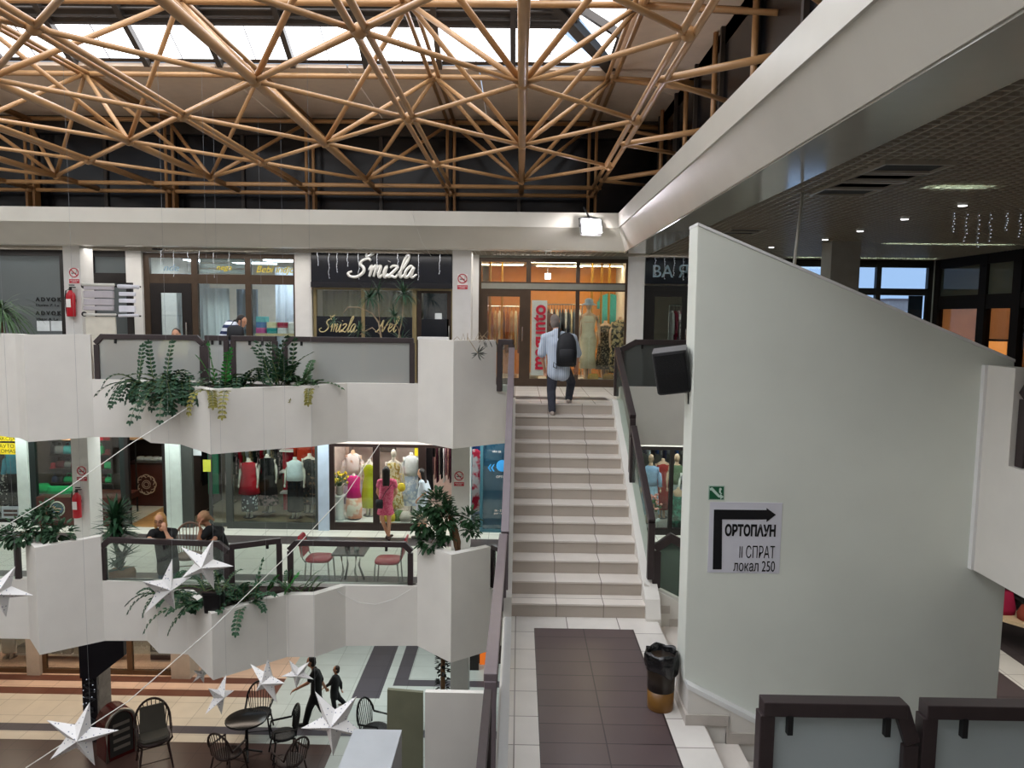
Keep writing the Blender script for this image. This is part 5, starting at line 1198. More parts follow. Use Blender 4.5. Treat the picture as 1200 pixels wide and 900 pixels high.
mannequin('low headless mannequin in a strapless sea green dress', X1(795, 16.0), 16.02, Z1+.12, 1.0, manskin, [('dress', seag, [(.02, .3, .22), (.35, .26, .2), (.55, .22, .16), (.68, .22, .15)], RIP(13, .07))], head=False)
mannequin('mannequin in a pale lavender dress next to the white wall edge', X1(807, 16.2), 16.3, Z1+.12, 1.42, manwhite, [('dress', lilacc, DRESS, RIP(8, .05))])
mannequin('headless mannequin in a brick red dress between the blue and sage mannequins', X1(776, 17.1), 17.1, Z1+.02, 1.6, manskin, [('dress', cloth('brick', '#a83a34'), DRESS, RIP(8, .05))], head=False)
bouquet('bouquet of peach roses in the window right of the staircase', X1(768, 15.95), 15.98, Z1+.3, .16, 20, mat('peach_petal', '#e0988a', .7), 5)
o = thing('flower_stool', 'small stool under the peach roses', 'stool', (X1(768, 15.95), 15.98, Z1)); MB().lathe((0, 0, .26), [(.13, 0), (.13, .04)]).build('seat', white, o); 
for k in range(3): MB().tube((.1*math.cos(k*2.1), .1*math.sin(k*2.1), 0), (.06*math.cos(k*2.1), .06*math.sin(k*2.1), .26), .014).build('leg', white, o)
rack('clothes rail at the back of the shop right of the staircase', X1(752, 17.4), X1(818, 17.4), 17.5, Z1, 2.2, [('navy', cloth('navycl', '#2a3452')), ('white', whitec), ('black', blackc), ('denim', cloth('denim')), ('grey', cloth('greycl'))], 14, 'at the back of the shop right of the staircase', L=.7)
for i, px in enumerate((765, 800)): lamp('ceiling lamp of the shop right of the staircase, '+('left' if i == 0 else 'right'), X1(px, 16.4), 16.3, B2-.06, .8, .4, '#f2fbff', 8, 'ceiling lamps right of the staircase')

# ================================================================== GROUND FLOOR SHOP FRONTS
zg = B1
bz = mat('oiled_wood_frame', '#5a4028', .45, var=.12)
front(S0, Z0, zg, [(-13, -12.9), (X0(35), X0(37.5)), (X0(51), X0(55)), (X0(150), X0(156)), (X0(201.5), X0(205))], bz, sill=.10, pane=glass('lower_pane', '#d8d8d4', .12))
struct('wall_ground_1', MB().box(X0(36), X0(51), S0-.15, S0+.1, Z0, zg).box(X0(205), X0(227), S0-.2, S0+.25, Z0, zg).box(X0(205), X0(207), S0+.25, 20, Z0, zg), mat('warm_pillar', '#b3a596', .6))
struct('wall_ground_2', MB().box(XMIN, X0(205), 17.6, 17.66, Z0, zg), mat('pale_display_wall', '#b9b4aa', .8))
o = thing('shelving_unit', 'white shelving of boxed goods in the ground floor window left of the dark column', 'shelf', (X0(80, 16.8), 16.9, Z0)); w_ = X0(145, 16.8)-X0(80, 16.8)
for k in range(6): MB().box(-w_*.9, w_, -.2, .2, .15+k*.42, .19+k*.42).build('shelf_board', white, o)
MB().box(-w_*.9, w_, .2, .23, 0, 2.5).build('back_panel', white, o)
rnd = random.Random(8)
for r_ in range(5):
    for i in range(9):
        x = X0(80, 16.8)-w_*.8+i*(w_*1.75)/8.6; s = MB().box(-.1, .1, -.12, .12, 0, rnd.uniform(.12, .3)).build('goods_box', mat('gbox%d' % ((i+r_) % 4), ['#6a6662', '#a9a49a', '#8a7a66', '#4a4a4c'][(i+r_) % 4])); s.location = (x, 16.85, Z0+.192+r_*.42)
        tag(s, '%s goods box, %s from left on %s white shelf, ground floor' % (['grey', 'pale', 'brown', 'dark'][(i+r_) % 4], ORD[i], ORD[r_]), 'box', 'goods boxes in the ground floor window')
t = thing('shop_banner', 'black and white banner reading about equipment low in the ground floor window', 'banner', (X0(187), S0+.1, Z0+.25)); bw = (X0(200)-X0(174))/2
MB().box(-bw, bw, 0, .02, 0, .62).build('panel', mat('banner_pale', '#c9c6bf'), t); MB().box(-bw, bw, -.006, 0, .05, .18).box(-bw, bw, -.006, 0, .24, .42).box(-bw, bw, -.006, 0, .48, .58).build('bands', blk, t); text('lettering', 'LA OPREMA', sgnwhite, .17, (0, -.01, .33), t, ext=.001, sx=1.05)
mannequin('pale trousered legs of a mannequin in the far left ground floor window', X0(8, 16.6), 16.7, Z0+.1, 1.7, manwhite, [('trousers', whitec, PANTS, None)], head=False)
for i, (px, y) in enumerate(((5, 16.7), (90, 16.6), (180, 16.7))): lamp('ceiling lamp in the ground floor windows, %s from the left' % ORD[i], X0(px, y), y, zg-.06, .8, .3, '#fff0de', 34, 'ceiling lamps of the ground floor windows')
struct('wall_ground_3', MB().box(-1.0, 0.0, 17.0, 17.2, Z0, zg), darkin)
og = MB().box(at(562, 790, Y=16.9).x, at(577, 790, Y=16.9).x, 16.94, 16.97, at(570, 792, Y=16.9).z, at(570, 760, Y=16.9).z); o = og.build('lit_poster', emis('orange_backlit', '#e0742c', .7)); tag(o, 'orange backlit poster beside the staircase on the ground floor', 'poster')
# ================================================================== PEOPLE
skin_a = mat('skin_light', '#c99678', .55, var=.04); skin_b = mat('skin_tan', '#a8765a', .55, var=.04)
def remesh(o, v, sm=4):
    m = o.modifiers.new('skin_surface', 'REMESH'); m.mode = 'VOXEL'; m.voxel_size = v; m.use_smooth_shade = True
    s = o.modifiers.new('soften', 'SMOOTH'); s.iterations = sm; s.factor = .5
    return o
def human(label, foot, J, s=1.0, skin=skin_a, hair=None, style='short', shirt=None, sleeve=.62, shirt_len=.5, trousers=None, leg_len=1.0, dress=None, dress_f=.45, shoes=None, face=(0, -1, 0), extra=None, grip=None, eyes=True, loose=.016):
    """J: world joints. One continuous body; clothes, hair and shoes are its children."""
    loc = Vector(foot); t = thing('person', label, 'person', loc)
    J = {k: Vector(v)-loc for k, v in J.items()}
    f = Vector(face).normalized(); side = (J['shR']-J['shL']).normalized()
    b = MB(); hd = J['head']; up = (hd-J['neck']).normalized(); up = (up*.4+Vector((0, 0, .8))).normalized()
    f = (f-up*f.dot(up)).normalized(); hx = f.cross(up).normalized()
    R = Matrix((hx, -f, up)).transposed().to_euler()      # local -Y looks along the face
    def hp(x, y, z): return hd+hx*x*s+f*y*s+up*z*s
    b.ball(hd+up*.02*s, .074*s, .092*s, .10*s, 14, 10, R); b.ball(hp(0, .03, -.06), .052*s, .055*s, .055*s, 12, 8, R)
    b.ball(hp(0, .095, -.015), .013*s, .018*s, .024*s, 8, 6, R); b.ball(hp(0, .075, -.06), .026*s, .016*s, .012*s, 8, 6, R)
    for q in (-1, 1): b.ball(hp(q*.076, -.005, 0), .012*s, .02*s, .03*s, 8, 6, R)
    b.capsule(hd-up*.05*s, J['neck']-up*.03*s, .046*s, .055*s)
    tw = .055*s
    def torso(mb, e):
        for q, k in ((-1, 'shL'), (1, 'shR')):
            sh = J[k]; c = J['chest']; p = J['pelvis']
            mid = c.lerp(sh, .55)
            mb.capsule(p+side*q*.062*s, c+side*q*.075*s, .098*s+e, .095*s+e)
            mb.capsule(c+side*q*.075*s, mid, .10*s+e, .075*s+e); mb.capsule(J['neck']-Vector((0, 0, .03*s)), sh, .052*s+e*.6, .056*s+e)
        mb.capsule(J['chest'], J['neck'], .095*s+e, .055*s+e*.5)
    torso(b, 0)
    for k in 'LR':
        b.capsule(J['sh'+k], J['el'+k], .050*s, .040*s); b.capsule(J['el'+k], J['wr'+k], .040*s, .026*s)
        b.capsule(J['pelvis'].lerp(J['hip'+k], .8), J['kn'+k], .085*s, .056*s); b.capsule(J['kn'+k], J['an'+k], .055*s, .034*s)
        # calf
        b.capsule(J['kn'+k].lerp(J['an'+k], .22), J['kn'+k].lerp(J['an'+k], .5), .052*s, .044*s)
        w = J['wr'+k]; d = (grip or {}).get(k) or (w-J['el'+k]); d = Vector(d).normalized()
        sd = d.cross(f if abs(d.dot(f)) < .9 else Vector((0, 0, 1))).normalized(); nn = d.cross(sd).normalized()
        q = -1 if k == 'L' else 1
        b.ball(w+d*.045*s, .022*s, .022*s, .022*s); b.capsule(w+d*.02*s-sd*.018*s, w+d*.085*s-sd*.026*s, .017*s, .015*s); b.capsule(w+d*.02*s+sd*.018*s, w+d*.08*s+sd*.026*s, .017*s, .015*s)
        for i, (o_, L_) in enumerate(((-.03, .065), (-.011, .075), (.009, .07), (.028, .055))):
            a0 = w+d*.085*s+sd*o_*s; a1 = a0+(d*.9+nn*.35).normalized()*L_*.55*s+sd*o_*.2*s; a2 = a1+(d*.5+nn*.8).normalized()*L_*.5*s
            b.capsule(a0, a1, .0095*s, .009*s, 8); b.capsule(a1, a2, .009*s, .008*s, 8)
        th = w+d*.03*s-sd*.03*s*q; b.capsule(th, th+(d*.6-sd*q*.8).normalized()*.04*s, .012*s, .011*s, 8); b.capsule(th+(d*.6-sd*q*.8).normalized()*.04*s, th+(d*.6-sd*q*.8).normalized()*.04*s+(d+nn*.3).normalized()*.03*s, .011*s, .009*s, 8)
        # foot inside the shoe
        fd = J.get('to'+k); fd = (fd-J['an'+k]) if fd else f*.1; fd.z = 0; fd.normalize()
        b.capsule(J['an'+k]+Vector((0, 0, -.04*s)), J['an'+k]+fd*.13*s+Vector((0, 0, -.055*s)), .035*s, .024*s)
    body = remesh(b.build('body', skin, t, smooth=True), .0105*s+.001)
    if shirt:
        m = MB(); torso(m, loose)
        for k in 'LR':
            e = J['sh'+k].lerp(J['el'+k], min(1, sleeve)); m.capsule(J['sh'+k], e, .062*s+loose*.5, .052*s+loose)
            if sleeve > 1: m.capsule(J['el'+k], J['el'+k].lerp(J['wr'+k], sleeve-1), .05*s+loose*.6, .034*s+loose*.6)
        h_ = J['pelvis']; m.capsule(h_-side*.07*s, h_-side*.07*s-Vector((0, 0, .12*shirt_len)), .10*s+loose, .10*s+loose); m.capsule(h_+side*.07*s, h_+side*.07*s-Vector((0, 0, .12*shirt_len)), .10*s+loose, .10*s+loose)
        remesh(m.build('shirt', shirt, t, smooth=True), .014, 3)
    if trousers:
        m = MB(); p = J['pelvis']; m.capsule(p-side*.055*s, p+side*.055*s, .105*s, .105*s)
        for k in 'LR':
            m.capsule(p.lerp(J['hip'+k], .8), J['kn'+k], .108*s, .080*s)
            if leg_len > .5: m.capsule(J['kn'+k], J['kn'+k].lerp(J['an'+k], (leg_len-.5)*2), .080*s, .066*s)
        remesh(m.build('trousers', trousers, t, smooth=True), .013, 3)
    if dress:
        m = MB(); torso(m, .012)
        p = J['pelvis']; k_ = (J['knL']+J['knR'])/2; n = 8
        for i in range(n):
            u = i/(n-1); c = p.lerp(k_, u*dress_f*1.6)
            for q in (-1, 1): m.ball(c+side*q*(.055+.02*u)*s, (.11+.03*u)*s, (.11+.02*u)*s, .05*s)
        for kk in 'LR': m.capsule(J['sh'+kk], J['sh'+kk].lerp(J['el'+kk], .4), .066*s, .07*s)
        remesh(m.build('dress', dress, t, smooth=True), .014, 4)
    if shoes:
        for k in 'LR':
            m = MB(); fd = J.get('to'+k); fd = (fd-J['an'+k]) if fd else f*.1; fz = fd.normalized().z; fd.z = 0; fd.normalize()
            a = J['an'+k]; heel = a-fd*.045*s-Vector((0, 0, .05*s)); toe = a+fd*.165*s-Vector((0, 0, .055*s))+Vector((0, 0, fz*.0))
            m.capsule(heel, a+fd*.06*s-Vector((0, 0, .045*s)), .040*s, .042*s); m.capsule(a+fd*.05*s-Vector((0, 0, .05*s)), toe, .042*s, .034*s); m.capsule(a-Vector((0, 0, .01*s)), a-Vector((0, 0, .05*s)), .044*s, .044*s)
            remesh(m.build('shoe', shoes, t, smooth=True), .010, 3)
    if hair:
        m = MB(); m.ball(hp(0, -.022, .035), .080*s, .092*s, .094*s, 14, 10, R)
        if style in ('short', 'crop'): m.ball(hp(0, -.042, -.035), .078*s, .066*s, .095*s, 12, 8, R)
        if style == 'bob':
            for q in (-1, 1): m.capsule(hp(q*.06, -.01, .03), hp(q*.075, .0, -.12), .045*s, .035*s)
            m.capsule(hp(0, -.06, .02), hp(0, -.065, -.12), .06*s, .05*s)
        if style == 'long':
            for q in (-1, 0, 1): m.capsule(hp(q*.04, -.05, .03), hp(q*.055, -.085, -.32), .058*s, .035*s)
        if style == 'tail':
            m.ball(hp(0, -.06, -.01), .06*s, .05*s, .06*s); m.capsule(hp(0, -.09, .01), hp(0, -.15, -.08), .03*s, .02*s)
        if style == 'bald_sides': pass
        remesh(m.build('hair', hair, t, smooth=True), .011, 2)
    if eyes:
        for q in (-1, 1): MB().ball(hp(q*.03, .076, .008), .011*s, .008*s, .009*s, 8, 6, R).build('eye', mat('eye_dark', '#201612', .3), t, smooth=True)
        for q in (-1, 1): MB().bar(hp(q*.018, .083, .03), hp(q*.046, .074, .028), .006, .006).build('eyebrow', hair or skin, t)
        MB().bar(hp(-.022, .09, -.06), hp(.022, .09, -.06), .006, .008).build('mouth', mat('lip', '#8f4a42', .5), t)
    if extra: extra(t, hp, f, up, hx, s)
    return t
def PJ(Y, **k):
    """joints from pixel + depth: name=(px,py[,dY])"""
    return {n: at(v[0], v[1], Y=Y+(v[2] if len(v) > 2 else 0)) for n, v in k.items()}
grey_hair = mat('grey_hair', '#7f756f', .8, var=.25, scale=60); blond = mat('blond_hair', '#b98a52', .65, var=.2, scale=50); dark_hair = mat('dark_hair', '#1c1412', .5, var=.2, scale=50); sandyh = mat('sandy_hair', '#a07a58', .65, var=.2, scale=50)
denimd = mat('dark_denim', '#3a3b45', .85, var=.15, scale=30); denimb = mat('blue_denim', '#39475a', .85, var=.15, scale=30); tee = mat('black_tee', '#121214', .85, var=.15); sneaker = mat('pale_sneaker', '#b9aaa0', .6); blackshoe = mat('black_shoe', '#141414', .5)
check = pattern('pale_check', '#c9d2de', '#a9b7cb', 9, 'stripeX', .5)
# man climbing the last steps
z12 = 12*R_STEP if 'R_STEP' in globals() else 12*.17
J = PJ(12.45, head=(650.5, 377, .08), neck=(652, 389, .0), chest=(654, 404, -.02), pelvis=(654.5, 429, -.05), shL=(639, 396), shR=(671, 396.5), elL=(634.5, 415, .03), elR=(677, 415, .05), wrL=(638, 431, .13), wrR=(676, 430, .18), hipL=(647, 431, -.05), hipR=(662, 431, -.03), knL=(646, 457, -.03), knR=(669.5, 447, .24), anL=(647, 481.5, -.14), anR=(666.5, 464.5, .2))
J['anL'].z = 12*.17+.085; J['anR'].z = 13*.17+.085
J['toL'] = J['anL']+Vector((.0, .1, 0)); J['toR'] = J['anR']+Vector((.03, .1, 0))
human('grey haired man in a pale checked shirt climbing the top of the stairs', (J['anL'].x, J['anL'].y, 12*.17), J, .98, hair=grey_hair, style='short', shirt=check, sleeve=.95, shirt_len=1.1, trousers=denimd, shoes=sneaker, face=(.15, 1, 0), eyes=True, loose=.026)
bp_c = at(664, 409, Y=12.24)
t = thing('backpack', 'black backpack worn on the back of the man climbing the stairs', 'backpack', bp_c)
mb = MB(); mb.loft([(0, 0, -.29, .135, .06), (0, -.01, -.26, .165, .095), (0, -.02, -.05, .17, .11), (.0, 0, .12, .155, .095), (0, .02, .23, .11, .06), (0, .03, .27, .04, .03)], 20, power=.65)
nyl = mat('black_nylon', '#15161b', .6, var=.2, scale=20); mb.build('main_bag', nyl, t, smooth=True)
MB().loft([(0, -.075, -.25, .12, .045), (0, -.09, -.2, .13, .055), (0, -.095, -.02, .125, .05), (0, -.07, .02, .1, .03)], 16, power=.6).build('front_pocket', nyl, t, smooth=True)
MB().path([(-.02, .04, .25), (-.025, .02, .33), (.02, .02, .33), (.02, .04, .25)], .012, 6).build('grab_handle', nyl, t)
MB().path([(.01, .03, .26), (.02, .10, .36), (.03, .22, .30)], .022, 8).path([(-.13, .02, .18), (-.12, .12, .33), (-.08, .24, .25)], .02, 8).build('shoulder_straps', nyl, t)
MB().path([(-.15, 0, -.27), (-.21, -.02, -.22), (-.215, -.02, -.3), (-.16, 0, -.32), (-.15, 0, -.27)], .008, 5).build('strap_end', nyl, t)
# two women leaning on the middle gallery railing
def glasses(t, hp, f, up, hx, s):
    mb = MB()
    for q in (-1, 1): mb.path([hp(q*.034+.026*math.cos(a), .093, .006+.019*math.sin(a)) for a in [k*2*PI/14 for k in range(14)]], .0035, 5, True)
    mb.path([hp(-.01, .097, .008), hp(.01, .097, .008)], .0035, 5)
    for q in (-1, 1): mb.path([hp(q*.06, .09, .008), hp(q*.08, 0, .012)], .0035, 5)
    mb.build('glasses', black, t)
J = PJ(12.15, head=(187.5, 609, -.12), neck=(191, 620, -.03), chest=(194, 634, .02), pelvis=(197, 660, .12), shL=(179, 624.5, -.03), shR=(203.5, 623.5, -.02), elL=(174.5, 632.5, -.24), elR=(199.5, 634, -.28), wrL=(191, 634, -.30), wrR=(194, 622.5, -.27), hipL=(191, 663, .12), hipR=(203, 663, .12), knL=(192, 682, .1), knR=(203, 682, .1), anL=(194, 700, .1), anR=(204, 700, .1))
for k in 'LR': J['an'+k].z = Z1+.085; J['to'+k] = J['an'+k]+Vector((0, -.1, 0))
human('blond bespectacled woman in a black tee leaning on the railing, chin in hand', (J['anL'].x+.07, J['anL'].y, Z1), J, 1.0, hair=blond, style='bob', shirt=tee, sleeve=.6, shirt_len=1.0, trousers=denimb, shoes=blackshoe, face=(.12, -1, -.25), extra=glasses, grip={'R': (-.02, -.02, .1), 'L': (1, 0, 0)})
J = PJ(12.15, head=(238, 607, -.12), neck=(247, 618, -.03), chest=(253, 630, .03), pelvis=(262, 652, .15), shL=(245, 620.5, -.15), shR=(258, 621, .1), elL=(233, 633.5, -.28), elR=(250, 634.5, -.26), wrL=(235, 621, -.26), wrR=(240, 636, -.34), hipL=(257, 655, .08), hipR=(266, 655, .2), knL=(258, 677, .03), knR=(266, 678, .12), anL=(259, 700, .1), anR=(267, 700, .2))
for k in 'LR': J['an'+k].z = Z1+.085; J['to'+k] = J['an'+k]+Vector((-.1, -.04, 0))
human('woman in black with tied sandy hair bending over the railing beside the blond one', (J['anL'].x+.05, J['anL'].y, Z1), J, 1.0, skin=skin_b, hair=sandyh, style='tail', shirt=tee, sleeve=.6, shirt_len=1.0, trousers=mat('black_trousers', '#17171a', .85), shoes=blackshoe, face=(-1, -.45, -.25), grip={'L': (-.02, 0, .1), 'R': (-1, -.1, 0)})
# girl in the pink dress looking into the bright boutique
J = PJ(15.15, head=(453, 552.5, .03), neck=(453.5, 561, 0), chest=(453, 571), pelvis=(452, 589), shL=(445, 564.5), shR=(461.5, 564.5), elL=(442.5, 577, .02), elR=(464.5, 577, .04), wrL=(447, 586, .16), wrR=(460, 585, .18), hipL=(448, 591), hipR=(457, 591), knL=(447.5, 608), knR=(456, 607), anL=(454.5, 625, .06), anR=(455.5, 626.5, -.06))
for k in 'LR': J['an'+k].z = Z1+.075; J['to'+k] = J['an'+k]+Vector((-.04 if k == 'R' else .05, .1, 0))
pinkd = pattern('pink_dress_print', '#c24868', '#d06a84', 30, 'noise', .5)
human('girl with long dark hair in a short pink dress facing the boutique window', (J['anL'].x, J['anL'].y, Z1), J, .86, hair=dark_hair, style='long', dress=pinkd, dress_f=.42, shoes=mat('dark_sandal', '#3a2622', .6), face=(.0, 1, 0), eyes=False)
t = thing('shoulder_bag', 'small dark shoulder bag with a thin strap hanging at the pink dressed girl', 'bag', at(444.5, 590, Y=15.05))
MB().loft([(0, 0, -.1, .07, .035), (0, 0, 0, .08, .04), (0, 0, .08, .07, .02)], 14, power=.6).build('body', nyl, t, smooth=True); e = at(459, 568, Y=15.02)-t.location; MB().path([(.03, 0, .06), e*.5+Vector((0, -.015, .04)), e], .007, 5).build('strap', nyl, t)
J = PJ(15.3, head=(493.5, 554.5), neck=(496, 563), chest=(497, 572), pelvis=(494, 593), shL=(494, 565.5, -.1), shR=(499, 565.5, .1), elL=(498, 577, -.14), elR=(503, 577, .12), wrL=(491, 584, -.12), wrR=(495, 586, .1), hipL=(493, 596, -.05), hipR=(495, 596, .05), knL=(491, 610, -.06), knR=(497, 610, .06), anL=(491, 625, -.06), anR=(500, 624, .06))
for k in 'LR': J['an'+k].z = Z1+.075; J['to'+k] = J['an'+k]+Vector((-.1, 0, 0))
human('dark haired girl in a white top and beige shorts partly behind the crooked bush', (J['anL'].x+.1, J['anL'].y, Z1), J, .84, hair=dark_hair, style='long', shirt=mat('white_top', '#cdd8e2', .8), sleeve=.8, trousers=mat('beige_shorts', '#c9b8a0', .8), leg_len=.45, shoes=mat('grey_shoe', '#6a6260', .6), face=(-1, .2, 0), eyes=False)
# man and boy on the ground floor
J = PJ(14.25, head=(364.5, 775.5), neck=(368.5, 784), chest=(371, 795), pelvis=(370.5, 813), shL=(369, 787.5, -.16), shR=(372, 787.5, .16), elL=(361.5, 800, -.22), elR=(377.5, 800, .24), wrL=(346.5, 808, -.24), wrR=(381.5, 806, .4), hipL=(369, 815, -.09), hipR=(371, 815, .09), knL=(362.5, 830, -.09), knR=(378, 831, .09), anL=(358, 846, -.1), anR=(386, 844, .1))
J['anL'].z = Z0+.09; J['anR'].z = Z0+.13
for k in 'LR': J['to'+k] = J['an'+k]+Vector((-.1, 0, 0))
human('man in black tee and black jeans striding left across the ground floor', (J['anL'].x+.2, J['anL'].y, Z0), J, .92, skin=skin_b, hair=dark_hair, style='crop', shirt=tee, sleeve=.7, shirt_len=1.0, trousers=mat('black_trousers'), shoes=blackshoe, face=(-1, -.1, -.1))
J = PJ(14.85, head=(394, 784.5), neck=(393.5, 791), chest=(393.5, 798), pelvis=(392, 809), shL=(391.5, 793.5, -.1), shR=(395.5, 793.5, .1), elL=(387, 801, -.13), elR=(399, 801, .14), wrL=(381, 805, -.15), wrR=(400, 807, .16), hipL=(391.5, 810.5, -.06), hipR=(393, 810.5, .06), knL=(390.5, 819, -.06), knR=(397, 817.5, .06), anL=(392, 829, -.06), anR=(403.5, 824, .06))
J['anL'].z = Z0+.07
for k in 'LR': J['to'+k] = J['an'+k]+Vector((-.1, 0, -.02 if k == 'L' else -.08))
human('boy in black walking behind the man on the ground floor', (J['anL'].x, J['anL'].y, Z0), J, .68, skin=skin_b, hair=mat('boy_hair', '#2c221e', .7), style='crop', shirt=mat('black_hoodie', '#16171a', .85), sleeve=1.9, shirt_len=1.2, trousers=mat('black_trousers'), shoes=mat('pale_sneaker'), face=(-1, -.15, 0), loose=.01)
# two people behind the upper railing
px = at(205, 400, Y=13.75)
def seat_pose(x, y, z, dx):
    return dict(pelvis=(x, y, z+.50), chest=(x+.04*dx, y-.06, z+.76), neck=(x+.06*dx, y-.10, z+.94), head=(x+.07*dx, y-.16, z+1.05), shL=(x-.17, y-.06, z+.90), shR=(x+.19, y-.07, z+.90), elL=(x-.22, y-.2, z+.66), elR=(x+.22, y-.2, z+.66), wrL=(x-.1, y-.40, z+.68), wrR=(x+.1, y-.40, z+.68), hipL=(x-.09, y-.03, z+.5), hipR=(x+.09, y-.03, z+.5), knL=(x-.11, y-.45, z+.5), knR=(x+.11, y-.45, z+.5), anL=(x-.11, y-.42, z+.085), anR=(x+.11, y-.42, z+.085))
J = {k: Vector(v) for k, v in seat_pose(px.x+.03, 13.75, Z2, 1).items()}
human('person with dark hair sitting behind the frosted panel in a pale yellow shirt', (px.x, 13.75, Z2), J, .95, hair=dark_hair, style='short', shirt=mat('pale_yellow_shirt', '#d8d2a0', .8), sleeve=.8, trousers=denimb, shoes=blackshoe, face=(.2, -1, -.3))
navyst = pattern('navy_white_stripe', '#1d2c55', '#d8dee8', 2.6, 'stripeZ', .5)
J = PJ(14.1, head=(283.5, 376.5, -.1), neck=(277, 380, -.05), chest=(270, 385), pelvis=(263, 401, .1), shL=(269, 380, .14), shR=(275, 384, -.16), elL=(276, 396, .2), elR=(282, 398, -.2), wrL=(285, 405, .15), wrR=(290, 404, -.15), hipL=(262, 403, .16), hipR=(264, 403, .0), knL=(264, 425, .16), knR=(266, 425, -.02), anL=(264, 450, .16), anR=(266, 450, -.02))
for k in 'LR': J['an'+k].z = Z2+.085; J['kn'+k].z = Z2+.48; J['to'+k] = J['an'+k]+Vector((.1, 0, 0))
human('person in a navy and white striped top stooping behind the narrow railing panel', (J['anL'].x, J['anL'].y, Z2), J, .98, hair=dark_hair, style='tail', shirt=navyst, sleeve=.7, shirt_len=1.6, trousers=navyst, shoes=blackshoe, face=(1, -.2, -.5), loose=.03)
t = thing('shoulder_bag', 'black shoulder bag against the striped top of the stooping person', 'bag', at(276, 388, Y=13.72)); MB().loft([(0, 0, -.16, .13, .05), (0, 0, -.1, .16, .07), (0, 0, .06, .15, .05), (0, 0, .1, .1, .02)], 16, power=.6).build('body', nyl, t, smooth=True); MB().path([(-.1, 0, .08), (-.06, .1, .2), (.02, .25, .22), (.1, 0, .08)], .012, 6).build('strap', nyl, t)
# ================================================================== THINGS ON AND BY THE BIG WHITE WALL
WF = WY0
def wp(px, py): return at(px, py, Y=WF)
# paper arrow sign
a = wp(832, 588); b = wp(913, 672)
t = thing('direction_sign', 'pale square direction sign with a black bent arrow on the big white wall', 'sign', ((a.x+b.x)/2, WF, b.z))
o_ = t.location
sheet = MB().box(a.x-o_.x, b.x-o_.x, -.004, 0, 0, a.z-b.z).build('sheet', mat('sign_sheet', '#d6d6de', .45, var=.01), t)
def lp(px, py): q = wp(px, py); return (q.x-o_.x, -.0055, q.z-o_.z)
ab = mat('sign_black', '#0d0d12', .4)
poly = [lp(835, 667), lp(845.5, 667), lp(846, 608.5), lp(898, 608.5), lp(898, 611.5), lp(909, 603), lp(898, 595), lp(898, 597.5), lp(836.5, 597)]
MB().slab(poly, (0, -.002, 0)).build('bent_arrow', ab, sheet)
def stext(body, x0, x1, y0, y1, off, lean):
    """text fitted to a pixel box of the sign"""
    A, B = lp(x0, y1), lp(x1, y0)
    o = text('lettering', body, ab, 1, (0, 0, 0), None, ext=.001, off=0, align='LEFT')
    me = o.data; xs_ = [v.co.x for v in me.vertices]; zs = [v.co.z for v in me.vertices]
    sx = (B[0]-A[0])/(max(xs_)-min(xs_)); sz = (B[2]-A[2])/(max(zs)-min(zs)); mx, mz = min(xs_), min(zs)
    for v in me.vertices: v.co = (A[0]+(v.co.x-mx)*sx, -.0058+v.co.y*.5, A[2]+(v.co.z-mz)*sz)
    o.parent = t; return o
def stext2(body, x0, x1, y0, y1, bold):
    A, B = lp(x0, y1), lp(x1, y0)
    cu = bpy.data.curves.new('lettering', 'FONT'); cu.body = body; cu.size = 1; cu.extrude = .01; cu.offset = bold
    q = bpy.data.objects.new('lettering', cu); COL.objects.link(q); bpy.context.view_layer.update()
    me = bpy.data.meshes.new_from_object(q.evaluated_get(bpy.context.evaluated_depsgraph_get())); bpy.data.objects.remove(q)
    X_ = [v.co.x for v in me.vertices]; Y_ = [v.co.y for v in me.vertices]
    sx = (B[0]-A[0])/(max(X_)-min(X_)); sz = (B[2]-A[2])/(max(Y_)-min(Y_)); mx, my = min(X_), min(Y_)
    for v in me.vertices: v.co = (A[0]+(v.co.x-mx)*sx, -.006-(v.co.z+.01)*.1, A[2]+(v.co.y-my)*sz)
    me.materials.clear(); me.materials.append(ab); me.name = 'lettering'
    o = bpy.data.objects.new('lettering', me); COL.objects.link(o); o.parent = sheet; return o
stext2('ОРТОПАУН', 849, 909, 614.5, 628, .045); stext2('II СПРАТ', 866, 908, 639.5, 653.5, -.006); stext2('локал 250', 859, 908, 657.5, 669, 0)
# green stair exit sign
a = wp(830.5, 569); b = wp(848.5, 586)
t = thing('exit_sign', 'small green emergency stair sign above the arrow sign on the white wall', 'sign', ((a.x+b.x)/2, WF, b.z)); o_ = t.location
MB().box(a.x-o_.x, b.x-o_.x, -.004, 0, 0, a.z-b.z).build('plate', mat('sign_rim', '#a9c4b4', .5), t)
MB().box(a.x-o_.x+.008, b.x-o_.x-.008, -.006, -.003, .008, a.z-b.z-.008).build('green_field', mat('exit_green', '#0f5a38', .45), t)
pg = mat('sign_mint', '#c4dccf', .5)
MB().slab([lp(831.5, 572), lp(834.5, 570.8), lp(843.5, 580.5), lp(844, 578.5), lp(847.8, 582), lp(844, 585), lp(844, 583), lp(841.5, 582.5), lp(833.5, 574.5), lp(832, 574.5)], (0, -.003, 0)).build('stair_arrow', pg, t)
MB().ball((lp(844, 573)[0], -.008, lp(844, 573)[2]), .012, .003, .012, 10, 6).slab([lp(842.5, 574), lp(844.5, 574), lp(844.5, 577), lp(846, 578), lp(845, 579), lp(842.5, 577)], (0, -.003, 0)).build('running_figure', pg, t)
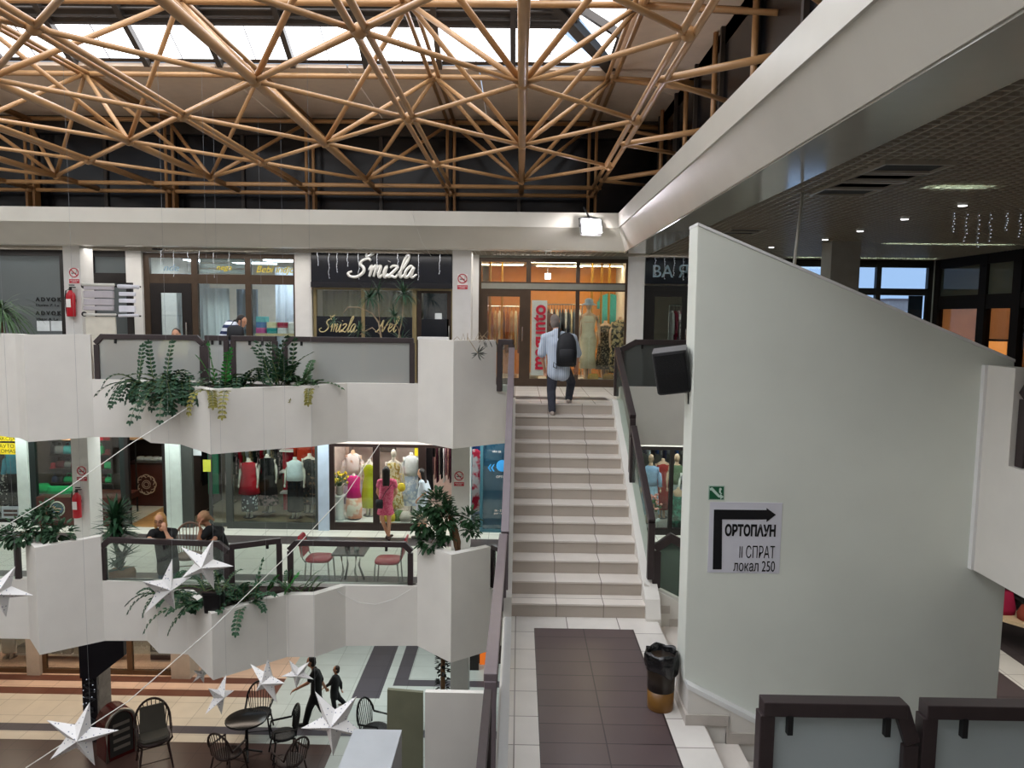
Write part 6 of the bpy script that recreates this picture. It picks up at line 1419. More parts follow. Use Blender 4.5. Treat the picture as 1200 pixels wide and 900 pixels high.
# loudspeaker on the wall end
p = at(788, 434, Y=6.72)
t = thing('loudspeaker', 'black loudspeaker on a bracket at the end of the big white wall', 'loudspeaker', p)
mb = MB(); mb.loft([(0, 0, -.195, .145, .10), (0, 0, -.18, .155, .11), (0, 0, .18, .155, .11), (0, 0, .195, .148, .104)], 24, power=.28)
tilt = Matrix.Rotation(math.radians(-9), 4, 'Y') @ Matrix.Rotation(math.radians(-16), 4, 'Z') @ Matrix.Rotation(math.radians(8), 4, 'X')
sb = mb.build('cabinet', mat('speaker_shell', '#2a2a2c', .5), t); sb.data.transform(tilt)
g_ = MB().loft([(0, -.075, -.175, .138, .045), (0, -.08, 0, .142, .05), (0, -.075, .175, .138, .045)], 24, power=.3).build('grille', mat('speaker_grille', '#0c0c0d', .8, bump=.5, scale=200), t); g_.data.transform(tilt)
tp = MB().box(-.15, .15, -.11, .11, .193, .199).build('top_edge', mat('speaker_edge', '#5a5a5c', .35), t); tp.data.transform(tilt)
e = at(814, 447, Y=6.70)-p; ex = WALL_END = 1.54-p.x
brk = MB().box(ex-.035, ex+.0, -.05, .03, -.17, .03).box(.02, ex-.02, -.02, .0, -.185, -.165).box(.05, ex-.03, .01, .03, -.20, -.18).tube((ex-.02, -.0, -.21), (ex-.02, 0, .05), .012)
brk.build('wall_bracket', mat('bracket_white', '#bdbcb6', .4), t)
MB().path([(ex-.0, -.03, -.3), (ex-.005, -.05, -.26), (ex-.015, -.05, -.1), (ex-.03, -.03, .03)], .006, 6).build('cable', black, t)
# waste bin with a black liner
bx, by = 1.385, 6.74
t = thing('waste_bin', 'brown cylindrical waste bin with a black liner at the end of the big white wall', 'waste bin', (bx, by, 0))
MB().lathe((0, 0, 0), [(.118, 0), (.122, .01), (.126, .19)], 28).build('lower_band', mat('bin_ochre', '#7a5526', .35, var=.05), t, smooth=True)
MB().lathe((0, 0, 0), [(.127, .19), (.137, .5)], 28).build('drum', mat('bin_brown', '#33291f', .32, var=.06), t, smooth=True)
ln = MB(); rnd = random.Random(4); N = 40; prof = [(.137, .40), (.152, .41), (.158, .47), (.156, .53), (.148, .565), (.138, .55), (.128, .46), (.115, .32), (.10, .25), (.001, .22)]
vs = []; ph = [rnd.uniform(0, 6.28) for _ in range(5)]
for i, (r_, z_) in enumerate(prof):
    for k in range(N):
        a_ = 2*PI*k/N; w = (.006*math.sin(5*a_+ph[0]+i)+.005*math.sin(9*a_+ph[1]-i)+.004*math.sin(14*a_+ph[2])) * (1 if i < 8 else .5)
        hang = (.045*math.sin(2*a_+ph[3])+.03*math.sin(3*a_+ph[4])) if i <= 1 else .008*math.sin(6*a_+i)
        vs.append(((r_+w)*math.cos(a_), (r_+w)*math.sin(a_), z_+hang-(.02 if i <= 1 else 0)))
fs = [(i*N+k, i*N+(k+1) % N, (i+1)*N+(k+1) % N, (i+1)*N+k) for i in range(len(prof)-1) for k in range(N)]
ln.add(vs, fs).build('bag_liner', mat('black_polythene', '#0b0b0d', .22, spec=.7, bump=.5, scale=22), t, smooth=True)
# floodlight at the corner of the fascias
p = at(693, 265, Y=13.42)
t = thing('floodlight', 'bright white floodlight hanging at the corner of the two fascias', 'floodlight', p)
MB().box(-.19, .19, -.02, .10, -.14, .14).build('housing', mat('floodlight_shell', '#c9c9cc', .4), t)
lens = MB().box(-.17, .17, -.026, -.02, -.12, .12).build('lens', emis('floodlight_glow', '#fbf4ff', 30), t)
MB().path([(-.21, .03, 0), (-.21, .03, .16), (0, .06, .22), (.21, .03, .16), (.21, .03, 0)], .012, 6).tube((0, .06, .2), (-.06, .14, .45), .018).build('bracket', black, t)
R_ = Euler((math.radians(-22), 0, math.radians(12))).to_matrix().to_4x4()
for ch in t.children: ch.data.transform(R_)
fl = bpy.data.lights.new('floodlight_lamp', 'SPOT'); fl.energy = 130; fl.spot_size = math.radians(150); fl.spot_blend = .5; fl.color = (1, .96, 1); fl.shadow_soft_size = .15
fo = bpy.data.objects.new('floodlight_lamp', fl); COL.objects.link(fo); fo.location = p+Vector((-.02, -.12, -.05)); fo.rotation_euler = (math.radians(58), 0, math.radians(14))
# small black spotlight under the fascia
p = at(184, 287, Y=14.9)
t = thing('stage_spotlight', 'small black spotlight under the left fascia above the curtained shop', 'spotlight', p)
MB().lathe((0, 0, -.10), [(.09, 0), (.1, .02), (.08, .12), (.05, .18)]).build('can', black, t, smooth=True); MB().path([(-.12, 0, -.05), (-.12, 0, .08), (.12, 0, .08), (.12, 0, -.05)], .012, 6).tube((0, 0, .08), (0, 0, CEIL-p.z), .015).build('yoke', black, t)
# hanging rod, vents and spots in the right hall ceiling
a = at(943, 207, Y=7.6); b = at(930, 306, Y=7.2)
o = MB().tube(a, (a.x-.0, a.y, CEIL+.02), .016).tube(a, (b.x, b.y, 4.10), .016).build('hanging_rod', mat('rod_paint', '#b7b4aa', .4), None, smooth=True); tag(o, 'thin pale rod slanting from the louvre ceiling behind the big white wall', 'rod')
def vent(label, x0, x1, y0, y1):
    t = thing('ceiling_vent', label, 'vent', ((x0+x1)/2, (y0+y1)/2, CEIL-.03), 0, 'vents in the louvre ceiling'); dx, dy = (x1-x0)/2, (y1-y0)/2
    MB().box(-dx, dx, -dy, -dy+.025, 0, .03).box(-dx, dx, dy-.025, dy, 0, .03).box(-dx, -dx+.025, -dy+.025, dy-.025, 0, .03).box(dx-.025, dx, -dy+.025, dy-.025, 0, .03).box(-dx+.025, dx-.025, -.015, .015, 0, .03).build('frame', louv, t)
    MB().box(-dx+.02, dx-.02, -dy+.02, dy-.02, .02, .028).build('dark_grille', mat('vent_dark', '#17171a', .7), t)
for i, (px0, py0) in enumerate(((1000, 219), (1024, 210), (1052, 199))):
    c_ = at(px0, py0, Z=CEIL); vent('dark square vent in the louvre ceiling, %s from the left' % ORD[i], c_.x-.28, c_.x+.28, c_.y-.36, c_.y+.36)
c_ = at(870, 270, Z=CEIL); vent('dark vent low in the louvre ceiling just above the white wall', c_.x-.25, c_.x+.25, c_.y-.35, c_.y+.35)
for i, (px, py) in enumerate(((904, 290), (967, 281), (1008, 271), (1060, 257), (1128, 241))):
    c_ = at(px, py, Z=CEIL-.02); t = thing('downlight', 'tiny lit downlight in the louvre ceiling, %s from the left' % ORD[i], 'downlight', c_, 0, 'downlights in the louvre ceiling')
    MB().lathe((0, 0, 0), [(.05, 0), (.05, .02), (.06, .03)]).build('rim', white, t); MB().lathe((0, 0, -.004), [(.042, 0), (.042, .004)]).build('lens', emis('downlight_glow', '#ffffff', 5), t)
# icicle light strings
bulb = emis('fairy_bulb', '#e8f2ff', .55); wire = mat('clear_wire', '#b9bcc0', .4)
def icicle(label, x, y, z, L, grp, seed):
    t = thing('icicle_light', label, 'light string', (x, y, z), 0, grp); rnd = random.Random(seed)
    pts = [(rnd.uniform(-.012, .012), rnd.uniform(-.012, .012), -L*k/8) for k in range(9)]; pts[0] = (0, 0, 0)
    MB().path(pts, .004, 5).build('wire', wire, t); m = MB()
    for k in range(1, 9): m.ball(Vector(pts[k])+Vector((.010, -.008, .01)), .0062, n=6, m=4)
    m.build('bulbs', bulb, t)
for i, (px, y0_, y1_) in enumerate(((1118, 235, 272), (1133, 233, 283), (1148, 230, 290), (1162, 228, 283), (1181, 226, 270), (1197, 224, 278))):
    a = at(px, y0_, Y=8.6); b = at(px, y1_, Y=8.6); icicle('icicle light string by the right hall windows, %s from the left' % ORD[i], a.x, 8.6, CEIL-.005, max(.15, CEIL-b.z), 'icicle lights of the right hall', i)
for i, px in enumerate((188, 203, 220, 233, 250, 268, 372, 385, 395, 407, 420, 442, 466, 490, 515)):
    a = at(px, 290, Y=15.0); b = at(px, 309+((i*37) % 22), Y=15.0); icicle('icicle light string along the upper walkway, %s from the left' % ORD[i], a.x, 15.0, CEIL-.005, CEIL-b.z, 'icicle lights of the upper walkway', 20+i)
for i, px in enumerate((768, 779, 790, 801)):
    a = at(px, 305, Y=15.2); b = at(px, 322+((i*5) % 9), Y=15.2); icicle('icicle light string before the silver capitals, %s from the left' % ORD[i], a.x, 15.2, CEIL-.005, CEIL-b.z, 'icicle lights before the dark shop sign', 40+i)

# ================================================================== PAPER STARS AND CORDS
starm = None
def star_mat():
    m = bpy.data.materials.new('pierced_star_paper'); m.use_nodes = True; nt = m.node_tree; b = nt.nodes['Principled BSDF']; b.inputs['Roughness'].default_value = .7
    tc = nt.nodes.new('ShaderNodeTexCoord'); v = nt.nodes.new('ShaderNodeTexVoronoi'); v.inputs['Scale'].default_value = 26; v.inputs['Randomness'].default_value = .6
    nt.links.new(tc.outputs['Object'], v.inputs['Vector']); r = nt.nodes.new('ShaderNodeValToRGB'); r.color_ramp.interpolation = 'CONSTANT'
    r.color_ramp.elements[0].color = rgb('#6a6f8c')+(1,); r.color_ramp.elements[1].position = .17; r.color_ramp.elements[1].color = rgb('#eae8e6')+(1,)
    nt.links.new(v.outputs['Distance'], r.inputs[0]); nt.links.new(r.outputs[0], b.inputs['Base Color'])
    b.inputs['Transmission Weight'].default_value = 0
    return m
starm = star_mat()
def star(label, px, py, Y, size, rot, yaw=0, pitch=0, hang=None):
    """size: tip radius in pixels"""
    c = at(px, py, Y=Y); r = size*Y/F_PX; ri = r*.36; th = r*.30
    t = thing('paper_star', label, 'paper star', c, 0, 'paper stars hanging in the atrium')
    vs = [(0, -th, 0), (0, th, 0)]
    for k in range(10):
        a = rot+PI*k/5; q = r if k % 2 == 0 else ri; vs.append((q*math.sin(a), 0, q*math.cos(a)))
    fs = []
    for k in range(10):
        a, b = 2+k, 2+(k+1) % 10; fs += [(0, a, b), (1, b, a)]
    o = MB().add(vs, fs).build('folded_paper', starm, t)
    Rm = Euler((pitch, 0, yaw)).to_matrix().to_4x4(); o.data.transform(Rm)
    top = max(o.data.vertices, key=lambda v: v.co.z).co
    MB().tube(top, (top.x, top.y, (hang if hang else HL)-c.z), .0011, n=5).build('thread', mat('clear_thread', '#8d8f92', .4), t)
star('white paper star in front of the woman bending over the railing', 240, 661, 8.2, 35, .38, 0, .15)
star('tall narrow white paper star left of the black planter box', 194, 689, 8.0, 36, .22, 1.05, .1)
star('white paper star cut by the left picture edge', 1, 692, 8.0, 36, .55, .2, .1)
star('largest white paper star at the lower left, before the dark post', 94, 862, 7.4, 44, .28, .25, .0)
star('white paper star before the striding man, beside the grey parapet', 392, 846, 7.6, 45, .68, -.1, .0)
star('grey looking paper star under the tip of the middle parapet, left of the small one', 313, 797, 10.0, 31, .18, -.5, .1)
star('small white paper star at the head of the striding man', 349, 789, 10.2, 21, -.5, .1, .1)
star('narrow paper star hanging below the tip of the middle parapet', 257, 816, 9.6, 26, .5, 1.2, .0)
star('dim paper star half hidden behind the middle parapet corner', 236, 790, 12.0, 13, .4, .8, .0, B1)
def cord(label, pts, r=.006):
    o = MB().path(pts, r, 6).build('light_cord', mat('white_cord', '#d8d6d0', .5), None, smooth=True); tag(o, label, 'cord')
cord('white cord running from the upper planter down to the left picture edge', [at(229, 472, Y=11.3), at(150, 522, Y=10.4), at(75, 575, Y=9.6), at(-30, 638, Y=8.6)])
cord('long white cord sloping down from the upper parapet to the lower left', [at(445, 520, Y=11.6), at(407, 577, Y=11), at(340, 648, Y=10.2), at(250, 735, Y=9.2), at(150, 822, Y=8.2), at(30, 900, Y=7.4)])
cord('thin loose wire hanging from the fascia above the script sign', [at(483, 247, Y=13.58), at(486, 260, Y=13.57), at(494, 283, Y=13.95), at(505, 300, Y=14.12)], .004)
cord('thin wire sagging along the face of the middle parapet', [at(395, 693, Y=11.6), at(420, 706, Y=11.66), at(440, 708.5, Y=11.68), at(462, 702, Y=11.68), at(482, 690, Y=11.7)], .005)

# ================================================================== PLANTS
def leafmat(n, c, c2=None): return mat('leaf_'+n, c, .5, var=.3, scale=9, spec=.3)
zzm = leafmat('zz', '#22422b'); zzb = leafmat('zz_bright', '#2f7d34'); ficm = leafmat('ficus', '#2a4a2c'); dram = leafmat('dracaena', '#3c5c44'); yucm = leafmat('yucca', '#274a30'); grassm = leafmat('grassy', '#4f6a48'); olivem = leafmat('olive', '#7a7434'); stemm = mat('green_stem', '#5a6b3c', .6); barkm = mat('bark', '#6a4e36', .85, var=.25, bump=.4); dryst = mat('dry_stem', '#a08d72', .8)
def leaf(mb, p, d, n, L, w, fold=.25):
    d = Vector(d).normalized(); n = Vector(n); s = d.cross(n)
    if s.length < 1e-4: s = d.cross(Vector((1, .1, 0)))
    s.normalize(); n = s.cross(d).normalized(); p = Vector(p)
    mb.add([p, p+d*L*.35+s*w*.5+n*w*fold, p+d*L*.75+s*w*.36+n*w*fold*.6, p+d*L, p+d*L*.75-s*w*.36+n*w*fold*.6, p+d*L*.35-s*w*.5+n*w*fold, p+d*L*.4],
           [(0, 1, 6), (1, 2, 6), (2, 3, 6), (3, 4, 6), (4, 5, 6), (5, 0, 6)])
def frond(fo, st, p, d, L, droop, rnd, n=10, ll=.085, lw=.04):
    p = Vector(p); d = Vector(d).normalized(); pts = [p]; seg = L/n
    for i in range(n):
        d = (d+Vector((rnd.uniform(-.06, .06), rnd.uniform(-.06, .06), -droop*.62*(i+1)/n))).normalized(); pts.append(pts[-1]+d*seg)
    st.path(pts, [.010*(1-.7*i/n) for i in range(n+1)], 5)
    for i in range(2, n+1):
        t_ = (pts[i]-pts[i-1]).normalized(); s = t_.cross(Vector((0, 0, 1)))
        if s.length < .05: s = t_.cross(Vector((0, 1, 0)))
        s.normalize(); up = s.cross(t_)
        for q in (-1, 1): leaf(fo, pts[i], (s*q+t_*.65+Vector((0, 0, rnd.uniform(-.15, .15)))), up, ll*(1.1-.4*i/n)*rnd.uniform(.85, 1.15), lw)
    leaf(fo, pts[-1], d, Vector((0, 0, 1)), ll*.8, lw*.8)
def plant(label, cat, base, name='potted_plant', group=None):
    t = thing(name, label, cat, base, 0, group); return t
def zz(label, base, dirs, m, seed, name='zz_plant', ll=.105, group=None):
    t = plant(label, 'plant', base, name, group); rnd = random.Random(seed); fo = MB(); st = MB()
    for dx, dy, dz, L, dr in dirs:
        frond(fo, st, (rnd.uniform(-.22, .22), rnd.uniform(-.12, .1), 0), (dx, dy, dz), L*rnd.uniform(.85, 1.1), dr, rnd, ll=ll, lw=ll*.5)
    fo.build('foliage', m, t, fix=False); st.build('stems', stemm, t, smooth=True); return t
def spray(rnd, n, spread, up, L, dr, front=-.3):
    return [(rnd.uniform(-1, 1)*spread, front+rnd.uniform(-.6, .5), up*rnd.uniform(.4, 1.2), L*rnd.uniform(.7, 1.2), dr*rnd.uniform(.7, 1.3)) for _ in range(n)]
rnd = random.Random(11)
zU = 2.44
def pl(px, Y): return at(px, 447, Y=Y).x
zz('trailing glossy plant hanging farthest left out of the upper planter', (pl(178, 12.45), 12.45, zU), [(-1.2, -.2, .3, .8, .35), (-1, -.5, .2, .7, .5), (-.6, -.8, .3, .7, .5), (-1.3, .0, .15, .6, .3), (.0, .1, 1, .75, .05), (-.15, .2, 1, .7, .06), (.5, -.5, .6, .6, .4)]+spray(rnd, 18, .8, .4, .6, .6, -.7), zzm, 1)
zz('densest trailing glossy plant in the middle of the upper planter', (pl(208, 12.2), 12.2, zU), spray(rnd, 44, .9, .5, .75, .6, -.7)+[(0, -.8, .15, .95, .5), (-.3, -.7, .1, 1.0, .55), (.2, -.8, .1, .95, .55), (.1, .3, 1, .75, .05), (-.5, -.5, .1, .95, .5), (.3, -.6, .1, .9, .5), (-.15, -.9, .2, .85, .6)], zzm, 2)
zz('bright green upright glossy plant at the point of the upper planter', (pl(262, 11.95), 11.95, zU), [(-.1, -.1, 1, .75, .05), (.1, .0, 1, .7, .06), (.2, -.3, .8, .7, .2), (-.3, -.2, .8, .6, .2)], zzb, 3)
zz('glossy plant spilling right of the bright one over the upper planter', (pl(276, 12.2), 12.2, zU), spray(rnd, 22, .8, .6, .62, .5, -.5)+[(1.0, -.3, .2, .8, .4), (.9, -.1, .3, .75, .3)], zzm, 4)
zz('yellowing trailing sprig hanging from the tip of the upper planter', (pl(262, 11.55), 11.5, zU), [(.1, -.7, .2, .65, .8), (-.1, -.5, .2, .6, .9), (.2, -.5, .2, .45, .9)], olivem, 5)
zz('bushy glossy plant left of the long frosted railing panel', (pl(327, 12.55), 12.5, zU), spray(rnd, 18, .6, 1.0, .7, .2, -.2)+[(-.5, -.2, .9, .6, .1), (.2, -.1, 1, .75, .05)], zzm, 6)
zz('small arching plant at the right end of the upper planter', (pl(360, 12.6), 12.55, zU), spray(rnd, 7, 1.1, .7, .5, .25, -.2)+[(1.2, 0, .4, .6, .25), (-.8, -.3, .5, .5, .4)], leafmat('zz2', '#3f5f3c'), 7)
zz('little yellow green sprig below the bushy plant on the parapet', (pl(352, 12.25), 12.2, zU), [(-.1, -.8, .1, .4, .7), (.2, -.7, .1, .38, .7)], olivem, 8)
# middle gallery planter
zM = -.80
def pm(px, Y): return at(px, 690, Y=Y).x
zz('trailing glossy plant at the left end of the middle planter', (pm(205, 11.4), 11.4, zM), [(-1.2, -.3, .35, .75, .45), (-1.1, -.1, .4, .7, .4), (-.9, -.6, .3, .6, .6), (1, -.4, .3, .6, .35), (.6, -.6, .3, .6, .4)]+spray(rnd, 8, 1, .5, .5, .4), zzm, 12)
zz('glossy plant with a long frond hanging left of the black planter box', (pm(236, 10.95), 10.95, zM), [(-.9, -.5, .2, .8, .45), (-.8, -.7, .1, .75, .5), (-.7, -.3, .35, .65, .4), (.3, -.2, .8, .5, .1)]+spray(rnd, 8, .8, .6, .45, .35), leafmat('zz3', '#27452c'), 13)
zz('glossy plant right of the black planter box in the middle planter', (pm(285, 11.1), 11.1, zM), spray(rnd, 16, .9, .8, .55, .35, -.3)+[(.2, -.8, .2, .6, .6), (.0, .0, 1, .7, .05)], leafmat('zz4', '#33563c'), 14)
zz('single bright green sprig in the middle planter', (pm(318, 11.4), 11.4, zM), [(.5, 0, .75, .42, .05), (.3, -.1, .8, .36, .1)], zzb, 15)
zz('small feathery plants at the right end of the middle planter', (pm(350, 11.55), 11.55, zM), spray(rnd, 11, 1.0, .9, .36, .15, -.2), leafmat('zz5', '#4a6a50'), 16, ll=.06)
# black planter box on the tip of the middle planter
p = at(253, 726, Y=10.75)
t = thing('planter_box', 'black square planter box on the tip of the middle gallery planter', 'planter', (p.x, 10.72, zM))
MB().loft([(0, 0, 0.02, .12, .12), (0, 0, .30, .135, .135), (0, 0, .31, .145, .145), (0, 0, .34, .145, .145)], 24, power=.25).build('box', mat('planter_black', '#0e0e10', .35), t); MB().box(-.13, .13, -.13, .13, .335, .345).build('earth', soil, t)
zz('dark feathery plant growing in the black planter box', (p.x, 10.72, zM+.34), spray(rnd, 12, .9, .7, .45, .35, -.1), leafmat('zz6', '#22402a'), 17, ll=.06)
# upper right pillar: dry spider plant
t = plant('nearly bare spider plant drooping over the upper planter pillar by the stair', 'plant', (at(548, 396, Y=12.4).x, 12.5, 2.9), 'spider_plant'); rnd = random.Random(21); fo = MB(); st = MB()
c0 = Vector((at(560, 414, Y=12.28).x-t.location.x, -.25, at(560, 414, Y=12.28).z-t.location.z))
st.path([(0, 0, 0), (0, -.1, .42), (.05, -.26, .36), c0], .006, 5)
for k in range(16):
    a = rnd.uniform(0, 2*PI); leaf(fo, c0, (math.cos(a), -.35, math.sin(a)*.8), (0, -1, .2), rnd.uniform(.1, .2), .018)
for k in range(7):
    a = rnd.uniform(-.3, .35); st.path([(0, 0, 0), (a*.6, -.05, .35), (a, -.05, .42+rnd.uniform(0, .12)), (a*1.4, -.08, .36)], .005, 5); leaf(fo, (a*1.4, -.08, .36), (a, 0, -.6), (0, -1, 0), .12, .016)
fo.build('foliage', leafmat('spider', '#4a4c44'), t, fix=False); st.build('runners', dryst, t)
# left edge grassy plant
t = plant('large grassy plant with drooping leaves at the upper left picture edge', 'plant', (at(2, 395, Y=13.2).x, 13.2, Z2), 'grass_palm'); rnd = random.Random(31); fo = MB()
MB().path([(0, 0, .3), (.03, 0, .9), (0, .02, 1.45)], [.06, .05, .04], 8).build('trunk', barkm, t, smooth=True); MB().lathe((0, 0, 0), [(.2, 0), (.24, .05), (.28, .38), (.25, .4), (.23, .34)]).build('pot', mat('terracotta', '#8a4a34', .7), t, smooth=True)
for k in range(170):
    a = rnd.uniform(0, 2*PI); e = rnd.uniform(-.1, 1.2); d = Vector((math.cos(a)*math.cos(e), math.sin(a)*math.cos(e), math.sin(e))); p_ = Vector((0, .02, 1.42+rnd.uniform(-.12, .1))); L = rnd.uniform(.6, .95); pts = [p_]; dd = d.copy()
    for i in range(6): dd = (dd+Vector((0, 0, -.32))).normalized(); pts.append(pts[-1]+dd*L/6)
    s = dd.cross(Vector((0, 0, 1))); s = s.normalized() if s.length > .05 else Vector((1, 0, 0)); vs = []
    for i, q in enumerate(pts): w = .014*(1-(i/6)**2)+.001; vs += [q-s*w, q+s*w]
    fo.add(vs, [(2*i, 2*i+1, 2*i+3, 2*i+2) for i in range(6)])
fo.build('foliage', grassm, t, fix=False)
def tuft(fo, p, r, n, rnd, w=.022, down=.45, dirv=None):
    for k in range(n):
        a = rnd.uniform(0, 2*PI); e = rnd.uniform(-.35, 1.35); d = Vector((math.cos(a)*math.cos(e), math.sin(a)*math.cos(e), math.sin(e)))
        pts = [Vector(p)]; dd = d
        for i in range(5): dd = (dd+Vector((0, 0, -down*.4))).normalized(); pts.append(pts[-1]+dd*r/5*rnd.uniform(.85, 1.1))
        s = d.cross(Vector((0, 0, 1))); s = s.normalized() if s.length > .05 else Vector((1, 0, 0)); vs = []
        for i, q in enumerate(pts): ww = w*(.6+.4*i if i < 2 else 1-.0)*(1-(i/5)**1.6)+.0015; vs += [q-s*ww, q+s*ww]
        fo.add(vs, [(2*i, 2*i+1, 2*i+3, 2*i+2) for i in range(5)])
# dracaena with branching pale stems before the script sign shop
Yd = 13.7
t = plant('tall branching dracaena with pale bare stems before the script sign shop', 'plant', (at(452, 446, Y=Yd).x, Yd, Z2), 'potted_dracaena'); rnd = random.Random(41); fo = MB(); st = MB(); L0 = t.location
def dl(px, py, dy=0): q = at(px, py, Y=Yd+dy); return Vector((q.x-L0.x, dy, q.z-L0.z))
st.path([(0.08, 0, .3), dl(452, 425), dl(446, 392), dl(444, 378), dl(436, 367), dl(420, 360), dl(408, 360), dl(402, 367)], [.022, .02, .018, .016, .013, .011, .009, .007], 7)
st.path([dl(446, 392), dl(436, 384), dl(428, 388), dl(422, 392)], [.014, .012, .01, .008], 6); st.path([dl(447, 385), dl(458, 379), dl(466, 383), dl(470, 398)], [.014, .012, .01, .008], 6)
st.path([(0.12, 0, .3), dl(463, 420), dl(468, 390), dl(471, 375), dl(473, 352)], [.018, .016, .014, .012, .01], 6); st.path([dl(445, 378), dl(444, 365), dl(443, 350)], [.014, .012, .01], 6); st.path([dl(468, 388), dl(462, 376), dl(463, 368)], [.012, .01, .008], 6)
for px, py, r, n in ((433, 349, .34, 46), (473, 345, .38, 60), (443, 342, .3, 34), (391, 377, .2, 26), (421, 388, .28, 36), (462, 371, .32, 44), (470, 402, .34, 50)): tuft(fo, dl(px, py, rnd.uniform(-.15, .1)), r, n, rnd, .014, .6)
fo.build('foliage', dram, t, fix=False); st.build('stems', dryst, t, smooth=True); MB().lathe((.1, 0, 0), [(.16, 0), (.18, .03), (.24, .36), (.22, .37), (.2, .3), (.001, .3)]).build('pot', mat('pink_pot', '#8f6a60', .6), t, smooth=True)
# middle gallery: yucca in a basket
Yy = 12.35
t = plant('tall dark spiky plant in a woven basket behind the middle gallery railing', 'plant', (at(143, 690, Y=Yy).x, Yy, Z1), 'potted_yucca'); rnd = random.Random(51); fo = MB(); st = MB(); L0 = t.location
def dl(px, py, dy=0): q = at(px, py, Y=Yy+dy); return Vector((q.x-L0.x, dy, q.z-L0.z))
st.path([(0, 0, .2), dl(141, 660), dl(136, 640), dl(136, 606)], [.035, .03, .028, .022], 8)
for px, py, r, n in ((136, 612, .44, 60), (136, 622, .45, 50), (135, 602, .38, 40), (137, 634, .40, 30), (143, 653, .36, 26), (140, 667, .30, 20)): tuft(fo, dl(px, py), r, n, rnd, .04, .16)
fo.build('foliage', yucm, t, fix=False); st.build('trunk', stemm, t, smooth=True); MB().loft([(0, 0, 0, .17, .17), (0, 0, .05, .19, .19), (0, 0, .2, .21, .21), (0, 0, .26, .19, .19)], 20, power=.7).build('basket', mat('basket', '#8a6848', .8, var=.2, scale=40, bump=.6), t, smooth=True)
def bush(label, base, clumps, trunk, m, seed, name, pot=None):
    t = plant(label, 'plant', base, name); rnd = random.Random(seed); fo = MB(); st = MB()
    for pts, rs in trunk: st.path(pts, rs, 8)
    for c, r, n in clumps:
        c = Vector(c)
        for k in range(n):
            d = Vector((rnd.gauss(0, 1), rnd.gauss(0, 1), rnd.gauss(0, 1))).normalized(); q = c+Vector((d.x*r[0], d.y*r[1], d.z*r[2]))*rnd.uniform(.45, 1.05)
            leaf(fo, q, d+Vector((0, 0, -.25)), Vector((0, 0, 1)), rnd.uniform(.085, .13), .062)
        st.path([trunk[0][0][-1], (Vector(trunk[0][0][-1])+c)/2+Vector((0, 0, .03)), c], [.012, .009, .006], 5)
    fo.build('foliage', m, t, fix=False); st.build('trunk', barkm, t, smooth=True); return t
b_ = at(52, 648, Y=11.65); 
bush('leafy green bush on top of the left planter pillar, middle gallery', (b_.x, 11.6, -.3), [((.0, 0, .55), (.28, .2, .25), 230), ((-.3, -.05, .42), (.25, .18, .2), 150), ((.3, .0, .40), (.22, .18, .16), 120), ((-.5, -.02, .34), (.16, .14, .14), 60), ((.1, .0, .75), (.18, .15, .12), 70)], [([(0, 0, 0), (.02, 0, .2), (0, 0, .35)], [.05, .045, .035])], leafmat('bush', '#38563c'), 61, 'leafy_bush')
b_ = at(532, 655, Y=11.6); bl_ = Vector((b_.x, 11.6, -.3))
def dl(px, py, dy=0): q = at(px, py, Y=11.6+dy); return Vector((q.x-bl_.x, dy, q.z-bl_.z))
bush('crooked dark green bush with a twisted trunk on the right planter pillar', bl_, [(dl(512, 592), (.22, .18, .24), 220), (dl(497, 612), (.18, .15, .2), 150), (dl(520, 608), (.2, .16, .26), 190), (dl(505, 636), (.2, .15, .14), 150), (dl(522, 625), (.14, .12, .16), 90), (dl(550, 608), (.13, .1, .13), 80), (dl(552, 622), (.12, .1, .1), 60)], [([dl(537, 665), dl(535, 640), dl(532, 620), dl(528, 605)], [.05, .045, .045, .03]), ([dl(540, 662), dl(538, 635), dl(534, 615)], [.03, .03, .02])], ficm, 62, 'ficus_bush')

# ================================================================== FURNITURE ON THE MIDDLE GALLERY
redv = mat('red_vinyl', '#a01f30', .4, var=.06)
def red_chair(label, px, py, Y, rz):
    p = at(px, py, Y=Y); t = thing('red_chair', label, 'chair', (p.x, Y, Z1), rz, 'red chairs at the small dark table')
    MB().loft([(0, 0, .43, .20, .20), (0, 0, .445, .22, .215), (0, 0, .475, .22, .215), (0, 0, .49, .2, .195)], 20, power=.5).build('seat', redv, t, smooth=True)
    bk = MB().slab([(-.235, -.2, .52), (-.235, .2, .52), (-.30, .19, .84), (-.31, .12, .88), (-.31, -.12, .88), (-.30, -.19, .84)], (-.03, 0, 0)).build('backrest', redv, t, bevel=.01)
    for sx in (-1, 1):
        for sy in (-1, 1): MB().tube((sx*.19, sy*.18, .44), (sx*.22, sy*.19, 0), .013).build('leg', chrome, t)
    for sy in (-1, 1): MB().path([(-.19, sy*.19, .44), (-.24, sy*.2, .5), (-.28, sy*.19, .8)], .012, 6).build('back_frame', chrome, t)
red_chair('red vinyl chair left of the small dark table on the middle gallery', 375, 690, 12.55, 0)
red_chair('red vinyl chair right of the small dark table on the middle gallery', 455, 690, 12.5, PI)
p = at(412, 690, Y=12.5); t = thing('cafe_table', 'small dark square table between the two red chairs', 'table', (p.x, 12.5, Z1))
MB().box(-.28, .28, -.28, .28, .60, .63).build('table_top', mat('dark_table_top', '#3a3634', .25), t, bevel=.005)
for s in (-1, 1):
    MB().path([(s*.13, -.2, .60), (s*.10, -.16, .3), (s*.17, -.24, .01)], .02, 8).path([(s*.13, .2, .60), (s*.10, .16, .3), (s*.17, .24, .01)], .02, 8).build('leg', chrome, t, smooth=True)
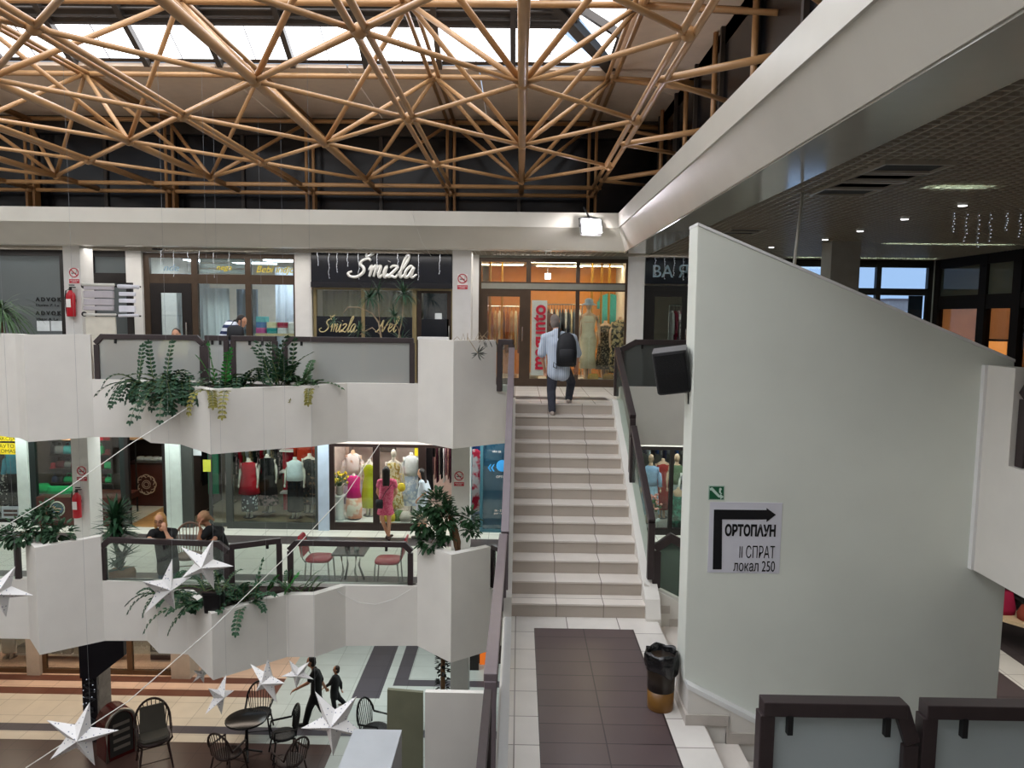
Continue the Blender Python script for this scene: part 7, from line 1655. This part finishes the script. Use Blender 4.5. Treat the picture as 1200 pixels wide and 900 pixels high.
for i, (dx, c, n) in enumerate(((-.06, '#3a3430', 'dark'), (.1, '#8d9088', 'glass'))):
    s = thing('table_jar', '%s jar standing on the small dark table' % n, 'jar', (p.x+dx, 12.48, Z1+.631)); MB().lathe((0, 0, 0), [(.04, 0), (.045, .02), (.045, .09), (.03, .11)]).build('jar', mat('jar%d' % i, c, .3), s, smooth=True); MB().lathe((0, 0, .11), [(.033, 0), (.033, .02)]).build('lid', black, s)
def loop_chair(label, x, y, z, rz, m, sc=1, grp='wicker armchairs on the ground floor', seatm=None, name='wicker_chair', cush=None):
    """bent cane armchair: round back hoop, arms, seat, four splayed legs"""
    t = thing(name, label, 'chair', (x, y, z), rz, grp); k = sc
    MB().loft([(0, 0, .40*k, .22*k, .22*k), (0, 0, .42*k, .25*k, .24*k), (0, 0, .45*k, .25*k, .24*k), (0, 0, .46*k, .2*k, .2*k)], 20).build('seat', seatm or m, t, smooth=True)
    hoop = [(.27*k*math.cos(a), .20*k+.10*k*math.sin(a), .62*k+.36*k*math.sin(a)) for a in [PI*j/14 for j in range(15)]]
    MB().path([(.24*k, -.2*k, .64*k)]+hoop+[(-.24*k, -.2*k, .64*k)], .02*k, 8).build('back_hoop', m, t, smooth=True)
    for j in range(11):
        a = PI*(j+1.5)/13; top = Vector((.27*k*math.cos(a), .20*k+.10*k*math.sin(a), .62*k+.36*k*math.sin(a))); MB().tube((.22*k*math.cos(a), .2*k, .45*k), top, .008*k, n=6).build('back_cane', m, t)
    for sx in (-1, 1):
        MB().path([(sx*.24*k, -.2*k, .64*k), (sx*.25*k, -.22*k, .5*k), (sx*.2*k, -.2*k, .43*k)], .018*k, 7).build('arm_support', m, t, smooth=True)
        for sy in (-1, 1): MB().tube((sx*.19*k, sy*.18*k, .42*k), (sx*.25*k, sy*.25*k, 0), .017*k).build('leg', m, t)
    MB().path([(.23*k, -.23*k, .16*k), (-.23*k, -.23*k, .16*k), (-.23*k, .23*k, .16*k), (.23*k, .23*k, .16*k)], .010*k, 6, True).build('stretcher', m, t)
    if cush:
        MB().loft([(0, .0, .46*k, .2*k, .2*k), (0, 0, .5*k, .22*k, .21*k), (0, 0, .53*k, .2*k, .19*k)], 18, power=.5).slab([(-.2*k, .14*k, .5*k), (.2*k, .14*k, .5*k), (.18*k, .24*k, .9*k), (-.18*k, .24*k, .9*k)], (0, -.06*k, .02*k)).build('cushion', cush, t)
    return t
p = at(222, 690, Y=12.7); loop_chair('thin bentwood chair behind the railing between the two leaning women', p.x, 12.7, Z1, .3, mat('bentwood', '#7a5c4c', .5), .95, None, name='bentwood_chair')

# ================================================================== GROUND FLOOR: POST, JUKEBOX, CAFE
navyp = mat('navy_post', '#0c0d16', .4)
a = at(98.5, 860, Y=13.5); b = at(115.5, 860, Y=13.5)
t = thing('wrapped_post', 'dark navy post wrapped with fairy lights on the ground floor', 'post', ((a.x+b.x)/2, 13.7, Z0)); pw = (b.x-a.x)/2; ph = B1-Z0
MB().box(-pw, pw, -.2, .25, 0, ph-.005).build('post', navyp, t)
gm = MB(); gx = pw
for k in range(7): gm.box(gx, gx+.03, -.18, .23, .5+k*.32, .72+k*.32)
gm.box(gx, gx+.02, -.2, .25, .45, 2.75); gm.build('stone_panel', mat('grey_relief_panel', '#6d6a66', .7, var=.2, bump=.4), t)
m = MB(); rnd = random.Random(71)
for k in range(42): m.ball((rnd.uniform(-pw, pw), -.21, rnd.uniform(.3, ph-.1)), .010, n=6, m=4)
m.build('fairy_lights', bulb, t)
MB().path([(pw*.9*math.sin(k*1.9), -.215, .2+k*.06) for k in range(43)], .018, 5).build('tinsel_garland', mat('tinsel', '#1a1a20', .4), t)
a = at(92, 760, Y=13.35); b = at(145, 754, Y=13.35); z1_ = B1-.006
q = [at(93, 795, Y=13.35), at(111, 795, Y=13.35), at(116, 800, Y=13.35), at(145, 769, Y=13.35)]
t = thing('hanging_sign', 'dark navy hanging sign board with a slanted lower corner beside the wrapped post', 'sign', ((a.x+b.x)/2, 13.35, q[0].z)); L0 = t.location
MB().slab([(a.x-L0.x, 0, 0), (q[1].x-L0.x, 0, 0), (q[3].x-L0.x, 0, q[3].z-L0.z), (b.x-L0.x, 0, z1_-L0.z), (a.x-L0.x, 0, z1_-L0.z)], (0, .1, 0)).build('board', mat('navy_board', '#10131f', .35), t)
m = MB()
for k in range(14): m.ball((a.x-L0.x+.1+.045*k+.02*(k % 3), -.01, (z1_-L0.z)*(.95-.05*((k*5) % 7))), .009, n=6, m=4)
m.build('fairy_lights', bulb, t)
# jukebox seen from the side and front
p = at(134, 886, Z=Z0); JS = .74
t = thing('jukebox', 'dark red jukebox with a rounded chrome front beside the wrapped post', 'jukebox', (p.x, p.y+.1, Z0), math.radians(52))
def js(o): o.data.transform(Matrix.Scale(JS, 4)); return o
prof = [(-.38, 0), (.38, 0), (.38, .85)]+[(.38*math.cos(a_), .85+.42*math.sin(a_)) for a_ in [PI*j/12 for j in range(1, 12)]]+[(-.38, .85)]
js(MB().slab([(x, -.27, z) for x, z in prof], (0, .54, 0)).build('cabinet', mat('jukebox_red', '#4a1210', .25, var=.15), t, bevel=.02))
js(MB().path([(-.35, -.28, .02), (-.35, -.28, .85)]+[(.35*math.cos(a_), -.28, .85+.39*math.sin(a_)) for a_ in [PI-PI*j/12 for j in range(1, 12)]]+[(.35, -.28, .85), (.35, -.28, .02)], .04, 8).build('chrome_arch', mat('aged_chrome', '#9a948a', .3, metal=.7), t, smooth=True))
js(MB().slab([(x*.74, -.285, .1+z*.86) for x, z in prof], (0, .02, 0)).build('front_grille', mat('jukebox_grille', '#2b2a28', .4), t))
m = MB()
for k in range(4): m.box(-.2, .2, -.30, -.285, .25+k*.2, .33+k*.2)
js(m.build('title_panels', mat('aged_chrome'), t))
wick = mat('dark_wicker', '#2a1a16', .55, var=.25, scale=40, bump=.4); wickb = mat('black_wicker', '#131214', .5, var=.2, scale=40, bump=.4)
def g(px, py): q = at(px, py, Z=Z0); return q.x, q.y
x, y = g(183, 893); loop_chair('round backed cane armchair with a grey cushion beside the jukebox', x, y-.05, Z0, .55, wick, 1.12, cush=mat('grey_cushion', '#4a463e', .8))
x, y = g(293, 880); tb = (x, y)
t = thing('round_table', 'black round cafe table among the wicker chairs on the ground floor', 'table', (x, y-.15, Z0)); MB().lathe((0, 0, .70), [(.36, 0), (.38, .015), (.38, .03), (.36, .04)], 28).build('table_top', mat('black_table', '#0f0f11', .2), t, smooth=True); MB().tube((0, 0, .02), (0, 0, .70), .03).build('column', black, t)
for k in range(4): MB().tube((0, 0, .12), (.27*math.cos(k*PI/2+.4), .27*math.sin(k*PI/2+.4), .02), .018).build('foot', black, t)
x2, y2 = g(302, 862); loop_chair('black wicker armchair behind the round cafe table', x2, y2+.1, Z0, .2, wickb, .95)
s = thing('ashtray', 'small pale ashtray on the seat of the chair behind the cafe table', 'ashtray', (x2+.02, y2+.06, Z0+.44)); MB().lathe((0, 0, 0), [(.05, 0), (.07, .03), (.06, .03), (.04, .012), (.001, .012)]).build('dish', mat('pale_dish', '#b9b9b5', .3), s, smooth=True); MB().ball((0, 0, .016), .02, .02, .008).build('stub', mat('stub', '#8a6a4a'), s)
x, y = g(333, 885); loop_chair('black wicker armchair right of the round cafe table', x, y, Z0, -1.1, wickb, .95)
x, y = g(268, 908); loop_chair('dark wicker armchair in front of the round cafe table, at the lower picture edge', x, y, Z0, 2.8, wick, .95)
x, y = g(340, 917); loop_chair('dark wicker armchair partly below the picture edge, right of the front one', x, y, Z0, -2.2, wick, .95)
p = at(447, 858, Y=9.5); x, y = g(440, 880); loop_chair('dark wicker chair hidden behind the grey parapet except for its hoop', x, y, Z0, 1.2, wickb, 1.0)
# dark climbing plant by the ground floor column
t = plant('dark wrapped climbing plant beside the ground floor column right', 'plant', (at(519, 815, Y=14.9).x, 14.9, Z0), 'climbing_plant'); rnd = random.Random(81); fo = MB()
for k in range(260): a_ = rnd.uniform(0, 2*PI); z_ = rnd.uniform(.15, 2.7); leaf(fo, (.07*math.cos(a_), .07*math.sin(a_), z_), (math.cos(a_), math.sin(a_), rnd.uniform(-.5, .5)), (0, 0, 1), .12, .06)
fo.build('foliage', leafmat('climber', '#1a1c18'), t, fix=False); MB().tube((0, 0, .2), (0, 0, 2.7), .05).build('pole', barkm, t); MB().lathe((0, 0, 0), [(.16, 0), (.2, .28), (.18, .28), (.17, .2), (.001, .2)]).build('pot', black, t, smooth=True)
p = at(555, 790, Y=16.6); struct('wall_ground_4', MB().box(at(548, 790, Y=16.7).x, at(561, 790, Y=16.7).x, 16.65, 16.72, Z0, B1), blackframe)
# sample stand with roller blinds by the left column of the upper gallery
Ys = 14.3
t = thing('blind_sample_stand', 'dark stand carrying grey and white fabric blind samples beside the left column', 'stand', (at(135, 392, Y=Ys).x, Ys, Z2)); L0 = t.location
def dl(px, py, dy=0): q = at(px, py, Y=Ys); return Vector((q.x-L0.x, dy, q.z-L0.z))
MB().box(dl(135, 0).x, dl(141.5, 0).x, .03, .10, 0, dl(138, 331).z).build('upright', blackframe, t); MB().bar(dl(98, 335, .06), dl(163, 336, .06), .03, .03).bar(dl(98, 369, .06), dl(163, 370.5, .06), .03, .03).build('cross_bars', blackframe, t)
MB().ball(dl(96, 335, .06), .05).ball(dl(96.5, 368, .06), .05).build('bar_knobs', black, t, smooth=True); MB().box(-.5, .5, -.15, .25, 0, .04).build('foot_plate', blackframe, t)
sg_ = mat('grey_fabric', '#b4aeb2', .85); sw_ = mat('white_fabric', '#d9d9e2', .8)
for i, (y0_, y1_) in enumerate(((333, 340), (340.5, 349.5), (350, 358), (358.5, 364))): A = dl(98.5, y0_); B = dl(133.5, y1_); MB().loft([(0, 0, 0, 1, 1)], 4) if False else MB().box(A.x, B.x, -.03-.01*(i % 2), .03, B.z, A.z).build('grey_sample', sg_, t, bevel=.012)
MB().tube(dl(97, 333.5, -.02), dl(134.5, 334, -.02), .03).tube(dl(99, 368.5, -.02), dl(136.5, 369, -.02), .025).build('grey_rollers', mat('roller_cream', '#d0cec6', .6), t, smooth=True)
for i, (y0_, y1_) in enumerate(((334, 338.5), (342, 347), (350, 355), (358, 366))): A = dl(140, y0_); B = dl(159, y1_); MB().box(A.x, B.x, -.04, .03, B.z, A.z).build('white_sample', sw_, t, bevel=.015)
MB().tube(dl(139, 335.5, -.02), dl(163, 336.5, -.02), .04).tube(dl(140, 370, -.02), dl(163, 369.5, -.02), .03).build('white_rollers', sw_, t, smooth=True)
A = dl(100, 371); B = dl(136, 395); MB().box(A.x, B.x, .0, .03, B.z-.5, A.z).build('cream_panel', mat('cream_fabric', '#d2cdbf', .85), t)
# cardboard box behind the left frosted panel
p = at(146, 430, Y=13.5); t = thing('cardboard_box', 'tied brown cardboard box behind the frosted panel left of the trailing plant', 'box', (p.x, 13.45, Z2+.0), -.2)
MB().box(-.22, .22, -.18, .18, 0, .92).build('carton', mat('cardboard', '#9a7450', .85), t, bevel=.01); MB().box(-.225, .225, -.03, .0, 0, .925).bar((-.225, -.19, .2), (.225, -.19, .8), .012, .012).build('string', mat('cream_fabric'), t)
# bench of red goods and a stand in the right hall below
x, y = 7.5, 10.6
t = thing('goods_bench', 'long low display bench of red goods at the right picture edge, middle level', 'bench', (7.35, 10.3, Z1), math.radians(-52))
MB().box(-1.2, 1.2, -.25, .25, .42, .47).build('bench_top', mat('pale_wood'), t)
for s in (-1.1, 1.1):
    for q in (-.2, .2): MB().box(s-.03, s+.03, q-.03, q+.03, 0, .42).build('leg', blackframe, t)
ang = math.radians(-52)
for i in range(7):
    d = -1.0+i*.33; X_, Y_ = 7.35+d*math.cos(ang), 10.3+d*math.sin(ang); nm, cx = (('red', '#a01c2c'), ('pink', '#c89090'), ('crimson', '#8e1f3c'), ('rust', '#8a4434'))[i % 4]
    o = MB().loft([(0, 0, 0, .14, .12), (0, 0, .08, .15, .13), (0, 0, .2+.06*(i % 3), .10, .09)], 14, power=.7).build('wrapped_goods', cloth('goods_'+nm, cx), None, smooth=True); o.location = (X_, Y_, Z1+.472); tag(o, '%s wrapped goods on the low bench at right edge, %s from its far end' % (nm, ORD[i]), 'goods', 'goods on the low bench')
t = thing('goods_shelf', 'dark wall shelf of red goods behind the low bench at the right edge', 'shelf', (8.3, 11.2, Z1)); 
for k in range(4): MB().box(-.3, .3, -1.2, 1.2, .3+k*.5, .34+k*.5).build('shelf_board', blackframe, t)
for s in (-1.2, 1.2): MB().box(-.3, .3, s-.02, s+.02, 0, 2.0).build('side_panel', blackframe, t)
# distant building seen through the outside windows
t = thing('far_building', 'pale distant building seen through the far right outside windows', 'building', (31.0, 60, -6))
c0 = at(1041, 372, Y=60); c1 = at(1066, 353, Y=60); 
MB().box(c0.x-31, c1.x-31, 0, 6, -4, c1.z+6).build('wall', mat('far_facade', '#b9a79c', .8), t)
for r_ in range(3):
    MB().box(c0.x-31+.2, c1.x-31-.2, -.5, 0, c1.z+6-1.0-r_*1.0, c1.z+6-.8-r_*1.0).build('balcony', mat('far_balcony', '#d8d0cc', .8), t)
MB().box(c0.x-31-.2, c1.x-31+.2, -.3, 6.3, c1.z+6, c1.z+6.2).build('roof', mat('far_roof', '#7d6a64', .8), t)
